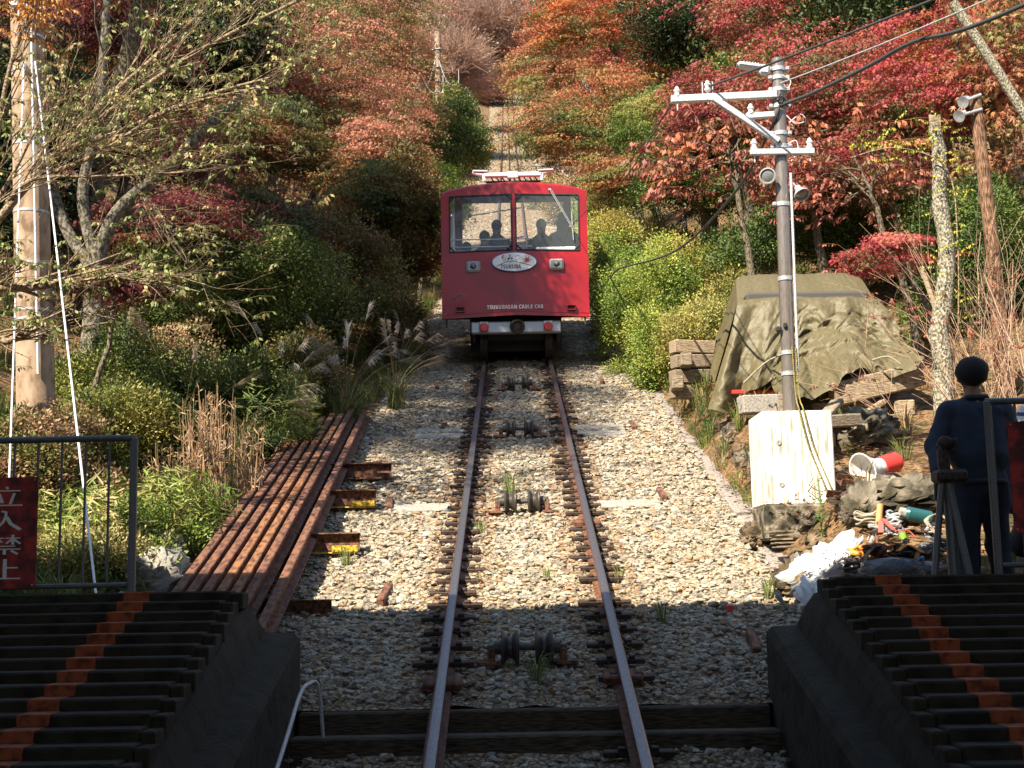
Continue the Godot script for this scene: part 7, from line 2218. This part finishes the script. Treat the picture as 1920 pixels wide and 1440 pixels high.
func near_trees() -> void:
	# cherry with bare branches behind the concrete pole
	rng.seed = 808
	var o := thing("cherry_tree", "old cherry tree with thick grey limbs behind the concrete pole", "tree", P(-5.1, ground(-5.1, 16.0) - 0.1, 16.0))
	var b := o.position
	var cherry_tips := []
	var mb := MB.new()
	mb.tube(spline([Vector3.ZERO, P(-5.05, 6.3, 16.0) - b, P(-5.0, 7.15, 15.9) - b]), PackedFloat32Array([0.18, 0.17, 0.16, 0.15, 0.15, 0.14, 0.14, 0.14, 0.13, 0.13, 0.12, 0.12, 0.11]), 12)
	obj("trunk", mb, M.bark_grey, o)
	for e in [[[P(-5.02, 7.0, 15.9), P(-4.75, 7.55, 15.8), P(-4.2, 8.0, 15.7), P(-3.6, 8.55, 15.6), P(-3.05, 9.0, 15.6)], 0.085], [[P(-5.02, 7.0, 15.9), P(-5.2, 7.8, 15.9), P(-5.0, 8.8, 15.8), P(-4.9, 10.2, 15.7), P(-4.8, 11.5, 15.6)], 0.075], [[P(-5.05, 6.9, 15.9), P(-5.5, 7.6, 16.0), P(-5.9, 9.2, 16.0)], 0.085]]:
		mb = MB.new()
		var pts := []
		for p in e[0]:
			pts.append(p - b)
		var sp := spline(pts)
		var rad := PackedFloat32Array()
		for i in sp.size():
			rad.append(lerpf(e[1], e[1] * 0.55, i / float(sp.size())))
		mb.tube(sp, rad, 10)
		for i in range(6, sp.size(), 3):
			branchlet(mb, sp[i], Vector3(rf(-0.6, 0.9), rf(0.1, 0.9), rf(-0.2, 0.7)).normalized(), rf(0.5, 1.1), 0.014, 2, 0.22, 0.08, 2, cherry_tips)
		obj("limb", mb, M.bark_grey, o)
	var cx := []
	var cc := []
	for t in cherry_tips:
		if rng.randf() < 0.3:
			cx.append(Transform3D(Basis(Vector3.UP, rf(0, TAU)).scaled(Vector3.ONE * rf(0.5, 0.8)), t[0]))
			cc.append(PAL["cherry" if rng.randf() < 0.5 else "paleleaf"][rng.randi() % 3] * rf(0.7, 1.1))
	many("last_leaves", spray("cherry", 1), M.leaf, cx, cc, o)
	# a nearer tree with long bare boughs and a few last leaves
	o = thing("leafless_tree", "nearly leafless tree with long twiggy boughs crossing in front of the concrete pole", "tree", P(-5.35, ground(-5.35, 12.0) - 0.1, 12.0))
	b = o.position
	mb = MB.new()
	mb.tube(spline([Vector3.ZERO, P(-5.25, 5.4, 12.0) - b, P(-4.9, 6.2, 12.0) - b]), PackedFloat32Array([0.12, 0.12, 0.11, 0.11, 0.11, 0.10, 0.10, 0.10, 0.09, 0.09, 0.09, 0.08, 0.08]), 8)
	obj("trunk", mb, M.bark, o)
	var tips := []
	var boughs := [
		[[P(-4.9, 6.2, 12.0), P(-4.45, 6.75, 12.0), P(-4.1, 7.1, 12.0), P(-3.4, 7.6, 11.9), P(-2.75, 7.95, 11.8), P(-1.9, 8.35, 11.7)], 0.042],
		[[P(-4.5, 6.7, 12.0), P(-4.15, 7.0, 11.9), P(-3.6, 7.15, 11.8), P(-2.9, 7.4, 11.7), P(-2.2, 7.55, 11.6)], 0.034],
		[[P(-4.2, 7.0, 12.0), P(-3.8, 7.5, 12.0), P(-3.3, 8.0, 12.1), P(-2.9, 8.5, 12.2)], 0.034],
		[[P(-4.3, 6.85, 12.0), P(-3.7, 6.95, 11.7), P(-3.1, 7.25, 11.6), P(-2.3, 7.45, 11.5)], 0.026],
		[[P(-4.9, 6.2, 12.0), P(-4.7, 7.0, 11.9), P(-4.55, 7.8, 11.8), P(-4.3, 8.6, 11.8)], 0.034],
		[[P(-4.6, 6.6, 12.0), P(-4.3, 6.72, 11.8), P(-3.6, 6.68, 11.6), P(-2.9, 6.70, 11.5)], 0.022],
		[[P(-4.0, 7.15, 12.0), P(-3.6, 6.9, 11.8), P(-3.3, 6.55, 11.7), P(-3.05, 6.2, 11.7)], 0.014],
		[[P(-5.2, 5.3, 12.0), P(-4.9, 5.9, 11.6), P(-4.4, 6.6, 11.4), P(-4.2, 7.1, 11.4)], 0.03],
		[[P(-5.25, 5.2, 12.0), P(-4.6, 5.55, 11.2), P(-4.0, 5.56, 11.0), P(-3.6, 5.62, 11.0), P(-3.3, 5.64, 11.0)], 0.055],
		[[P(-5.25, 4.9, 12.0), P(-4.7, 5.15, 11.2), P(-4.2, 5.12, 11.0), P(-3.95, 5.25, 11.0)], 0.05],
	]
	for e in boughs:
		mb = MB.new()
		var pts := []
		for p in e[0]:
			pts.append(p - b + Vector3(rf(-0.03, 0.03), rf(-0.03, 0.03), 0))
		var sp := spline(pts)
		var rad := PackedFloat32Array()
		for i in sp.size():
			rad.append(lerpf(e[1], e[1] * 0.3, i / float(sp.size())))
		mb.tube(sp, rad, 7)
		for i in range(4, sp.size(), 2):
			var dd := (sp[i] - sp[i - 1]).normalized()
			for rep in 2:
				branchlet(mb, sp[i], (dd + Vector3(rf(-0.3, 0.7), rf(-0.5, 0.8), rf(-0.6, 0.6)) * 0.8).normalized(), rf(0.4, 1.0), maxf(rad[i] * 0.4, 0.005), 2, 0.22, 0.08, 2, tips)
		obj("bough", mb, M.twig, o)
	var xf := [[], []]
	var cl := [[], []]
	for t in tips:
		var hi: bool = t[0].y + b.y > 7.9 and t[0].x + b.x < -3.9
		if rng.randf() < (0.75 if hi else 0.16):
			var k := 1 if hi else 0
			xf[k].append(Transform3D(Basis(Vector3.UP, rf(0, TAU)).scaled(Vector3.ONE * rf(0.4, 0.6)), t[0]))
			cl[k].append(PAL[["paleleaf", "orangeleaf"][k]][rng.randi() % 3] * rf(0.8, 1.1))
	many("last_leaves", spray("cherry", 0), M.leaf, xf[0], cl[0], o)
	if xf[1].size():
		many("orange_leaves", spray("cherry", 1), M.leaf, xf[1], cl[1], o)
	# tall trees overhead on the left, their crowns above the picture, that shade the car and the track
	for e in [[-6.6, 19.2, -4.3, 13.4, 18.6, 1.95, 1.4, 2.1, 460, "tall maple left of the car whose crown hangs above the picture"], [-7.4, 14.6, -4.9, 13.5, 14.6, 2.1, 0.9, 2.2, 190, "tall maple behind the concrete pole with its crown above the picture"], [-8.2, 11.6, -5.4, 12.9, 11.4, 1.9, 0.8, 2.2, 230, "tall maple beside the station with its crown above the picture"], [-8.0, 17.0, -6.6, 13.6, 17.4, 1.9, 1.5, 2.0, 190, "tall maple far left with its crown above the picture"]]:
		tree("maple_tree", e[9], "tree", Vector2(e[0], e[1]), P(e[2], e[3], e[4]), Vector3(e[5], e[6], e[7]), e[8], "maple", PAL.olive, 1.2, 0.14, M.bark, "", -0.3, 8)
	# broken lichen trunk with vine on the right
	o = thing("broken_trunk", "pale lichen-covered broken tree trunk with a yellow vine beside the tarpaulin", "tree", P(4.34, ground(4.34, 14.0) - 0.1, 14.0))
	b = o.position
	mb = MB.new()
	var sp2 := spline([Vector3.ZERO, P(4.36, 5.3, 14.0) - b, P(4.34, 5.6, 14.0) - b, P(4.42, 5.95, 14.0) - b, P(4.48, 6.5, 14.0) - b, P(4.44, 7.0, 14.0) - b, P(4.47, 7.5, 14.0) - b, P(4.43, 7.82, 14.0) - b])
	var rd := PackedFloat32Array()
	for i in sp2.size():
		rd.append(lerpf(0.115, 0.065, i / float(sp2.size())) * rf(0.94, 1.08))
	mb.tube(sp2, rd, 12)
	obj("trunk", mb, M.bark_pale, o)
	mb = MB.new()
	for k in 5:
		mb.bar(P(4.40 + 0.02 * k, 7.78, 13.98) - b, P(4.39 + 0.024 * k, 7.88 + rf(0, 0.06), 13.98) - b, 0.02, 0.03)
	mb.bar(P(4.36, 5.7, 14.0) - b, P(4.22, 6.3, 14.05) - b, 0.05, 0.05)
	obj("splinter", mb, M.timber, o)
	var vx := []
	var vc := []
	for k in 70:
		var t := rf(0.35, 1.0)
		var p := sp2[int(t * (sp2.size() - 1))]
		if k > 36:
			p = (P(3.55, 7.55, 13.9) - b).lerp(P(4.45, 7.45, 14.0) - b, rf(0, 1)) + Vector3(0, rf(-0.2, 0.25), 0)
		vx.append(Transform3D(Basis.from_euler(Vector3(rf(-0.5, 0.5), rf(0, TAU), rf(-0.5, 0.5))).scaled(Vector3.ONE * rf(0.25, 0.4)), p + Vector3(rf(-0.16, 0.2), rf(-0.1, 0.1), rf(0.05, 0.2))))
		vc.append(PAL.vine[rng.randi() % 3] * rf(0.8, 1.1))
	many("vine_leaves", spray("cherry", 2), M.leaf, vx, vc, o)
	mb = MB.new()
	mb.tube(spline([P(3.5, 7.45, 13.9) - b, P(4.0, 7.55, 13.9) - b, P(4.5, 7.3, 13.88) - b, P(4.55, 6.5, 13.85) - b, P(4.5, 5.6, 13.86) - b]), PackedFloat32Array([0.008]), 5)
	obj("vine_stem", mb, M.twig, o)
	# dry pinkish brushwood at the right edge
	for e in [[4.75, 13.6, "tangle of dry pinkish twigs right of the lichen trunk", 26, 2.0, Vector3(-0.15, 1, 0.1)], [5.1, 14.6, "dry upright brushwood at the right edge of the picture", 26, 2.4, Vector3(-0.05, 1, 0.0)], [4.0, 14.3, "thin arching twigs above the right end of the tarpaulin", 7, 1.3, Vector3(-0.8, 0.7, 0.3)]]:
		rng.seed = hash(e[2])
		o = thing("brushwood", e[2], "dry twigs", P(e[0], ground(e[0], e[1]), e[1]))
		mb = MB.new()
		var tp := []
		for k in e[3]:
			var dir: Vector3 = (e[5] + Vector3(rf(-0.5, 0.5), rf(-0.2, 0.3), rf(-0.4, 0.4))).normalized()
			branchlet(mb, Vector3(rf(-0.35, 0.35), 0, rf(-0.3, 0.3)), dir, e[4] * rf(0.5, 1.0), rf(0.004, 0.008), 1, 0.14, -0.04, 3, tp)
		obj("twigs", mb, M.twig_pink, o)
		var x2 := []
		var c2 := []
		for t in tp:
			if rng.randf() < 0.12:
				x2.append(Transform3D(Basis(Vector3.UP, rf(0, TAU)).scaled(Vector3.ONE * rf(0.3, 0.5)), t[0]))
				c2.append(PAL.cherry[rng.randi() % 4])
		if x2.size():
			many("dry_leaves", spray("cherry", 0), M.leaf, x2, c2, o)
	mb = MB.new()
	mb.tube(spline([P(7.3, ground(7.3, 17.0), 17.0), P(6.9, 8.2, 17.0), P(6.4, 9.3, 17.0), P(5.75, 10.5, 17.0)]), PackedFloat32Array([0.065]), 10)
	tag(obj("leaning_trunk", mb, M.bark_pale), "pale leaning trunk at the upper right corner", "tree trunk")
	for e in [[2.6, 36.0, 4.2, 0.12, "slender pale trunk in the shadow behind the lamp head"], [3.4, 37.0, 4.6, -0.3, "second slender pale trunk in the shadow behind the lamp head"]]:
		mb = MB.new()
		var gy := ground(e[0], e[1])
		mb.tube(spline([P(e[0] + 1.4, gy, e[1]), P(e[0] + 1.3, gy + 2.0, e[1]), P(e[0] + 0.4, gy + 4.0, e[1]), P(e[0] - 0.6, gy + 5.6, e[1])]), PackedFloat32Array([0.07]), 8)
		tag(obj("slender_trunk", mb, M.bark_pale), e[4], "tree trunk")

func grasses() -> void:
	pampas("pampas grass with drooping silver plumes nearest the car on the left", Vector2(-1.75, 19.2), 9, 1.05, Vector3(0.5, 0.2, 0.2))
	pampas("pampas grass arching over the top of the stacked rails", Vector2(-2.25, 17.6), 10, 1.1, Vector3(0.45, 0.1, 0.3))
	pampas("pampas grass with few plumes in the shade of the left bushes", Vector2(-2.9, 16.4), 5, 1.15, Vector3(0.3, 0.2, 0.3))
	pampas("pampas grass in front of the dark bush above the rails", Vector2(-3.0, 14.6), 4, 1.0, Vector3(0.25, 0.0, 0.3))
	pampas("pampas grass just left of the car body", Vector2(-1.85, 22.6), 6, 1.2, Vector3(0.2, 0.3, 0.2))
	pampas("pampas grass behind the dry reeds", Vector2(-3.35, 13.4), 2, 1.25, Vector3(0.35, 0.4, 0.2))
	shrub("dwarf bamboo with bluish narrow leaves beside the stacked rails", Vector2(-2.75, 15.2), Vector3(0.35, 0.35, 0.8), 70, PAL.shade, 1.0, "dwarf_bamboo", "bamboo")
	shrub("dwarf bamboo at the foot of the dry reeds", Vector2(-3.05, 11.6), Vector3(0.4, 0.25, 0.5), 60, PAL.weed, 0.9, "dwarf_bamboo", "bamboo")
	shrub("dwarf bamboo behind the right post of the left fence", Vector2(-3.3, 10.6), Vector3(0.45, 0.25, 0.4), 60, PAL.weed, 0.9, "dwarf_bamboo", "bamboo")
	# dry reeds
	for e in [[-2.92, 12.6, 1.15, 90, "dense clump of dry tan reeds left of the stacked rails", 0.20], [-2.62, 12.9, 0.95, 40, "thinner dry tan reeds next to the stacked rails", 0.10], [-3.2, 12.2, 0.7, 40, "short dry tan reeds at the left of the clump", 0.16]]:
		rng.seed = hash(e[4])
		var o := thing("dry_reeds", e[4], "dry reeds", P(e[0], ground(e[0], e[1]), e[1]))
		var mb := MB.new()
		for k in e[3]:
			var p := Vector3(rf(-1, 1) * e[5], 0, rf(-0.15, 0.15))
			var h: float = e[2] * rf(0.5, 1.0)
			mb.col = lin(0.52, 0.34, 0.20) * rf(0.6, 1.1)
			var q := p + Vector3(rf(-0.12, 0.12), h, rf(-0.1, 0.1))
			mb.tube(PackedVector3Array([p, p.lerp(q, 0.5) + Vector3(rf(-0.03, 0.03), 0, 0), q]), PackedFloat32Array([0.006, 0.005, 0.002]), 3, false)
			for m in 5:
				var t := rf(0.3, 1.0)
				leaf(mb, p.lerp(q, t), Vector3(rf(-0.7, 0.7), rf(-0.6, 1.0), rf(-0.7, 0.7)).normalized(), Vector3(rf(-1, 1), 0.3, 1).normalized(), rf(0.05, 0.12), 0.012)
		obj("stalks", mb, M.leaf, o).set_meta("kind", "stuff")
	# leafy weed before the block
	rng.seed = 5
	var w := thing("tall_weed", "tall green weed growing in front of the white block", "weed", P(2.34, ground(2.34, 10.95), 10.95))
	var sb := MB.new()
	sb.col = lin(0.16, 0.24, 0.06)
	sb.tube(PackedVector3Array([Vector3.ZERO, Vector3(0.01, 0.25, 0), Vector3(-0.01, 0.47, 0.01)]), PackedFloat32Array([0.008, 0.006, 0.003]), 5)
	for k in 60:
		var t := rf(0.05, 1.0)
		var a := rf(0, TAU)
		sb.col = lin(0.16, 0.28, 0.06) * rf(0.6, 1.4)
		leaf(sb, Vector3(0, 0.47 * t, 0), Vector3(cos(a), rf(-0.1, 0.7), sin(a)).normalized(), Vector3.UP, rf(0.05, 0.11) * (1.1 - 0.6 * t), 0.022)
	obj("stem_and_leaves", sb, M.leaf, w)
	# small weeds on the track
	var n := 0
	var wl := ["dark weed tuft above the second cable roller", "small weed at the left rail near the second roller", "small weed beside the right rail in the sun", "weed at the shade line right of the right rail", "green weed patch under the lowest roller", "weed at the foot of the right kerb stones", "weed by the yellow ended beam", "tiny weed in the middle of the track"]
	for e in [[-0.12, 13.9, 0.9], [-0.42, 12.4, 0.5], [0.72, 10.9, 0.4], [0.95, 9.9, 0.6], [0.02, 8.8, 0.7], [1.8, 10.4, 0.6], [-1.5, 11.5, 0.6], [0.15, 11.0, 0.4]]:
		var g := thing("weed_tuft", wl[n], "weed", P(e[0], T(e[1]) - 0.14, e[1]), "weeds in the ballast")
		n += 1
		var o := obj("blades", spray("grass", n % 3), M.leaf, g)
		o.scale = Vector3.ONE * e[2]
		o.material_override = mat(lin(0.16, 0.20, 0.05), 0.8)
		o.material_override.vertex_color_use_as_albedo = true

func _ready() -> void:
	# camera, sky, sun, exposure
	var cam := Camera3D.new()
	cam.name = "camera"
	cam.position = Vector3(-0.097, 3.10, 0)
	cam.rotation_order = EULER_ORDER_YXZ
	cam.rotation_degrees = Vector3(8.26, 0, -1.067)
	cam.fov = 31.33
	cam.near = 0.1
	cam.far = 600.0
	add_child(cam)
	var sky := ProceduralSkyMaterial.new()
	sky.sky_top_color = Color(0.48, 0.57, 0.70)
	sky.sky_horizon_color = Color(0.82, 0.82, 0.81)
	sky.sky_curve = 0.12
	sky.ground_bottom_color = Color(0.28, 0.25, 0.20)
	sky.ground_horizon_color = Color(0.5, 0.5, 0.48)
	var env := Environment.new()
	env.background_mode = Environment.BG_SKY
	env.sky = Sky.new()
	env.sky.sky_material = sky
	env.background_energy_multiplier = 0.74
	env.tonemap_mode = Environment.TONE_MAPPER_LINEAR
	env.tonemap_exposure = 2.7
	env.sdfgi_enabled = true
	env.ssao_enabled = true
	env.ssil_enabled = true
	var we := WorldEnvironment.new()
	we.name = "environment"
	we.environment = env
	add_child(we)
	var sun := DirectionalLight3D.new()
	sun.name = "sun"
	sun.light_energy = 1.6
	sun.light_color = Color(1.0, 0.95, 0.86)
	sun.light_angular_distance = 0.5
	sun.shadow_enabled = true
	add_child(sun)
	sun.look_at_from_position(Vector3.ZERO, Vector3(0.6, -1.0, -0.8))
	land.seed = 3
	land.frequency = 0.12
	land.fractal_octaves = 3
	clump.seed = 12
	clump.frequency = 0.06
	clump.fractal_octaves = 2
	make_materials()
	make_palettes()
	build_land()
	build_station()
	build_track()
	build_ballast()
	build_rail_stack()
	forest()
	specific_plants()
	near_trees()
	grasses()
	build_ground_cover()
	build_left_pole()
	build_right_pole()
	far_poles()
	build_tarp()
	build_right_bank()
	build_car()
	fence("pipe_fence", "grey pipe fence with thin balusters on the left platform", -2.42, -4.6, 3.10, 4.02, 8.34, 0.145)
	fence("pipe_fence", "rusty pipe fence beside the worker on the right platform", 2.80, 4.4, 3.12, 4.14, 8.28, 0.16)
	warning_sign(P(-3.17, 3.455, 8.30), 0.38, 0.67, "red warning sign with white characters on the left fence")
	warning_sign(P(3.09, 3.675, 8.24), 0.40, 0.67, "red warning sign with white characters on the right fence", 0.0)
	build_workers()
